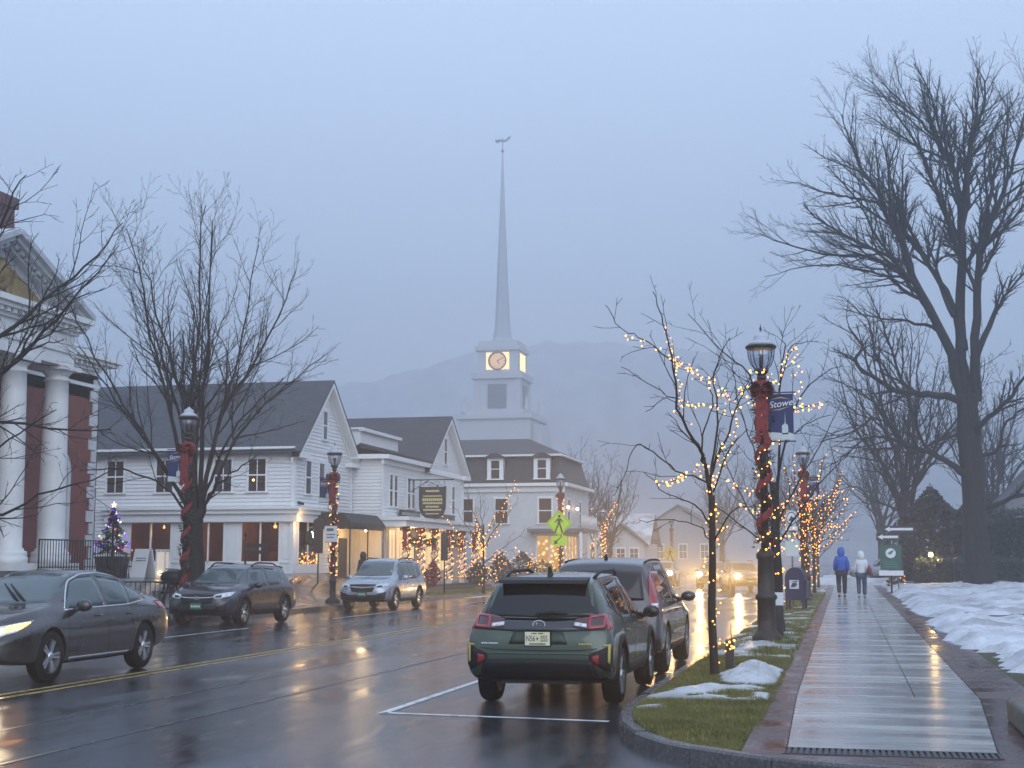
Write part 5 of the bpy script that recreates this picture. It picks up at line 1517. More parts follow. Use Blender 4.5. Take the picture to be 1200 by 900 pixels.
class Car:
    """y forward, x to the side, origin on the ground under the middle of the wheelbase"""
    def __init__(s, root, st, body_m, wheels, arch_r, track, n=6):
        s.root = root
        T = crom(st, n)
        ring_n = 4; rows = []
        for (y, zb, zbelt, ztop, w, wb, wt) in T:
            h = max(.02, zbelt-zb); k = max(.02, ztop-zbelt)
            half = [(0,zb),(.55*w,zb),(.86*w,zb+.01),(.965*w,zb+.10*h),(w,zb+.33*h),(w,zb+.58*h),(.985*w,zb+.82*h),(wb,zbelt),
                    (wb+(wt-wb)*.55,zbelt+.52*k),(wt,zbelt+.84*k),(wt*.90,zbelt+.955*k),(wt*.55,zbelt+k),(0,zbelt+k*1.0+.012)]
            c = crom(half, ring_n)
            rows.append([(x, y, z) for x, z in c] + [(-x, y, z) for x, z in c[-2:0:-1]])
        m = MB(); m.smooth = True
        idx = [m.add(r) for r in rows]; N = len(rows[0])
        for a, b_ in zip(idx, idx[1:]):
            for j in range(N): m.face((a+j, a+(j+1)%N, b_+(j+1)%N, b_+j), True)
        m.face([idx[0]+j for j in range(N)], True); m.face([idx[-1]+j for j in reversed(range(N))], True)
        s.mb = m
        bm = bmesh.new(); vs = [bm.verts.new(v) for v in m.v]
        for f in m.f:
            try: bm.faces.new([vs[i] for i in f])
            except ValueError: pass
        bmesh.ops.triangulate(bm, faces=bm.faces)
        s.bvh = BVHTree.FromBMesh(bm); bm.free()
        body = m.build('body', [body_m, SEAM], root)
        # wheel wells
        c = MB()
        for wy in wheels:
            for sx in (-1, 1):
                c.lathe([(arch_r, .45*sx), (arch_r, 1.3*sx)], (0, wy, arch_r*.90), 40, 'x', smooth=False)
        cut = c.build('cutter', SEAM, root)
        md = body.modifiers.new('b', 'BOOLEAN'); md.operation = 'DIFFERENCE'; md.object = cut; md.solver = 'EXACT'
        dg = bpy.context.evaluated_depsgraph_get(); dg.update()
        me = bpy.data.meshes.new_from_object(body.evaluated_get(dg))
        body.modifiers.clear(); old = body.data; body.data = me; bpy.data.meshes.remove(old)
        bpy.data.objects.remove(cut)
        me.materials.clear(); me.materials.append(body_m); me.materials.append(SEAM)
        for p in me.polygons:
            cc = p.center
            p.material_index = 0; p.use_smooth = True
            for wy in wheels:
                rr_ = math.hypot(cc.y-wy, cc.z-arch_r*.90)
                if rr_ < arch_r*1.004 and (abs(p.normal.x) < .25 or abs(cc.x) < .5) and cc.z < arch_r*1.95: p.material_index = 1
            if p.normal.z < -.8 and cc.z < .5: p.material_index = 1
        me.set_sharp_from_angle(angle=R(42))
        s.body = body; s.wheels = wheels; s.track = track
    def hit(s, view, a, b):
        if view == 'R': o, d = Vector((4, a, b)), Vector((-1,0,0))
        elif view == 'L': o, d = Vector((-4, a, b)), Vector((1,0,0))
        elif view == 'rear': o, d = Vector((a, -8, b)), Vector((0,1,0))
        elif view == 'front': o, d = Vector((a, 8, b)), Vector((0,-1,0))
        else: o, d = Vector((a, b, 6)), Vector((0,0,-1))
        h = s.bvh.ray_cast(o, d)
        if view in 'RL' and (h[0] is None or abs(h[0].x) < .42):
            for k in range(1, 14):
                h = s.bvh.ray_cast(Vector((o.x, a, b-.03*k)), d)
                if h[0] is not None and abs(h[0].x) >= .42: break
        if h[0] is None:
            for k in range(1, 8):
                f = 1-.012*k
                if view in ('rear','front'): o2 = Vector((a*f, o.y, b))
                elif view == 'top': o2 = Vector((a*f, b, 6))
                else: o2 = Vector((o.x, a*f, b))
                h = s.bvh.ray_cast(o2, d)
                if h[0] is not None: break
        if h[0] is None:
            q = s.bvh.find_nearest(o + d*(o.length-1 if view in ('R','L') else 6)); return q[0], -d
        nrm = h[1]
        if nrm.dot(d) > 0: nrm = -nrm
        return h[0], nrm
    def patch(s, view, A, B, m, name='trim', off=.006, nu=14, nv=6, parent=None, mb=None, thick=.014, build=True):
        def rs(pl, n):
            P = [Vector(p) for p in pl]; L = [0]
            for a, b in zip(P, P[1:]): L.append(L[-1]+(b-a).length)
            out = []
            for i in range(n+1):
                t = L[-1]*i/n; j = 0
                while j < len(P)-2 and L[j+1] < t: j += 1
                f = (t-L[j])/max(1e-9, L[j+1]-L[j]); out.append(P[j].lerp(P[j+1], f))
            return out
        a, b = rs(A, nu), rs(B, nu); q = mb or MB()
        idx = []; inn = []
        for j in range(nv+1):
            r1 = []; r2 = []
            for i in range(nu+1):
                p2 = a[i].lerp(b[i], j/nv); p, nr = s.hit(view, p2.x, p2.y)
                r1.append(p+nr*off); r2.append(p-nr*thick)
            idx.append(q.add(r1)); inn.append(q.add(r2))
        for j in range(nv):
            for i in range(nu): q.face((idx[j]+i, idx[j]+i+1, idx[j+1]+i+1, idx[j+1]+i), True)
        for i in range(nu):
            q.face((idx[0]+i, inn[0]+i, inn[0]+i+1, idx[0]+i+1), False); q.face((idx[nv]+i, idx[nv]+i+1, inn[nv]+i+1, inn[nv]+i), False)
        for j in range(nv):
            q.face((idx[j], idx[j+1], inn[j+1], inn[j]), False); q.face((idx[j]+nu, inn[j]+nu, inn[j+1]+nu, idx[j+1]+nu), False)
        if mb is not None: return
        return q.build(name, m, parent or s.root)
    def rect(s, view, a0, b0, a1, b1, m, name, **k):
        return s.patch(view, [(a0,b1),(a1,b1)], [(a0,b0),(a1,b0)], m, name, **k)
    def line(s, view, pts, w, m, name='panel_gap', off=.0015, mb=None, n=10):
        """thin strip following a line on the body"""
        P = [Vector(p) for p in pts]; A = []; B = []
        for i, p in enumerate(P):
            t = (P[min(i+1,len(P)-1)]-P[max(i-1,0)]).normalized(); nrm = Vector((-t.y, t.x))*w/2
            A.append(p+nrm); B.append(p-nrm)
        return s.patch(view, A, B, m, name, off=off, nu=max(n, len(P)-1), nv=1, mb=mb, thick=.003)
    def arches(s, m, r0, r1, a0=-.2, a1=math.pi+.2, off=.012):
        for wy in s.wheels:
            for v in 'RL':
                zc = r0*.90; A = []; B = []
                for i in range(21):
                    a = a0+(a1-a0)*i/20
                    A.append((wy+r1*math.cos(a), max(.2, zc+r1*math.sin(a)))); B.append((wy+r0*math.cos(a), max(.2, zc+r0*math.sin(a))))
                s.patch(v, A, B, m, 'arch_trim', off=off, nu=24, nv=2)
    def wheel(s, r, wd, spokes, rim_m, face_m=None, steer=0.0):
        g = MB()
        g.lathe([(r*.66,-wd/2),(r*.92,-wd/2),(r*.985,-wd*.36),(r,-wd*.2),(r,wd*.2),(r*.985,wd*.36),(r*.92,wd/2),(r*.66,wd/2)], (0,0,0), 32, 'x', cap=False)
        first = None
        for wy in s.wheels:
            for sx in (-1, 1):
                if first is None:
                    w0 = g.build('wheel', RUB, s.root); first = w0
                    q = MB()
                    q.lathe([(0,wd*.06),(r*.60,wd*.06),(r*.64,wd*.46),(r*.69,wd*.52),(r*.70,wd*.44),(r*.68,-wd*.5)], (0,0,0), 32, 'x')
                    rim0 = q.build('rim', RIMD if face_m else rim_m, w0)
                    q = MB()
                    for k in range(spokes):
                        a = 2*math.pi*k/spokes
                        for da in (-.13, .13):
                            p0 = Vector((wd*.42, r*.10*math.cos(a+da*3), r*.10*math.sin(a+da*3))); p1 = Vector((wd*.47, r*.64*math.cos(a+da), r*.64*math.sin(a+da)))
                            t = (p1-p0).normalized(); n_ = Vector((1,0,0)).cross(t)*r*.045
                            dx = Vector((wd*.16,0,0))
                            i0 = q.add([p0-n_, p0+n_, p1+n_*.9, p1-n_*.9, p0-n_-dx, p0+n_-dx, p1+n_-dx, p1-n_-dx])
                            for f in ((0,1,2,3),(0,4,5,1),(1,5,6,2),(2,6,7,3),(3,7,4,0)): q.face([i0+e for e in f], False)
                    q.lathe([(r*.17,wd*.2),(r*.17,wd*.46),(r*.10,wd*.5),(0,wd*.5)], (0,0,0), 14, 'x')
                    sp0 = q.build('spokes', face_m or rim_m, w0)
                    w = w0
                else:
                    w = first.copy(); COL.objects.link(w); w.parent = s.root
                    for c in (rim0, sp0):
                        d = c.copy(); COL.objects.link(d); d.parent = w
                w.location = (sx*s.track/2, wy, r)
                w.rotation_euler = (0, 0, (0 if sx > 0 else math.pi) + (steer if wy > 0 else 0))
    def mirror_pair(s, y, z, x, m, dark=PLAST, sc_=1.0):
        for sx in (-1, 1):
            g = MB()
            g.lathe([(0,-.095),(.055,-.08),(.085,-.02),(.085,.04),(.06,.075),(0,.085)], (sx*(x+.12*sc_), y, z+.03), 12, 'y', m=Matrix.Diagonal((1.35*sc_, .85, .95*sc_)))
            g.tube([(sx*(x-.04), y+.02, z-.03), (sx*(x+.07), y+.01, z)], [.04,.03], 6)
            mo = g.build('side_mirror', m, s.root)
            q = MB(); q.lathe([(0,-.083),(.07,-.079),(.075,-.07)], (sx*(x+.12*sc_), y, z+.03), 12, 'y', m=Matrix.Diagonal((1.3*sc_, .9, .9*sc_)))
            q.build('mirror_glass', CARGL, mo)
    def rails(s, y0, y1, x, m, h=.07):
        for v, sx in (('R',1),('L',-1)):
            pts = []
            for i in range(9):
                t = i/8; y = y0+(y1-y0)*t; p, nn = s.hit('top', sx*(x+.04*math.sin(t*math.pi)), y)
                pts.append((p.x, y, p.z + (h*min(1, 6*min(t,1-t)) if 0 < i < 8 else .0)))
            g = MB(); g.tube(smooth_pts(pts, 2), .022, 6); g.build('roof_rail', m, s.root)
    def plate(s, view, zc, m, ink, text=None, w=.305, h=.155, mm=None):
        sg = -1 if view == 'rear' else 1
        p, nn = s.hit(view, 0, zc); yy = p.y + sg*.03
        g = MB(); g.box(-w/2-.012, yy-sg*.03, zc-h/2-.012, w/2+.012, yy, zc+h/2+.012); fr = g.build('plate_holder', PLAST, s.root)
        g = MB(); g.box(-w/2, yy, zc-h/2, w/2, yy+sg*.005, zc+h/2); pl = g.build('number_plate', m, s.root)
        yt = yy+sg*.0075
        if text:
            a, b_ = text
            for tx, body in ((-.083, a), (.083, b_)):
                text_obj('plate_lettering', body, .098, pl, ink, (tx, yt, zc-.002), (R(90), 0, 0), 0, .001, sx=.66)
            q = MB(); q.prism([(-.012,zc),(0,zc+.022),(.012,zc),(0,zc-.022)], yt-.001, yt+.001, 'y'); q.box(-.10, yt-.001, zc-.066, .10, yt+.001, zc-.054)
            q.box(-.07, yt-.001, zc+.056, -.01, yt+.001, zc+.066); q.box(.01, yt-.001, zc+.056, .07, yt+.001, zc+.066)
            q.build('plate_print', ink, pl)
        else:
            rr = random.Random(4); q = MB(); x = -w*.36
            while x < w*.36:
                q.box(x, yt-.001, zc-.03, x+.025, yt+.001, zc+.03*rr.uniform(.6,1)); x += .042
            q.build('plate_print', ink, pl)
        return pl
    def emblem(s, view, zc, r=.055):
        sg = -1 if view == 'rear' else 1
        p, nn = s.hit(view, 0, zc); y = p.y+sg*.014
        g = MB(); k = 20
        for i in range(k):
            a0, a1 = 2*math.pi*i/k, 2*math.pi*(i+1)/k
            q = [(1.55*r*math.cos(a0), zc+r*math.sin(a0)), (1.55*r*math.cos(a1), zc+r*math.sin(a1)), (1.30*r*math.cos(a1), zc+.78*r*math.sin(a1)), (1.30*r*math.cos(a0), zc+.78*r*math.sin(a0))]
            g.prism(q, y-.006, y+.006, 'y')
        for ax, az, sz in ((-.55,.15,.42),(.1,.3,.2),(.35,-.1,.2),(.0,-.35,.2),(.75,.2,.2),(.55,-.45,.2)):
            st = []
            for i in range(8):
                a = i*math.pi/4; q = sz*r*(1 if i % 2 == 0 else .35); st.append((ax*r+q*math.cos(a), zc+az*r+q*math.sin(a)))
            g.prism(st, y-.006, y+.007, 'y')
        g.build('emblem', SILV, s.root)

def mirror_pts(pts): return [(-x, z) for x, z in pts]

# station rows: y, underside, belt, top, half width, belt half width, top half width   (rear to front)
CROSS = [(-2.21,.58,.66,.74,.62,.60,.50),(-2.20,.50,.70,.80,.74,.70,.60),(-2.17,.42,.76,.88,.83,.79,.66),(-2.10,.36,.86,.99,.885,.84,.68),(-2.03,.32,.92,1.10,.895,.85,.66),(-1.93,.30,.96,1.28,.90,.85,.64),
         (-1.80,.28,.985,1.44,.90,.85,.625),(-1.62,.27,.99,1.50,.90,.85,.62),(-1.2,.26,.985,1.535,.90,.855,.625),(-.5,.26,.965,1.555,.895,.855,.635),(.15,.26,.95,1.54,.895,.855,.625),(.55,.26,.945,1.44,.895,.855,.60),
         (.95,.26,.94,1.235,.895,.85,.62),(1.22,.26,.935,1.08,.895,.84,.70),(1.45,.26,.915,1.03,.895,.82,.72),(1.75,.28,.87,.985,.885,.79,.68),(2.02,.30,.80,.925,.85,.74,.62),(2.16,.33,.72,.84,.78,.68,.56),(2.24,.40,.64,.74,.68,.60,.48),(2.27,.46,.58,.64,.58,.52,.40)]

def glasshouse(c, side, wind, rear, gm, pill=None):
    """side: list of (top line, bottom line) quads for each side pane"""
    for v in 'RL':
        for A, B in side: c.patch(v, A, B, gm, 'side_window', off=.004, nu=12, nv=5)
    if wind: c.patch('front', *wind, gm, 'windscreen', off=.004, nu=16, nv=8)
    if rear: c.patch('rear', *rear, gm, 'rear_window', off=.004, nu=16, nv=8)

def seams(c, ys, zlo, zhi, lean=.0):
    g = MB()
    for y in ys:
        for v in 'RL': c.line(v, [(y, zlo), (y-.01, (zlo+zhi)/2), (y+lean, zhi)], .010, SEAM, mb=g)
    g.build('door_gaps', SEAM, c.root)

def handles(c, ys, z, m):
    for y in ys:
        for v, sx in (('R',1),('L',-1)):
            p, nn = c.hit(v, y, z); g = MB(); g.tube([(p.x+sx*.0,y-.10,z),(p.x+sx*.03,y-.06,z+.004),(p.x+sx*.03,y+.06,z+.004),(p.x,y+.10,z)], .013, 6); g.build('door_handle', m, c.root)

def crosstrek(loc, rz, label, col, rear_detail, group=None, glass=CARGL):
    root = thing('parked_car', label, 'car', loc, rz, group)
    P = paint('car_paint_'+col[0], col[1], metal=.25)
    c = Car(root, CROSS, P, (-1.335, 1.335), .40, 1.56)
    c.wheel(.345, .215, 5, RIMM, SILV)
    c.arches(PLAST, .395, .475)
    for v in 'RL':
        c.patch(v, [(-.86,.47),(.86,.47)], [(-.86,.27),(.86,.27)], PLAST, 'sill_trim', off=.012, nu=16, nv=3)
    glasshouse(c, [([(-1.58,1.30),(-1.36,1.40)], [(-1.60,1.16),(-1.16,1.03)]), ([(-1.28,1.42),(-.30,1.465)], [(-1.08,1.02),(-.32,1.00)]), ([(-.22,1.465),(.36,1.44),(.52,1.38)], [(-.24,1.0),(.55,.985),(.98,.985)])],
        ([(-.60,1.47),(0,1.50),(.60,1.47)], [(-.74,1.10),(0,1.08),(.74,1.10)]), None, glass)
    seams(c, (-.27, .98), .46, .99); g = MB()
    for v in 'RL': c.line(v, [(-1.06,.62),(-1.02,.85),(-1.12,1.0)], .01, SEAM, mb=g)
    g.build('door_gaps', SEAM, root)
    handles(c, (-.92, .02), .86, P)
    c.mirror_pair(.72, 1.0, .86, PLAST if rear_detail else P)
    c.rails(-1.45, .25, .56, PLAST)
    # rear
    c.patch('rear', [(-.60,1.415),(0,1.445),(.60,1.415)], [(-.72,1.06),(0,1.045),(.72,1.06)], glass, 'rear_window', off=.005, nu=18, nv=8)
    g = MB(); g.prism([(-1.99,1.440),(-1.72,1.465),(-1.62,1.512),(-1.93,1.480)], -.545, .545, 'x'); g.build('spoiler', PLAST, root)
    c.patch('rear', [(-.74,1.04),(0,1.03),(.74,1.04)], [(-.62,.90),(-.3,.885),(0,.885),(.3,.885),(.62,.90)], mat('gloss_black', (.008,.008,.010), .12, coat=1), 'tailgate_band', off=.008, nu=20, nv=3)
    for sx in (1, -1):
        F = lambda pts: pts if sx > 0 else mirror_pts(pts)
        tl = c.patch('rear', F([(.44,1.035),(.62,1.07),(.80,1.085)]), F([(.42,.93),(.60,.90),(.80,.91)]), TAILD, 'tail_light', off=.02, nu=14, nv=5)
        g = MB(); c.patch('rear', F([(.60,1.06),(.79,1.072)]), F([(.60,1.035),(.79,1.05)]), TAILR, off=.027, nu=8, nv=2, mb=g); c.patch('rear', F([(.60,.94),(.79,.95)]), F([(.60,.91),(.79,.92)]), TAILR, off=.027, nu=8, nv=2, mb=g)
        c.patch('rear', F([(.76,1.06),(.80,1.06)]), F([(.76,.93),(.80,.93)]), TAILR, off=.027, nu=3, nv=4, mb=g); c.patch('rear', F([(.60,1.05),(.635,1.05)]), F([(.60,.92),(.635,.92)]), TAILR, off=.027, nu=3, nv=4, mb=g)
        g.build('brake_lens', TAILR, tl)
        c.patch('R' if sx > 0 else 'L', [(-1.93,1.04),(-2.0,1.02)], [(-1.90,.93),(-2.08,.90)], TAILR, 'side_lens', off=.012, nu=8, nv=3, parent=tl)
        c.patch('rear', F([(.43,.985),(.585,.965)]), F([(.43,.945),(.585,.925)]), LENSW, 'reverse_lens', off=.026, nu=6, nv=2, parent=tl)
        c.patch('rear', F([(.62,.63),(.80,.70),(.885,.72)]), F([(.62,.56),(.80,.45),(.885,.42)]), PLAST, 'bumper_corner', off=.012, nu=10, nv=4)
        c.patch('rear', F([(.66,.61),(.74,.63)]), F([(.66,.55),(.74,.50)]), mat('reflector_red', (.22,.01,.015), .2), 'reflector', off=.022, nu=5, nv=3)
        c.patch('rear', F([(.79,.735),(.86,.745)]), F([(.79,.72),(.86,.725)]), GOLD, 'gold_trim', off=.024, nu=4, nv=1)
        c.patch('rear', F([(.835,.73),(.86,.73)]), F([(.835,.54),(.855,.52)]), GOLD, 'gold_trim', off=.024, nu=2, nv=4)
    c.patch('rear', [(-.66,.56),(0,.575),(.66,.56)], [(-.74,.36),(0,.33),(.74,.36)], PLAST, 'lower_bumper', off=.016, nu=20, nv=4)
    g = MB(); c.line('rear', [(-.80,.70),(-.5,.675),(0,.665),(.5,.675),(.80,.70)], .012, SEAM, mb=g, n=16); g.build('tailgate_gap', SEAM, root)
    g = MB(); c.line('rear', [(-.72,.62),(-.55,.635),(0,.63),(.55,.635),(.72,.62)], .02, SEAM, mb=g, n=16, off=.003); g.build('bumper_crease', P, root)
    c.patch('rear', [(-.30,.885),(.30,.885)], [(-.36,.74),(.36,.74)], mat('plate_recess_shade_'+col[0], tuple(x*.6 for x in col[1]), .4), 'plate_recess_shade', off=.006, nu=12, nv=3)  # no real hollow: its shade is painted as a darker copy of the body colour
    if rear_detail:
        c.plate('rear', .805, PLATEW, INK, ('N56', 'SSS'))
        c.emblem('rear', .965, .052)
        for x0, x1, m_ in ((-.70,-.50,SILV),(.50,.66,GOLD)):
            rr = random.Random(2); g = MB(); x = x0
            while x < x1:
                w_ = rr.uniform(.014,.024); c.patch('rear', [(x,.755),(x+w_,.755)], [(x,.733),(x+w_,.733)], m_, off=.010, nu=1, nv=1, mb=g, thick=.004); x += w_+.007
            g.build('badge_lettering', m_, root)
        p, nn = c.hit('rear', .05, 1.085); g = MB(); g.tube([(-.02,p.y-.04,1.075),(.15,p.y-.055,1.10),(.34,p.y-.03,1.085)], [.022,.020,.008], 6); g.ball((-.02,p.y-.04,1.075), .032, 8); g.build('rear_wiper', PLAST, root)
        g = MB(); p, nn = c.hit('top', 0, -1.35); g.prism([(-1.55,p.z-.02),(-1.28,p.z-.01),(-1.38,p.z+.02),(-1.50,p.z+.10)], -.018, .018, 'x'); g.build('antenna_fin', PLAST, root)
        g = MB(); g.box(-.5,-2.0,.27,.5,-1.0,.33); g.tube([(-.7,-1.335,.33),(.7,-1.335,.33)], .05, 8); g.build('underbody', SEAM, root)
    # front
    c.patch('front', [(-.46,.80),(0,.82),(.46,.80)], [(-.40,.60),(0,.58),(.40,.60)], PLAST, 'grille', off=.010, nu=14, nv=5)
    c.patch('front', [(-.50,.765),(-.30,.74),(0,.735),(.30,.74),(.50,.765)], [(-.50,.745),(-.30,.72),(0,.712),(.30,.72),(.50,.745)], SILV, 'grille_bar', off=.022, nu=14, nv=1)
    for sx in (1, -1):
        F = lambda pts: pts if sx > 0 else mirror_pts(pts)
        hl = c.patch('front', F([(.44,.80),(.62,.845),(.80,.875)]), F([(.46,.71),(.62,.715),(.80,.775)]), LENSW, 'headlight', off=.012, nu=12, nv=5)
        c.patch('front', F([(.47,.775),(.62,.795)]), F([(.49,.73),(.62,.735)]), CARGL, 'lamp_bezel', off=.018, nu=5, nv=2, parent=hl)
        c.patch('front', F([(.50,.52),(.76,.56)]), F([(.52,.38),(.74,.40)]), PLAST, 'fog_lamp_trim', off=.012, nu=8, nv=4)
    c.patch('front', [(-.60,.50),(0,.50),(.60,.50)], [(-.52,.36),(0,.36),(.52,.36)], PLAST, 'lower_grille', off=.010, nu=14, nv=3)
    c.emblem('front', .725, .045)
    c.plate('front', .53, PLATEG, mat('plate_white_ink', (.6,.66,.62), .5))
    return root, c

cg = crosstrek((-3.40, 18.0, 0), R(0), 'dark green hatchback with dark roof rails parked nearest in the marked bay', ('green', (.030,.052,.028)), True)[0]
cg.scale = (.94, .95, .965)
crosstrek((-15.7, 35.2, 0), R(180), 'dark navy hatchback parked by the far kerb beside the bare tree', ('navy', (.002,.0035,.013)), False, glass=CARGLT)

def suv(loc, rz, label, col, kind, name='parked_car', group=None, glass=CARGL, H=1.70, L=1.0):
    root = thing(name, label, 'car', loc, rz, group)
    P = paint('car_paint_'+col[0], col[1], metal=.6)
    k = H/1.70
    if kind == 'crv':
        ST = [(-2.20,.52,.62,.72,.66,.64,.52),(-2.19,.44,.72,.86,.78,.75,.62),(-2.15,.38,.84,1.00,.86,.82,.66),(-2.09,.34,.94,1.20,.89,.85,.66),(-2.02,.31,.99,1.38,.905,.86,.655),(-1.93,.29,1.02,1.54,.91,.86,.65),(-1.78,.28,1.03,1.63,.91,.86,.645)]
    else:
        ST = [(-2.28,.52,.62,.72,.66,.64,.52),(-2.27,.44,.72,.86,.78,.75,.62),(-2.22,.38,.84,1.00,.86,.82,.68),(-2.15,.34,.92,1.18,.89,.85,.68),(-2.07,.31,.97,1.38,.905,.86,.67),(-1.97,.29,1.0,1.54,.91,.86,.66),(-1.82,.28,1.01,1.63,.91,.86,.66)]
    ST += [(-1.3,.27,1.0,1.68,.91,.865,.66),(-.5,.26,.985,1.70,.905,.865,.67),(.15,.26,.975,1.685,.905,.865,.655),(.52,.26,.97,1.58,.905,.865,.63),(.92,.26,.97,1.33,.905,.86,.65),(1.20,.26,.965,1.13,.905,.85,.72),
           (1.42,.27,.95,1.075,.905,.83,.74),(1.75,.29,.91,1.035,.895,.80,.70),(2.05,.31,.85,.98,.86,.76,.64),(2.2,.34,.76,.88,.79,.70,.58),(2.28,.41,.66,.77,.69,.62,.50),(2.31,.48,.60,.66,.58,.52,.42)]
    ST = [(y, zb, zbt*(.96+.04*k), zt*k if zt > 1.1 else zt, w, wb, wt) for y, zb, zbt, zt, w, wb, wt in ST]
    c = Car(root, ST, P, (-1.31, 1.36), .405, 1.58)
    c.wheel(.355, .22, 5 if kind != 'crv' else 7, RIMM, None if kind == 'crv' else SILV)
    if kind != 'crv': c.arches(PLAST, .40, .44)
    for v in 'RL': c.patch(v, [(-.84,.40),(.88,.40)], [(-.84,.28),(.88,.28)], PLAST, 'sill_trim', off=.010, nu=16, nv=3)
    zt = 1.60*k; zb_ = 1.035
    glasshouse(c, [([(-1.78,zt-.12),(-1.32,zt-.03)], [(-1.70,1.16),(-1.20,zb_)]), ([(-1.24,zt-.02),(-.30,zt)], [(-1.12,zb_),(-.32,zb_-.01)]), ([(-.22,zt),(.30,zt-.03),(.47,zt-.10)], [(-.24,zb_-.01),(.50,1.015),(.93,1.015)])],
        ([(-.62,1.60*k),(0,1.63*k),(.62,1.60*k)], [(-.76,1.15),(0,1.13),(.76,1.15)]), None, glass)
    seams(c, (-.27, .95), .42, 1.0); handles(c, (-.95, .0), .90, P if kind == 'crv' else P)
    c.mirror_pair(.70, 1.05, .87, P, sc_=1.05)
    if kind != 'crv': c.rails(-1.6, .2, .60, PLAST)
    c.patch('rear', [(-.60,1.50*k),(0,1.53*k),(.60,1.50*k)], [(-.66,1.08),(0,1.06),(.66,1.08)], glass, 'rear_window', off=.006, nu=18, nv=8)
    for sx in (1, -1):
        F = lambda pts: pts if sx > 0 else mirror_pts(pts)
        if kind == 'crv':
            tl = c.patch('rear', F([(.68,1.50*k),(.74,1.49*k)]), F([(.76,.86),(.87,.88)]), TAILR, 'tail_light', off=.02, nu=6, nv=12)
            c.patch('rear', F([(.76,1.03),(.84,1.03)]), F([(.76,.93),(.84,.95)]), LENSW, 'reverse_lens', off=.027, nu=5, nv=3, parent=tl)
            c.patch('R' if sx > 0 else 'L', [(-1.95,1.38*k),(-1.91,1.40*k)], [(-2.09,.88),(-2.035,.88)], TAILR, 'side_lens', off=.012, nu=4, nv=10, parent=tl)
        else:
            tl = c.patch('rear', F([(.50,1.02),(.84,1.05)]), F([(.52,.90),(.86,.88)]), TAILR, 'tail_light', off=.02, nu=10, nv=4)
            c.patch('R' if sx > 0 else 'L', [(-1.98,1.05),(-2.16,1.04)], [(-2.0,.90),(-2.18,.88)], TAILR, 'side_lens', off=.012, nu=6, nv=3, parent=tl)
        hl = c.patch('front', F([(.46,.84),(.62,.885),(.82,.92)]), F([(.48,.745),(.62,.75),(.82,.81)]), LENSW, 'headlight', off=.012, nu=12, nv=5)
        c.patch('front', F([(.50,.81),(.66,.83)]), F([(.51,.765),(.66,.77)]), CARGL, 'lamp_bezel', off=.018, nu=5, nv=2, parent=hl)
        c.patch('front', F([(.52,.56),(.80,.62)]), F([(.54,.38),(.76,.40)]), PLAST, 'fog_lamp_trim', off=.012, nu=8, nv=4)
    c.patch('front', [(-.46,.86),(0,.87),(.46,.86)], [(-.36,.62),(0,.60),(.36,.62)], PLAST, 'grille', off=.010, nu=14, nv=5)
    c.patch('front', [(-.46,.79),(0,.77),(.46,.79)], [(-.46,.765),(0,.74),(.46,.765)], SILV, 'grille_bar', off=.022, nu=14, nv=1)
    c.patch('front', [(-.52,.52),(0,.52),(.52,.52)], [(-.62,.34),(0,.34),(.62,.34)], PLAST, 'lower_grille', off=.010, nu=14, nv=3)
    c.patch('rear', [(-.70,.46),(0,.47),(.70,.46)], [(-.70,.34),(0,.33),(.70,.34)], PLAST, 'lower_bumper', off=.012, nu=16, nv=3)
    c.plate('rear', .86, PLATEW, INK)
    if kind != 'van': 
        c.plate('front', .55, PLATEG, mat('plate_white_ink', (.6,.66,.62), .5))
    if kind == 'forester': c.emblem('front', .755, .05)
    if kind == 'crv':
        g = MB(); p, nn = c.hit('top', 0, -1.45); g.tube([(0,-1.45,p.z),(0,-1.47,p.z+.05)], [.03,.02], 8); g.ball((0,-1.47,p.z+.06), .02, 6); g.build('antenna', PLAST, root)
        for v in 'RL': c.patch(v, [(-.84,.60),(.88,.60)], [(-.84,.55),(.88,.55)], P, 'door_moulding', off=.016, nu=16, nv=2)
        rl = MB()
        for sx in (-1, 1):
            pts = [c.hit('top', sx*.60, y)[0]+Vector((0,0,.012)) for y in np.linspace(-1.6,.2,9)]; rl.tube(pts, .014, 5)
        rl.build('roof_strip', PLAST, root)
    return root, c
suv((-3.50, 22.75, 0), R(0), 'grey sport utility car with tall red tail lights parked ahead of the green one', ('grey', (.050,.052,.060)), 'crv', H=1.69)
suv((-15.65, 47.6, 0), R(180), 'silver sport utility car parked at the far kerb facing the camera', ('silver', (.36,.40,.46)), 'forester', H=1.72, glass=CARGLT)

# the moving saloon on the left
SEDAN = [(-2.42,.55,.66,.76,.62,.60,.48),(-2.40,.46,.72,.88,.76,.72,.58),(-2.34,.40,.80,.98,.85,.80,.66),(-2.2,.34,.87,1.04,.895,.84,.68),(-1.95,.28,.91,1.08,.915,.86,.66),(-1.65,.24,.93,1.16,.92,.865,.60),(-1.3,.22,.935,1.29,.92,.865,.585),
         (-.95,.21,.935,1.385,.92,.865,.58),(-.5,.20,.93,1.435,.915,.865,.585),(.0,.20,.92,1.44,.915,.865,.58),(.35,.20,.91,1.38,.915,.86,.57),(.75,.20,.90,1.22,.915,.855,.60),(1.1,.21,.89,1.045,.915,.84,.68),(1.3,.22,.87,.98,.915,.82,.72),
         (1.7,.23,.82,.93,.905,.79,.70),(2.05,.25,.75,.87,.875,.74,.64),(2.28,.28,.67,.79,.80,.67,.56),(2.42,.34,.58,.68,.69,.58,.46),(2.46,.42,.52,.58,.56,.48,.38)]
root = thing('moving_car', 'dark grey saloon car with glowing headlights driving towards the camera', 'car', (-11.52, 19.15, 0), R(180))
root.scale = (1, .94, 1.05)
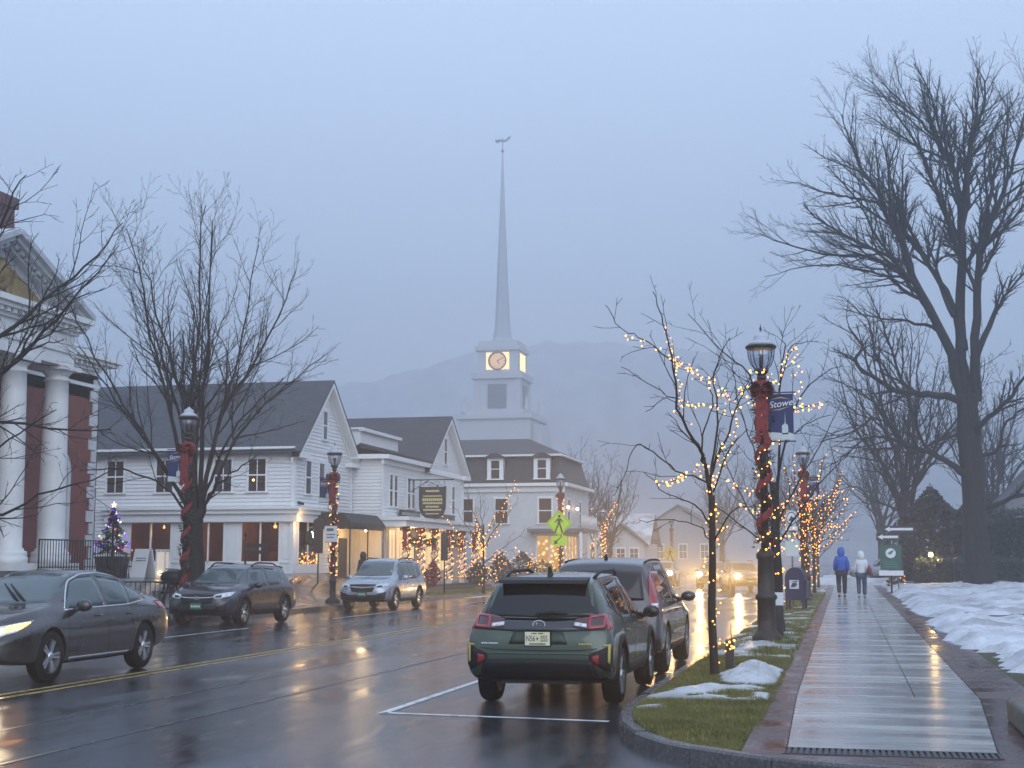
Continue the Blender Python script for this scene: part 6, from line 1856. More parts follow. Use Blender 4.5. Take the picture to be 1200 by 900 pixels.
PS = paint('car_paint_graphite', (.018,.019,.023), .3)
c = Car(root, SEDAN, PS, (-1.42, 1.41), .375, 1.59)
c.wheel(.335, .215, 5, RIMM, SILV, steer=R(-3))
glasshouse(c, [([(-1.46,1.15),(-1.16,1.29)], [(-1.62,1.03),(-1.0,.965)]), ([(-1.08,1.30),(-.26,1.37)], [(-.94,.96),(-.28,.95)]), ([(-.18,1.37),(.18,1.35),(.40,1.29)], [(-.20,.95),(.5,.935),(.92,.93)])],
    ([(-.55,1.375),(0,1.41),(.55,1.375)], [(-.74,1.02),(0,.995),(.74,1.02)]), ([(-.54,1.33),(0,1.355),(.54,1.33)], [(-.70,1.07),(0,1.075),(.70,1.07)]), CARGLT)
g = MB()
for v in 'RL': c.line(v, [(-1.66,1.01),(-1.40,1.19),(-1.0,1.345),(-.4,1.40),(.1,1.385),(.45,1.295),(.96,.93)], .022, CHROME, mb=g, off=.006, n=30)
for v in 'RL': c.line(v, [(.98,.915),(.3,.93),(-.9,.945),(-1.6,1.0)], .018, CHROME, mb=g, off=.006, n=24)
g.build('window_chrome', CHROME, root)
seams(c, (-.22, .96), .30, .93); g = MB()
for v in 'RL': c.line(v, [(-1.02,.60),(-.96,.78),(-1.02,.95)], .01, SEAM, mb=g)
g.build('door_gaps', SEAM, root)
handles(c, (-.88, .10), .82, PS); c.mirror_pair(.70, .94, .87, PS)
for v in 'RL':
    c.patch(v, [(-.95,.30),(.95,.30)], [(-.95,.255),(.95,.255)], CHROME, 'sill_trim', off=.012, nu=16, nv=2)
    c.patch(v, [(-1.88,.97),(-2.26,.97)], [(-1.95,.86),(-2.32,.84)], TAILR, 'tail_light', off=.012, nu=10, nv=4)
GLOWW = emis('headlight_white', (1,.86,.62), 22); GLOWA = emis('headlight_amber', (1,.42,.08), 7)
for sx in (1, -1):
    F = lambda pts: pts if sx > 0 else mirror_pts(pts)
    hl = c.patch('front', F([(.44,.70),(.62,.745),(.80,.80)]), F([(.46,.60),(.62,.60),(.80,.67)]), LENSW, 'headlight', off=.012, nu=12, nv=5)
    c.patch('front', F([(.53,.69),(.64,.71)]), F([(.53,.625),(.64,.63)]), GLOWW, 'lit_lens', off=.02, nu=5, nv=3, parent=hl)
    c.patch('front', F([(.66,.735),(.80,.775)]), F([(.66,.655),(.80,.70)]), GLOWA, 'amber_lens', off=.019, nu=5, nv=3, parent=hl)
    c.patch('front', F([(.44,.68),(.515,.69)]), F([(.46,.625),(.515,.625)]), GLOWA, 'amber_lens', off=.019, nu=4, nv=3, parent=hl)
    c.patch('front', F([(.50,.50),(.70,.52)]), F([(.52,.33),(.68,.36)]), PLAST, 'fog_lamp_trim', off=.012, nu=8, nv=4)
c.patch('front', [(-.42,.68),(0,.69),(.42,.68)], [(-.44,.62),(0,.615),(.44,.62)], PLAST, 'upper_grille', off=.010, nu=14, nv=2)
c.patch('front', [(-.48,.55),(0,.56),(.48,.55)], [(-.62,.32),(0,.30),(.62,.32)], PLAST, 'lower_grille', off=.010, nu=14, nv=4)
for s_ in (-1, 1):
    pA, n_ = c.hit('front', s_*.05-.25, 1.03); pB, n_ = c.hit('front', s_*.05+.24, 1.25)
    g = MB(); g.tube([pA+Vector((0,.02,.01)), (pA+pB)/2+Vector((0,.04,.02)), pB+Vector((0,.02,.01))], [.018,.016,.009], 5); g.build('wiper', PLAST, root)
def spot(par, loc, energy, size, col=(1,.74,.42), tilt=84, rad=.07):
    l = bpy.data.lights.new('headlight_beam', 'SPOT'); l.energy = energy; l.color = col; l.spot_size = R(size); l.spot_blend = .6; l.shadow_soft_size = rad
    o = bpy.data.objects.new('headlight_beam', l); COL.objects.link(o); o.parent = par; o.location = loc; o.rotation_euler = (R(tilt), 0, 0)
    return o
for x in (-.6, .6): spot(root, (x, 2.52, .66), 160, 95)

# oncoming cars far down the road, lamps on
GLOWF = emis('far_headlight', (1,.74,.38), 90)
def far_car(loc, rz, label, col, e=900, kind='forester'):
    r_, c_ = suv(loc, rz, label, col, kind, 'moving_car', 'cars coming up the street with lit headlights', H=1.62)
    for sx in (-1, 1):
        p, n_ = c_.hit('front', sx*.64, .80)
        g = MB(); g.ball((sx*.64, p.y+.0, .81), .18, 10, (1,.5,.9)); g.build('lit_lens', GLOWF, r_)
        spot(r_, (sx*.64, p.y+.16, .81), e*1.3, 36, (1,.55,.15), 90)
        b_ = spot(r_, (sx*.64, p.y+.17, .81), e*22, 9, (1,.55,.15), 90); b_.rotation_euler = (R(90.5), 0, math.pi-math.atan2(loc[0], loc[1])*.5-rz); b_.data.spot_blend = 1.0
    return r_
far_car((-7.95, 89, 0), R(181), 'oncoming dark car with the widest pair of glaring headlights', ('far_dark', (.03,.03,.035)), 1100)
far_car((-5.6, 80, 0), R(196), 'oncoming car turning in with slanted glaring headlights right of the others', ('far_blue', (.03,.035,.05)), 1100)
far_car((-12.2, 99, 0), R(180), 'pale oncoming car partly hidden behind the grey parked car', ('far_white', (.20,.21,.22)), 260)
suv((2.6, 90, .35), R(88), 'snow dusted pale car parked across the end of the sidewalk', ('snowy', (.26,.28,.32)), 'van', 'parked_car', H=1.5)
# ------------------------------------------------------------- people
def skin(name, verts, edges, radii, m, parent, sub=2, root_i=0):
    me = bpy.data.meshes.new(name); me.from_pydata([tuple(v) for v in verts], edges, [])
    o = bpy.data.objects.new(name, me); COL.objects.link(o)
    bm = bmesh.new(); bm.from_mesh(me); lay = bm.verts.layers.skin.verify(); bm.verts.ensure_lookup_table()
    for i, v in enumerate(bm.verts):
        r = radii[i]; v[lay].radius = (r, r) if not isinstance(r, tuple) else r; v[lay].use_root = (i == root_i)
    bm.to_mesh(me); bm.free()
    md = o.modifiers.new('s', 'SKIN'); md.use_smooth_shade = True
    m2 = o.modifiers.new('u', 'SUBSURF'); m2.levels = sub; m2.render_levels = sub
    dg = bpy.context.evaluated_depsgraph_get(); dg.update()
    nm = bpy.data.meshes.new_from_object(o.evaluated_get(dg)); bpy.data.objects.remove(o)
    nm.materials.clear(); nm.materials.append(m); nm.polygons.foreach_set('use_smooth', [True]*len(nm.polygons))
    ob = bpy.data.objects.new(name, nm); COL.objects.link(ob); ob.parent = parent
    return ob
SKINM = mat('skin', (.45,.28,.22), .5)

def person(loc, rz, label, H, jacket, trousers, shoe, hood=True, stride=.16, arm='down', bag=None):
    """walks towards +y; loc is on the ground between the feet"""
    root = thing('person', label, 'person', loc, rz)
    k = H/1.75
    def S(*a): return [Vector(p)*k for p in a]
    hip, chest, neck = (0,0,.95), (0,.01,1.32), (0,.0,1.47)
    # the whole body
    vs = [hip,(0,.01,1.12),chest,neck,(0,.02,1.60),(0,.015,1.70),
          (.10,0,.92),(.105,.06+stride*.3,.50),(.10,stride*.9,.09),(.10,stride*.9+.13,.04),
          (-.10,0,.92),(-.105,.10-stride*.35,.52),(-.10,-stride*1.3,.13),(-.10,-stride*1.1+.05,.05),
          (.17,.0,1.41),(.215,-.03,1.14),(.215,.06,.92),(.21,.09,.83),(-.17,.0,1.41),(-.215,.0,1.14),(-.215,.10,.93),(-.21,.13,.84)]
    es = [(0,1),(1,2),(2,3),(3,4),(4,5),(0,6),(6,7),(7,8),(8,9),(0,10),(10,11),(11,12),(12,13),(2,14),(14,15),(15,16),(16,17),(2,18),(18,19),(19,20),(20,21)]
    rd = [.12,.12,.13,.055,.09,.075,.085,.058,.04,.035,.085,.058,.04,.035,.055,.042,.033,.038,.055,.042,.033,.038]
    skin('body', S(*vs), es, [r*k for r in rd], SKINM, root)
    # face
    f = MB()
    f.ball((0,.115*k,1.615*k), .018*k, 6); 
    f.build('nose', SKINM, root)
    # trousers
    vs = [hip,(.10,0,.88),(.105,.06+stride*.3,.50),(.10,stride*.9,.12),(-.10,0,.88),(-.105,.10-stride*.35,.52),(-.10,-stride*1.3,.16)]
    skin('trousers', S(*vs), [(0,1),(1,2),(2,3),(0,4),(4,5),(5,6)], [r*k for r in (.16,.118,.088,.074,.118,.088,.074)], trousers, root)
    for (a, b_) in (((.10,stride*.9-.03,.06),(.10,stride*.9+.17,.045)),((-.10,-stride*1.3-.01,.10),(-.10,-stride*1.1+.09,.035))):
        skin('shoe', S(a, ((a[0]+b_[0])/2,(a[1]+b_[1])/2,(a[2]+b_[2])/2), b_), [(0,1),(1,2)], [.058*k,.055*k,.045*k], shoe, root, 1)
    # jacket with sleeves
    vs = [(0,-.005,.90),(0,0,1.02),(0,.0,1.22),(0,0,1.36),(0,.0,1.46),(.16,-.0,1.39),(.225,-.03,1.15),(.225,.05,.93),(-.16,.0,1.39),(-.225,.0,1.15),(-.225,.09,.94)]
    rr_ = [.19,.185,.185,.175,.09,.088,.075,.06,.088,.075,.06]
    j = skin('jacket', S(*vs), [(0,1),(1,2),(2,3),(3,4),(3,5),(5,6),(6,7),(3,8),(8,9),(9,10)], [(r*k, r*k*.80) if i < 4 else r*k for i, r in enumerate(rr_)], jacket, root)
    for sx, y in ((1,.10),(-1,.14)):
        g = MB(); b0 = Vector((sx*.222, y-.03, .88))*k
        g.ball(b0, .045*k, 8, (.7,1,1.1))
        for i in range(4): g.tube([b0+Vector((0,(-.02+.02*i)*k,-.02*k)), b0+Vector((0,(-.02+.022*i)*k,-.06*k)), b0+Vector((-sx*.015*k,(-.015+.02*i)*k,(-.10+.01*abs(i-1.5))*k))], [.011*k,.010*k,.007*k], 5)
        g.tube([b0+Vector((0,.03*k,.0)), b0+Vector((-sx*.02*k,.055*k,-.04*k))], [.012*k,.008*k], 5)
        g.build('hand', SKINM, root)
    if hood:
        g = MB(); c = Vector((0,-.012,1.60))*k; n = 14; rows = []
        for i in range(9):       # shell open at the face
            t = i/8*math.pi
            rows.append(g.add([c + Vector((.135*math.sin(t)**.75*math.cos(a), .145*math.sin(t)**.75*math.sin(a), .185*math.cos(t)))*k for a in [R(145)+R(250)*q/n for q in range(n+1)]]))
        for a, b_ in zip(rows, rows[1:]):
            for q in range(n): g.face((a+q, a+q+1, b_+q+1, b_+q), True)
        o = g.build('hood', jacket, root)
        md = o.modifiers.new('t', 'SOLIDIFY'); md.thickness = .025
    if bag:
        g = MB(); c = Vector((.30,-.10,1.05))*k
        g.ball(c, .17*k, 12, (.55,.8,1.05)); g.tube([c+Vector((0,0,.15))*k, Vector((.20,-.02,1.36))*k, Vector((.16,.02,1.44))*k], .016*k, 5)
        bo = g.build('shoulder_bag', bag, None)
        bo.matrix_world = Matrix.Translation(loc) @ Matrix.Rotation(rz, 4, 'Z')
        tag(bo, 'dark red bag hanging at the side of the walker in white', 'bag')
    return root
NAVYT = mat('trousers_navy', (.008,.011,.026), .7); SHOE = mat('shoe_dark', (.02,.02,.024), .6)
QB = mat('jacket_blue', (.002,.085,.42), .55, var=.15, scale=9); QW = mat('jacket_white', (.62,.63,.64), .55, var=.10, scale=14, bump=.4)
person((-.13, 53.6, zr(53.6)), R(2), 'person in a bright blue hooded jacket and dark trousers walking away', 1.80, QB, NAVYT, SHOE, stride=.17)
person((.56, 52.6, zr(52.6)), R(-3), 'person in a white quilted hooded jacket and jeans carrying a red bag', 1.66, QW, mat('jeans_blue', (.025,.05,.10), .7), mat('shoe_grey', (.12,.14,.15), .6), stride=.10, bag=mat('bag_red', (.16,.012,.03), .5))
person((-19.4, 56.2, .25), R(70), 'person in a black hooded coat standing behind the silver car', 1.74, mat('coat_black', (.012,.012,.014), .7), SHOE, SHOE, stride=.04)
# ------------------------------------------------------------- signs and small things
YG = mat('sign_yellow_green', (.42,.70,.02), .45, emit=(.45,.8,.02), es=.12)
YW = mat('sign_yellow', (.75,.48,.03), .45)
SW = mat('sign_white', (.70,.71,.72), .5); SD = mat('sign_dark', (.018,.020,.022), .5); STEEL = mat('galvanised', (.20,.21,.22), .5, metal=.6)
def walker(mb, cx, cz, s, y0, y1):
    """the walking figure of the crossing sign"""
    def P(pts): mb.prism([(cx+x*s, cz+z*s) for x, z in pts], y0, y1, 'y')
    k = 10
    P([(.02+.085*math.cos(2*math.pi*i/k), .42+.085*math.sin(2*math.pi*i/k)) for i in range(k)])
    P([(-.10,.30),(.10,.31),(.09,-.02),(-.08,-.02)])
    P([(-.08,-.02),(.03,-.02),(-.10,-.28),(-.17,-.50),(-.27,-.50),(-.19,-.25)]); P([(.0,-.02),(.09,-.02),(.16,-.22),(.24,-.50),(.14,-.50),(.06,-.22)])
    P([(-.10,.30),(-.10,.20),(-.22,.05),(-.27,.08)]); P([(.10,.31),(.09,.20),(.22,.06),(.26,.10)])
def diamond(loc, size, m, label, cat='road sign', name='crossing_sign', h=2.6, arrow=True, pole=True):
    root = thing(name, label, cat, loc)
    if pole:
        g = MB(); g.tube([(0,.04,0),(0,.04,h+size*.6)], .035, 6); g.build('post', STEEL, root)
    d = size*.72
    g = MB(); g.prism([(0,h-d),(d,h),(0,h+d),(-d,h)], -.012, .012, 'y'); pl = g.build('panel', m, root)
    g = MB(); e = d*.90; e2 = d*.86
    A = [(0,h-e),(e,h),(0,h+e),(-e,h)]; B = [(0,h-e2),(e2,h),(0,h+e2),(-e2,h)]
    for i in range(4):
        j = (i+1) % 4; g.prism([A[i],A[j],B[j],B[i]], -.016, -.012, 'y')
    walker(g, 0, h-.02, size*.95, -.018, -.0125); g.build('walking_figure', SD, pl)
    if arrow:
        z = h-d-size*.22
        g = MB(); g.box(-size*.42, -.012, z-size*.26, size*.42, .012, z+size*.26); a = g.build('arrow_plate', m, root)
        g = MB(); s = size*.3
        g.prism([(s*.75, z+s*.62),(s*.55,z+s*.75),(-s*.45,z-s*.2),(-s*.15,z-s*.45),(-s*.9,z-s*.65),(-s*.85,z+s*.15),(-s*.6,z-s*.02),(s*.45,z+s*.85)], -.018, -.0125, 'y')
        g.build('arrow', SD, a)
    return root
diamond((-15.75, 79.5, .2), 1.05, YG, 'bright yellow-green walking sign with arrow plate on the far lamp post', h=3.55, pole=False)
diamond((-16.3, 137, .2), 1.15, YW, 'amber diamond crossing sign small in the fog above the far cars', h=2.1)

# collection box
mb_ = thing('collection_box', 'dark blue rounded mail collection box on four legs on the verge', 'mailbox', (-1.36, 41.4, .245), R(-8))
MBL = mat('mail_blue', (.006,.010,.050), .4)
g = MB()
prof = [(-.27,.30),(.27,.30),(.27,.90)] + [(.27*math.cos(math.pi*i/12), .92+.30*math.sin(math.pi*i/12)) for i in range(13)] + [(-.27,.90)]
g.prism(prof, -.27, .27, 'y'); g.build('body', MBL, mb_)
g = MB(); g.prism([(.26,.36),(.42,.36),(.40,.30),(.26,.30)], -.24, .24, 'y'); g.prism([(.27,.86),(.33,.84),(.30,.40),(.27,.40)], -.2, .2, 'y'); g.build('chute', MBL, mb_)
for x in (-.23, .23):
    for y in (-.23, .23):
        g = MB(); g.box(x-.03, y-.03, 0, x+.03, y+.03, .31); g.build('leg', MBL, mb_)
g = MB(); g.box(-.14, -.282, .62, .12, -.270, .86); em = g.build('eagle_label', mat('label_pale', (.62,.64,.66), .5), mb_)
g = MB(); g.prism([(-.11,.66),(-.06,.78),(.09,.80),(.05,.75),(.10,.73),(.02,.70),(.06,.67)], -.285, -.2825, 'y'); g.prism([(-.12,.80),(.02,.84),(.10,.84),(.09,.82),(-.02,.80)], -.285, -.2825, 'y')
g.build('eagle_mark', MBL, em)

def pole_sign(loc, h, label, cat='road sign', name='road_sign', r=.028, m=STEEL):
    root = thing(name, label, cat, loc); g = MB(); g.tube([(0,.03,0),(0,.03,h)], r, 6); g.build('post', m, root); return root
# round white board seen from behind and plate below it
o = pole_sign((-1.56, 44.5, .27), 3.0, 'white scroll-topped sign with round emblem over a plain plate on one post', 'sign', 'town_sign')
g = MB(); k = 18
g.prism([(.18*math.cos(2*math.pi*i/k), 2.66+.25*math.sin(2*math.pi*i/k)) for i in range(k)], -.012, .012, 'y'); g.box(-.18,-.012,2.30,.18,.012,2.43); b_ = g.build('board', SW, o)
g = MB()
for i in range(k):
    a0, a1 = 2*math.pi*i/k, 2*math.pi*(i+1)/k
    g.prism([(.15*math.cos(a0),2.66+.21*math.sin(a0)),(.15*math.cos(a1),2.66+.21*math.sin(a1)),(.125*math.cos(a1),2.66+.18*math.sin(a1)),(.125*math.cos(a0),2.66+.18*math.sin(a0))], -.016, -.0125, 'y')
g.prism([(-.09,2.60),(.0,2.74),(.09,2.67),(.04,2.57)], -.016, -.0125, 'y'); g.build('emblem_print', SD, b_)
g = MB(); g.box(-.20,-.012,1.52,.20,.012,1.98); g.build('plate', mat('sign_pale_green', (.55,.60,.56), .5), o)
# green board with pale disc by the end of the fence and arrow boards above
o = pole_sign((1.82, 60, .33), 2.15, 'green information board with a white round emblem on a wooden frame', 'sign', 'information_sign', .04, DARKW)
g = MB(); g.box(-.42,-.02,.95,.42,.02,1.95); b_ = g.build('board', mat('sign_green_board', (.02,.085,.065), .5), o)
g = MB(); g.box(-.48,-.03,.72,.48,.03,.92); g.build('lower_board', SW, o)
g = MB(); k = 16; g.prism([(.20*math.cos(2*math.pi*i/k), 1.62+.20*math.sin(2*math.pi*i/k)) for i in range(k)], -.026, -.0205, 'y'); d_ = g.build('disc', SW, b_)
g = MB(); g.prism([(-.14,1.60),(.02,1.72),(.14,1.74),(.06,1.62),(-.02,1.56)], -.031, -.0265, 'y')
for i in range(3): g.box(-.30,-.026,1.05+.1*i,.30-.06*i,-.0205,1.10+.1*i)
g.build('emblem_print', mat('sign_green_print', (.05,.16,.12), .5), b_)
o = pole_sign((2.15, 61.5, .33), 3.0, 'post with two black and white one-way arrow boards over the fence', 'road sign', 'arrow_sign')
for z, x0, w_ in ((2.62, -.55, 1.25), (2.30, -.85, .95)):
    g = MB(); g.box(x0,-.01,z-.15,x0+w_,.01,z+.15); b_ = g.build('board', SD, o)
    g = MB(); g.prism([(x0+.06,z),(x0+.26,z+.11),(x0+.26,z+.05),(x0+w_-.06,z+.05),(x0+w_-.06,z-.05),(x0+.26,z-.05),(x0+.26,z-.11)], -.015, -.0105, 'y'); g.build('arrow', SW, b_)
# plate on the far lamp post
o = thing('parking_sign', 'small white notice plate strapped to the lamp post before the black awning', 'sign', (-17.9, 48.5, 1.9))
g = MB(); g.box(-.23,-.17,.42,.23,-.155,.98); b_ = g.build('panel', SW, o)
g = MB(); g.box(-.16,-.175,.80,.10,-.1705,.90); g.box(-.16,-.175,.66,.16,-.1705,.70); g.box(-.16,-.175,.56,.12,-.1705,.60); g.build('print', mat('print_grey', (.12,.14,.16), .5), b_)
g = MB(); g.box(-.23,-.15,.40,.23,-.13,1.0); g.tube([(0,-.15,.7),(0,0,.7)], .02, 4); g.build('bracket', STEEL, o)
# tall narrow dark boards on posts
def narrow(loc, h, w, bh, label, m):
    o = pole_sign(loc, h, label, 'sign', 'narrow_sign', .03, BLACK)
    g = MB(); g.box(-w/2,-.02,h-bh,w/2,.02,h); g.prism([(w/2*math.cos(math.pi*i/8), h+.12*math.sin(math.pi*i/8)) for i in range(9)], -.02, .02, 'y'); g.build('board', m, o)
    return o
narrow((-21.6, 56.8, .55), 2.75, .42, 1.35, 'tall brown narrow sign board at the corner of the inn', mat('board_brown', (.06,.035,.028), .6))
narrow((-17.35, 61.3, .15), 2.65, .32, 1.15, 'tall dark grey narrow sign board on a post in the far verge', mat('board_grey', (.035,.035,.042), .6))
o = thing('post_board', 'black post with a side arm board before the inn windows', 'sign', (-21.9, 50, .65)); g = MB(); g.tube([(0,0,0),(0,0,2.0)], .04, 6); g.tube([(0,0,1.9),(.0,0,2.06)], .06, 6); g.build('post', BLACK, o)
g = MB(); g.box(.06,-.02,1.25,.85,.02,1.38); g.box(.06,-.02,1.5,.85,.02,1.63); g.box(.0,-.015,1.3,.06,.015,1.33); g.build('arm_board', SD, o)
# hanging shop sign
o = thing('hanging_sign', 'black shield shaped shop sign with gold lettering hanging from an iron bracket', 'shop sign', (-20.4, 69.8, .4))
g = MB(); g.tube([(-1.4,0,5.35),(1.15,0,5.35)], .03, 5); g.tube([(-1.4,0,4.6),(-.2,0,5.33)], .02, 5); g.tube([(-1.25,.02,3.0),(-1.25,.02,5.5)], .035, 5)
for x in (-.62,.62): g.tube([(x,0,5.05),(x,0,5.35)], .012, 4)
for s_ in (-1,1):
    g.tube([(.15*s_+.25*s_*math.cos(t*.5)*(1-t/14), 0, 5.16+.10*math.sin(t*.5)*(1-t/14)) for t in range(13)], .014, 4)
g.build('bracket', BLACK, o)
shield = [(-.72,5.02),(-.50,4.99),(.50,4.99),(.72,5.02),(.70,3.90),(.60,3.62),(.40,3.44),(.14,3.34),(.05,3.22),(-.05,3.22),(-.14,3.34),(-.40,3.44),(-.60,3.62),(-.70,3.90)]
g = MB(); g.prism(shield, -.045, .045, 'y'); b_ = g.build('board', mat('sign_black_green', (.012,.016,.015), .45), o)
g = MB(); rr = random.Random(12)
for z, h_, w_ in ((4.78,.10,.34),(4.52,.07,.48),(4.34,.15,.52),(4.16,.10,.5),(3.98,.09,.34),(3.82,.09,.46),(3.62,.06,.34)):
    x = -w_
    while x < w_:
        l = h_*rr.uniform(.4,.75); g.box(x,-.052,z-h_/2,x+l,-.0455,z+h_/2*rr.uniform(.75,1)); x += l+h_*.22
g.build('lettering', mat('gold_letters', (.62,.52,.26), .4, emit=(1,.8,.4), es=.10), b_)
g = MB()
for x, z, r_ in ((-.5,5.09,.07),(-.2,5.10,.06),(.1,5.12,.08),(.45,5.09,.07)): g.ball((x,0,z), r_, 7, (1.5,.8,.7))
g.build('snow_cap', SNOW, o)

# garlands on the shop porch posts
for i, (y, lb) in enumerate([(65.9,'first'),(68.4,'second'),(70.9,'third'),(73.6,'fourth'),(76.3,'fifth'),(79.1,'sixth')]):
    o = garland((-20.57, y, .45), f'bow topped garland on the {lb} shop porch post counted from the awning', .2, 2.75, 2.72, seed=20+i, r=.15, ribw=.08)
    post_lights((-20.57, y, .45), f'warm lights on the {lb} shop porch post counted from the awning', .2, 2.8, .19, .15, .03, 30+i)
def swag(loc, L, label, llabel, seed):
    root = thing('swag_garland', label, 'garland', loc); rr = random.Random(seed); g = MB(); path = []
    for i in range(25):
        t = i/24; path.append(Vector((0, L*t, -.42*math.sin(math.pi*t))))
    for p in path:
        for q in range(26):
            c = p+Vector((rr.gauss(0,.07), rr.gauss(0,.05), rr.gauss(0,.08))); d1 = Vector((rr.gauss(0,1),rr.gauss(0,1),rr.gauss(0,1))).normalized()*.09; d2 = d1.orthogonal().normalized()*.03
            g.poly(c-d2, c+d1, c+d2)
    g.build('greenery', GREENERY, root, fix=False)
    bulbs_on('swag_lights', llabel, [(path, [.08]*25)], loc, .09, .032, 'light strings on the porch garlands', seed=seed, wire=False)
swag((-20.57, 66.0, 2.95), 2.4, 'hanging greenery swag between the first two shop porch posts', 'warm lights in the first porch swag', 41)
swag((-20.57, 68.5, 2.95), 2.4, 'hanging greenery swag between the second and third shop porch posts', 'warm lights in the second porch swag', 42)
swag((-20.57, 73.7, 2.95), 2.6, 'hanging greenery swag between the fourth and fifth shop porch posts', 'warm lights in the third porch swag', 43)
shrub('potted_evergreen', 'lit evergreen with a red bow at the far end of the shop porch', (-19.2, 79.8, .35), .75, .7, 1.9, 900, LEAFD, 9, 51, 'warm light string on the evergreen at the end of the shop porch')
shrub('potted_evergreen', 'low lit evergreen left of the bowed one by the shop porch', (-19.6, 76.0, .4), .7, .6, 1.25, 700, LEAFD, 8, 52, 'warm light string on the low evergreen by the shop porch')
shrub('poinsettia', 'red leaved plant by the shop wall behind the silver car', (-20.1, 68.9, .45), .45, .45, 1.3, 420, mat('leaf_red', (.22,.02,.025), .5, var=.5), None, 53)
shrub('shrub', 'lit bush with warm twigs under the mansard window', (-17.6, 83.5, .4), 1.1, .6, 1.4, 500, mat('leaf_warm', (.10,.08,.04), .6, var=.4), 9, 54, 'warm light string on the bush under the mansard window')

# tree in a planter by the columned building
pt = thing('planter', 'square dark planter box at the corner of the columned building', 'planter', (-25.3, 46.2, 1.0))
g = MB(); g.prism([(-.36,0),(.36,0),(.44,.72),(-.44,.72)], -.40, .40, 'y'); g.box(-.47,-.44,.72,.47,.44,.80); g.build('box', mat('planter_wood', (.045,.042,.042), .6, var=.3), pt)
xt = thing('christmas_tree', 'small dark christmas tree with purple, green and white lights in the planter', 'christmas tree', (-25.3, 46.2, 1.8))
g = MB(); g.tube([(0,0,-.1),(0,0,1.7)], [.05,.015], 6); g.build('trunk', BARK, xt)
g = MB(); rr = random.Random(77)
for i in range(1700):
    z = .18+1.6*rr.random()**1.2; k = (1.80-z)/1.7*.72*(.8+.3*math.sin(z*14)); a = rr.random()*6.28; t = rr.uniform(.3,1.05)
    p = Vector((k*t*math.cos(a), k*t*math.sin(a), z-.12*t)); d1 = Vector((math.cos(a), math.sin(a), rr.gauss(-.1,.4))).normalized()*.11; d2 = d1.orthogonal().normalized()*.025
    g.poly(p-d2, p+d1, p+d2)
g.build('crown', NEEDLE, xt, fix=False)
tl = thing('christmas_lights', 'coloured light string and star on the small christmas tree', 'string lights', (-25.3, 46.2, 1.8))
for nm, col, n, s_ in (('purple_bulbs',(.16,.03,1.0),30,2.6),('white_bulbs',(.9,.8,.85),12,2.0),('green_bulbs',(.05,.6,.12),8,1.2),('pink_bulbs',(1,.12,.6),7,2.4),('amber_bulbs',(1,.55,.2),8,2.2),('red_bulbs',(.9,.05,.05),6,1.6)):
    g = MB()
    for i in range(n):
        z = .15+1.5*rr.random()**1.2; k = (1.80-z)/1.7*.74; a = rr.random()*6.28; g.ball((k*math.cos(a), k*math.sin(a), z), rr.uniform(.022,.04), 6)
    o = g.build(nm, emis('xmas_'+nm, col, s_), tl); o['kind'] = 'stuff'
g = MB()
for i in range(5):
    a = i*2*math.pi/5+math.pi/2; b1 = a-.63; b2 = a+.63
    g.prism([(0,1.82),(.05*math.cos(b1),1.82+.05*math.sin(b1)),(.13*math.cos(a),1.82+.13*math.sin(a)),(.05*math.cos(b2),1.82+.05*math.sin(b2))], -.015, .015, 'y')
g.build('star', emis('star_glow', (1,.8,.6), 2.0), tl)

# boards, rail and tables on the inn forecourt
o = thing('sandwich_board', 'white folding sandwich board standing before the inn', 'sign', (-23.2, 44.5, .95), R(-12))
for s_ in (-1, 1):
    g = MB(); g.obox((0, s_*.2, .55), (.62, .03, 1.12), Matrix.Rotation(R(14)*s_, 3, 'X')); b_ = g.build('panel', SW, o)
    if s_ < 0:
        g = MB(); rr = random.Random(6)
        for z in (.78, .70): 
            x = -.18
            while x < .18: l = rr.uniform(.03,.07); g.obox((x+l/2, s_*.2-.02+(z-.55)*math.tan(R(14)), z), (l,.006,.04), Matrix.Rotation(R(14)*s_, 3, 'X')); x += l+.02
        g.build('lettering', mat('print_grey', (.12,.14,.16), .5), b_)
o = thing('lantern_box', 'white lit lantern box beside the sandwich board', 'lantern', (-22.7, 44.9, .98))
g = MB()
for x in (-.17,.15):
    for y in (-.17,.15): g.box(x,y,0,x+.04,y+.04,1.0)
g.box(-.19,-.19,1.0,.21,.21,1.05); g.box(-.19,-.19,0,.21,.21,.05); g.build('frame', SW, o)
g = MB(); g.box(-.14,-.14,.05,.15,.15,.98); g.build('glass', mat('frosted_lamp', (.6,.6,.58), .5, emit=(1,.72,.4), es=.35), o)
g = MB(); g.ball((0,-.16,.25), .08, 8); g.build('candle', emis('candle_glow', (1,.7,.32), 3.0), o)
def ptable(loc, rz, label):
    o = thing('picnic_table', label, 'table', loc, rz)
    g = MB()
    for i in range(6): g.box(-.9, -.40+i*.14, .72, .9, -.28+i*.14, .76)
    g.build('tabletop', BLACK, o)
    for s_ in (-1,1):
        g = MB(); g.box(-.9, s_*.70-.12, .43, .9, s_*.70-.01, .46); g.box(-.9, s_*.70+.01, .43, .9, s_*.70+.12, .46); g.build('bench', BLACK, o)
        for y in (-.5, .5):
            g = MB(); g.tube([(s_*.7, y*.3, .72), (s_*.7, y*1.4, 0)], .035, 5); g.build('leg', BLACK, o)
        g = MB(); g.tube([(s_*.7,-.7,.41),(s_*.7,.7,.41)], .03, 5); g.build('cross_bar', BLACK, o)
    return o
ptable((-21.0, 43.5, .5), R(8), 'black slatted picnic table left of the lamp with the unlit garland')
ptable((-19.9, 41.4, .25), R(-4), 'black slatted picnic table nearest the navy car')
o = thing('grill', 'round lidded black grill on the forecourt beside the lamp', 'grill', (-19.6, 39.6, .2))
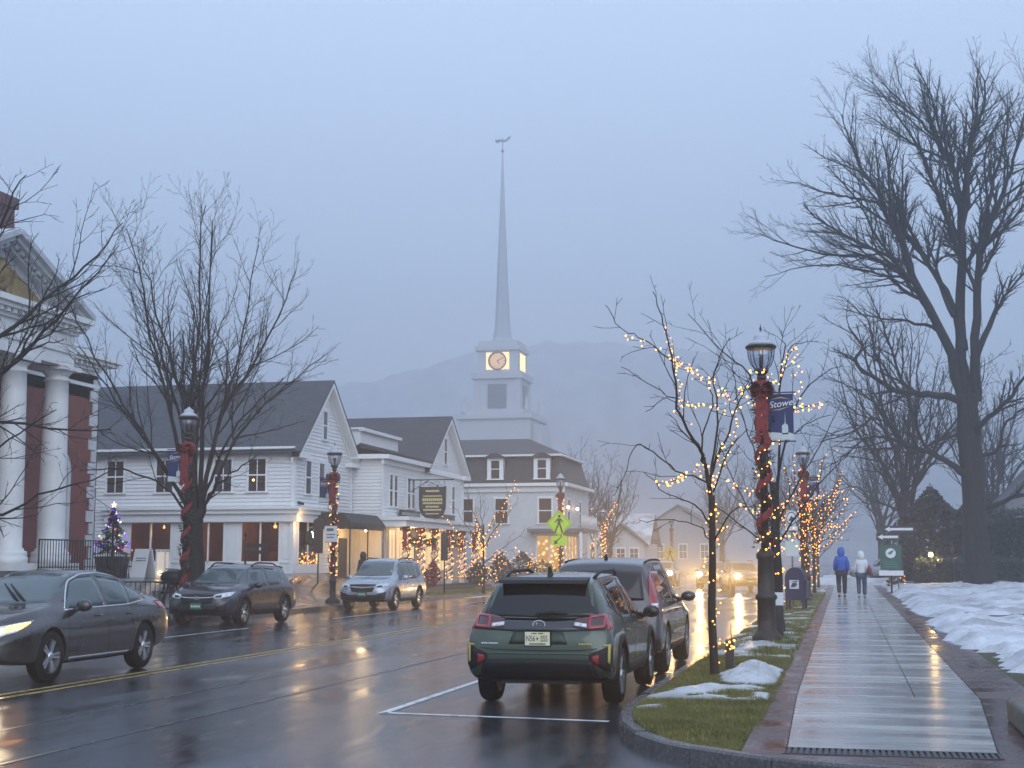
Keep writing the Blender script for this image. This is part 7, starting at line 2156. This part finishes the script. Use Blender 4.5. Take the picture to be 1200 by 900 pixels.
g = MB(); g.ball((0,0,.95), .36, 14, (1.25,1,.7)); g.build('bowl', BLACK, o); g = MB(); g.tube([(-.15,-.3,1.2),(.15,-.3,1.2)], .02, 5); g.build('handle', STEEL, o)
for a in range(4):
    g = MB(); g.tube([(.2*math.cos(a*1.57+.78),.2*math.sin(a*1.57+.78),.8),(.36*math.cos(a*1.57+.78),.36*math.sin(a*1.57+.78),0)], .02, 5); g.build('leg', BLACK, o)
o = thing('forecourt_rail', 'low black picket rail along the far forecourt behind the navy car', 'railing', (-20.4, 36.8, .2))
g = MB(); railing(g, [(-2.2, 0, 0), (2.4, .8, 0)], .85, .14, .014); g.build('pickets', BLACK, o)

# bollard light with bulbs beside the young tree
o = thing('power_post', 'short dark stake wrapped with a knot of lights beside the young tree', 'bollard', (-1.52, 19.3, .18))
g = MB(); g.box(-.055,-.055,0,.055,.055,.42); g.tube([(.02,0,.42),(.02,0,.62)], .006, 4); g.build('post', DARKW, o)
g = MB(); rr = random.Random(4)
bb = bulbs_on('post_lights', 'knot of warm bulbs on the short stake by the young tree', [([(-.07,-.07,.28),(.07,-.08,.33),(-.06,-.08,.38),(.07,-.07,.42)], [.0]*4)], (-1.52, 19.3, .18), .05, .0135, 'light strings on the lamp posts', seed=8, jitter=.02)
o = thing('utility_post', 'low white capped utility stub behind the big lamp base', 'bollard', (-1.22, 27.4, .2)); g = MB(); g.box(-.07,-.07,0,.07,.07,.78); g.build('post', DARKW, o); g = MB(); g.box(-.08,-.08,.62,.08,-.072,.86); g.build('cap', SW, o)

# iron fence round the lawn
def fence(name, label, pts, h=1.25):
    o = thing(name, label, 'fence', pts[0])
    P = [Vector(p)-Vector(pts[0]) for p in pts]
    g = MB()
    for a, b_ in zip(P, P[1:]):
        L = (b_-a).length; n = int(L/.14)
        for z in (.15, h-.18): g.tube([a+Vector((0,0,z)), b_+Vector((0,0,z))], .02, 4)
        for i in range(n+1):
            p = a+(b_-a)*i/n; g.tube([p, p+Vector((0,0,h-.05)), p+Vector((0,0,h))], [.010,.010,.002], 4, caps=False)
    g.build('pickets', BLACK, o)
    for a, b_ in zip(P, P[1:]):
        n = max(1, int((b_-a).length/2.4))
        for i in range(n+1):
            p = a+(b_-a)*i/n; g = MB(); g.box(p.x-.045,p.y-.045,-.1,p.x+.045,p.y+.045,h+.06); g.ball((p.x,p.y,h+.11), .06, 7); g.build('fence_post', BLACK, o)
    return o
fence('iron_fence', 'black iron picket fence across the lawn behind the great tree', [(2.75, 71.5, .45), (22, 73, .6)])
fence('iron_fence', 'black iron picket fence running back beside the sidewalk', [(2.70, 71.9, .45), (2.5, 92, .5)])
o = thing('garden_lamp', 'bright warm garden lamp shining behind the iron fence', 'lamp', (4.2, 74.5, .5))
g = MB(); g.tube([(0,0,0),(0,0,1.35)], .03, 6); g.build('post', BLACK, o); g = MB(); g.ball((0,0,1.45), .12, 8); g.build('globe', emis('garden_glow', (1,.66,.22), 16), o)
LT('garden_light', o, (0,-.3,1.5), 160, (1,.62,.22), .12)
o = thing('garden_lamp', 'small white lamp low behind the fence left of the great trunk', 'lamp', (5.35, 74.3, .5)); g = MB(); g.tube([(0,0,0),(0,0,1.25)], .02, 6); g.build('post', BLACK, o); g = MB(); g.ball((0,0,1.3), .055, 8); g.build('globe', emis('small_white_glow', (1,.97,.9), 3), o)
shrub('shrub', 'low lit bush at the corner of the iron fence', (2.3, 68.5, .35), .45, .5, .8, 260, LEAFB, 5, 61, 'warm light string on the low bush at the fence corner')

# stone block at the near right corner
o = thing('stone_block', 'weathered granite block wall end at the near right corner', 'stone wall', (2.66, 12.4, .15))
g = MB(); g.box(-1.22,-3.0,0,2.2,1.9,.23); bme = g.build('block', mat('weathered_stone', (.12,.11,.09), .7, var=.5, scale=7, bump=.6), o)
md = bme.modifiers.new('b', 'BEVEL'); md.width = .04; md.segments = 3
# ------------------------------------------------------------- snow and grass
def snow_patch(name, x0, x1, y0, y1, zf, hf, m, nx, ny, kind='stuff'):
    """snow surface: ground zf plus depth hf, dropped where there is none"""
    g = MB(); idx = {}
    H = [[hf(x0+(x1-x0)*i/nx, y0+(y1-y0)*j/ny) for i in range(nx+1)] for j in range(ny+1)]
    def vert(i, j):
        if (i, j) not in idx:
            x, y = x0+(x1-x0)*i/nx, y0+(y1-y0)*j/ny
            idx[(i, j)] = g.add([(x, y, zf(x, y)+max(H[j][i], -.02))])
        return idx[(i, j)]
    for j in range(ny):
        for i in range(nx):
            if max(H[j][i], H[j][i+1], H[j+1][i], H[j+1][i+1]) > 0:
                g.face((vert(i,j), vert(i+1,j), vert(i+1,j+1), vert(i,j+1)), True)
    o = g.build(name, m); o['kind'] = kind; return o
nz_ = lambda x, y, s, k=0: noise.noise(Vector((x*s, y*s, k)))
def fb(x, y, s, k=0): return nz_(x,y,s,k)+.5*nz_(x,y,s*2.1,k+3)+.25*nz_(x,y,s*4.3,k+7)
def lawn_snow(x, y):
    edge = 1.66+.20*fb(0, y, .35, 1)+.12*fb(x, y, 2.5, 14)+(.30 if y < 24 else 0)
    if y < 15.6: edge = 99
    d = x-edge
    if d < -.05: return -.05
    h = .13*math.exp(-((d-.75)/.55)**2)*(.65+.5*fb(x, y, .9, 2)) + .09*min(1, d*2) + .05*fb(x, y, 1.6, 4)
    h += .05*fb(x, y, 4, 9) + .06*max(0, fb(x, y, 2.2, 12))
    h -= .16*max(0, fb(x*.5, y, .5, 33)-.25)
    for yc, w_ in ((36.3, 1.3), (29.5, .55), (24.5, .5)):       # cleared paths through the bank
        t = abs(y-yc-.15*(x-2)*(1 if yc > 30 else .3))/w_
        if t < 1.6: h -= .42*math.exp(-t*t*1.8)*(1 if yc > 30 else .45)
    h -= .10*max(0, fb(x*.7, y*.9, .55, 70)-.02)*min(1, max(0, (x-2.6)))*2
    t = max(0, min(1, d/.5)); h -= .22*max(0, fb(x*.8, y, .7, 90)+.0)*(1-.25*t)
    return (h+.02)*t*t*(3-2*t) - .03 + .03*t
snow_patch('snow', 1.3, 9, 15.3, 34, lawn_z, lawn_snow, SNOW, 110, 250)
snow_patch('snow', 1.3, 26, 34, 72, lawn_z, lawn_snow, SNOW, 170, 260)
snow_patch('snow', -1.5, 20, 72, 110, lawn_z, lambda x, y: .10+.1*fb(x,y,.4,2)+(.25*math.exp(-((y-77)/2.5)**2) if x < 3 else 0) if x > 1.95 or y > 77 else -.05, SNOW, 60, 60)
# thin melting patches and the heaps round the tree feet on the verge
def verge_snow(x, y):
    e = min((x-verge_x0(y))/.15, (XG-x)/.12)
    h = .030*fb(x*1.3, y, .75, 20) - .002 + .008*fb(x, y, 5, 22) - (.10 if y < 15.2 else 0)
    if y < 22:
        h -= .02
        q = 1.15-((y-16.2)/1.0)**2-((x+1.45)/.8)**2
        if q > 0: h = max(h, .05*min(1, q)*(.45+1.1*fb(x, y, 1.3, 5)+.5*fb(x, y, 4, 6))-.004)
        q = math.exp(-((x+1.12)/.36)**2-((y-18.6)/1.1)**2)
        h = max(h, .17*q*(1+.5*fb(x,y,2.5,6)+.25*fb(x,y,7,8))-.03)
    if y < 15.4: h = max(h if y > 15.0 else -.1, .022*math.exp(-((x+1.95)/.22)**2-((y-14.7)/.3)**2)+.006*fb(x,y,6,2)-.014)
    return min(h, .12*e-.01)
snow_patch('verge_snow', -2.2, XG, 14.0, 24, lambda x, y: verge_z(x, y)+.014, verge_snow, DIRTY, 90, 400)
snow_patch('verge_snow', -2.2, XG, 24, 75, lambda x, y: verge_z(x, y)+.014, verge_snow, DIRTY, 30, 260)
snow_patch('forecourt_snow', -20.5, -17.2, 76, 100, zl, lambda x, y: .05*fb(x,y,.5,30)+.0, DIRTY, 30, 60)
# grass
def grass(name, y0, y1, n, m, h=.045, seed=1, w=.004, x1=XG):
    r = random.Random(seed); g = MB()
    while len(g.f) < n:
        y = y0+(y1-y0)*r.random(); xa = max(verge_x0(y), -2.17)+.01
        x = xa+(x1+.05-xa)*r.random()
        if x > x1 and r.random() < .6: continue
        if verge_snow(x, y) > .004: continue
        if nz_(x, y, 1.8, 50) < -.42 and r.random() < .75: continue
        z = verge_z(min(x, XG), y); a = r.random()*6.28; hh = h*r.uniform(.45,1.2)*(1+.6*nz_(x,y,2.5,40)); b_ = r.uniform(.2,1.1)*hh
        dx, dy = math.cos(a)*w*.5, math.sin(a)*w*.5; lx, ly = -math.sin(a)*b_+r.gauss(0,.01), math.cos(a)*b_+r.gauss(0,.01)
        i = g.add([(x-dx,y-dy,z-.005),(x+dx,y+dy,z-.005),(x+lx,y+ly,z+hh)]); g.face((i,i+1,i+2), False)
    o = g.build(name, m, fix=False); o['kind'] = 'stuff'; return o
GR1 = mat('grass_olive', (.15,.17,.025), .55, var=.45, scale=2.2, col2=(.22,.20,.05))
GR2 = mat('grass_straw', (.17,.145,.06), .65, var=.4, scale=3)
grass('grass', 11.7, 15.5, 46000, GR1, seed=1); grass('grass', 15.5, 22, 42000, GR1, seed=2, w=.005); grass('grass', 22, 60, 46000, GR1, .06, seed=3, w=.012)
grass('grass', 11.7, 24, 9000, GR2, seed=4)
g = MB(); r = random.Random(5)
VG = (-18.9, -17.15)
for i in range(16000):
    y = r.uniform(60,79); x = r.uniform(*VG)
    z = zl(x, y); a = r.random()*6.28; hh = .07*r.uniform(.5,1.3); w = .014
    k = g.add([(x-math.cos(a)*w, y-math.sin(a)*w, z-.01), (x+math.cos(a)*w, y+math.sin(a)*w, z-.01), (x+r.gauss(0,.04), y+r.gauss(0,.04), z+hh)]); g.face((k,k+1,k+2), False)
o = g.build('grass', GR1, fix=False); o['kind'] = 'stuff'
# fallen leaves on the wet verge and walk
# ------------------------------------------------------------- haze
g = MB()
g.box(-640, -80, -1.2, 640, 650, 122)
hz = g.build('haze', [])
hm = bpy.data.materials.new('fog_air'); hm.use_nodes = True
nt = hm.node_tree
for n in list(nt.nodes): nt.nodes.remove(n)
ho = nt.nodes.new('ShaderNodeOutputMaterial'); hv = nt.nodes.new('ShaderNodeVolumePrincipled')
hv.inputs['Color'].default_value = (.79,.83,.89,1)
hv.inputs['Density'].default_value = .0028
hv.inputs['Anisotropy'].default_value = .62
nt.links.new(hv.outputs[0], ho.inputs['Volume'])
hz.data.materials.append(hm)
hz['kind'] = 'stuff'
hz['label'] = 'pale dusk fog filling the whole street'
hz['category'] = 'fog'
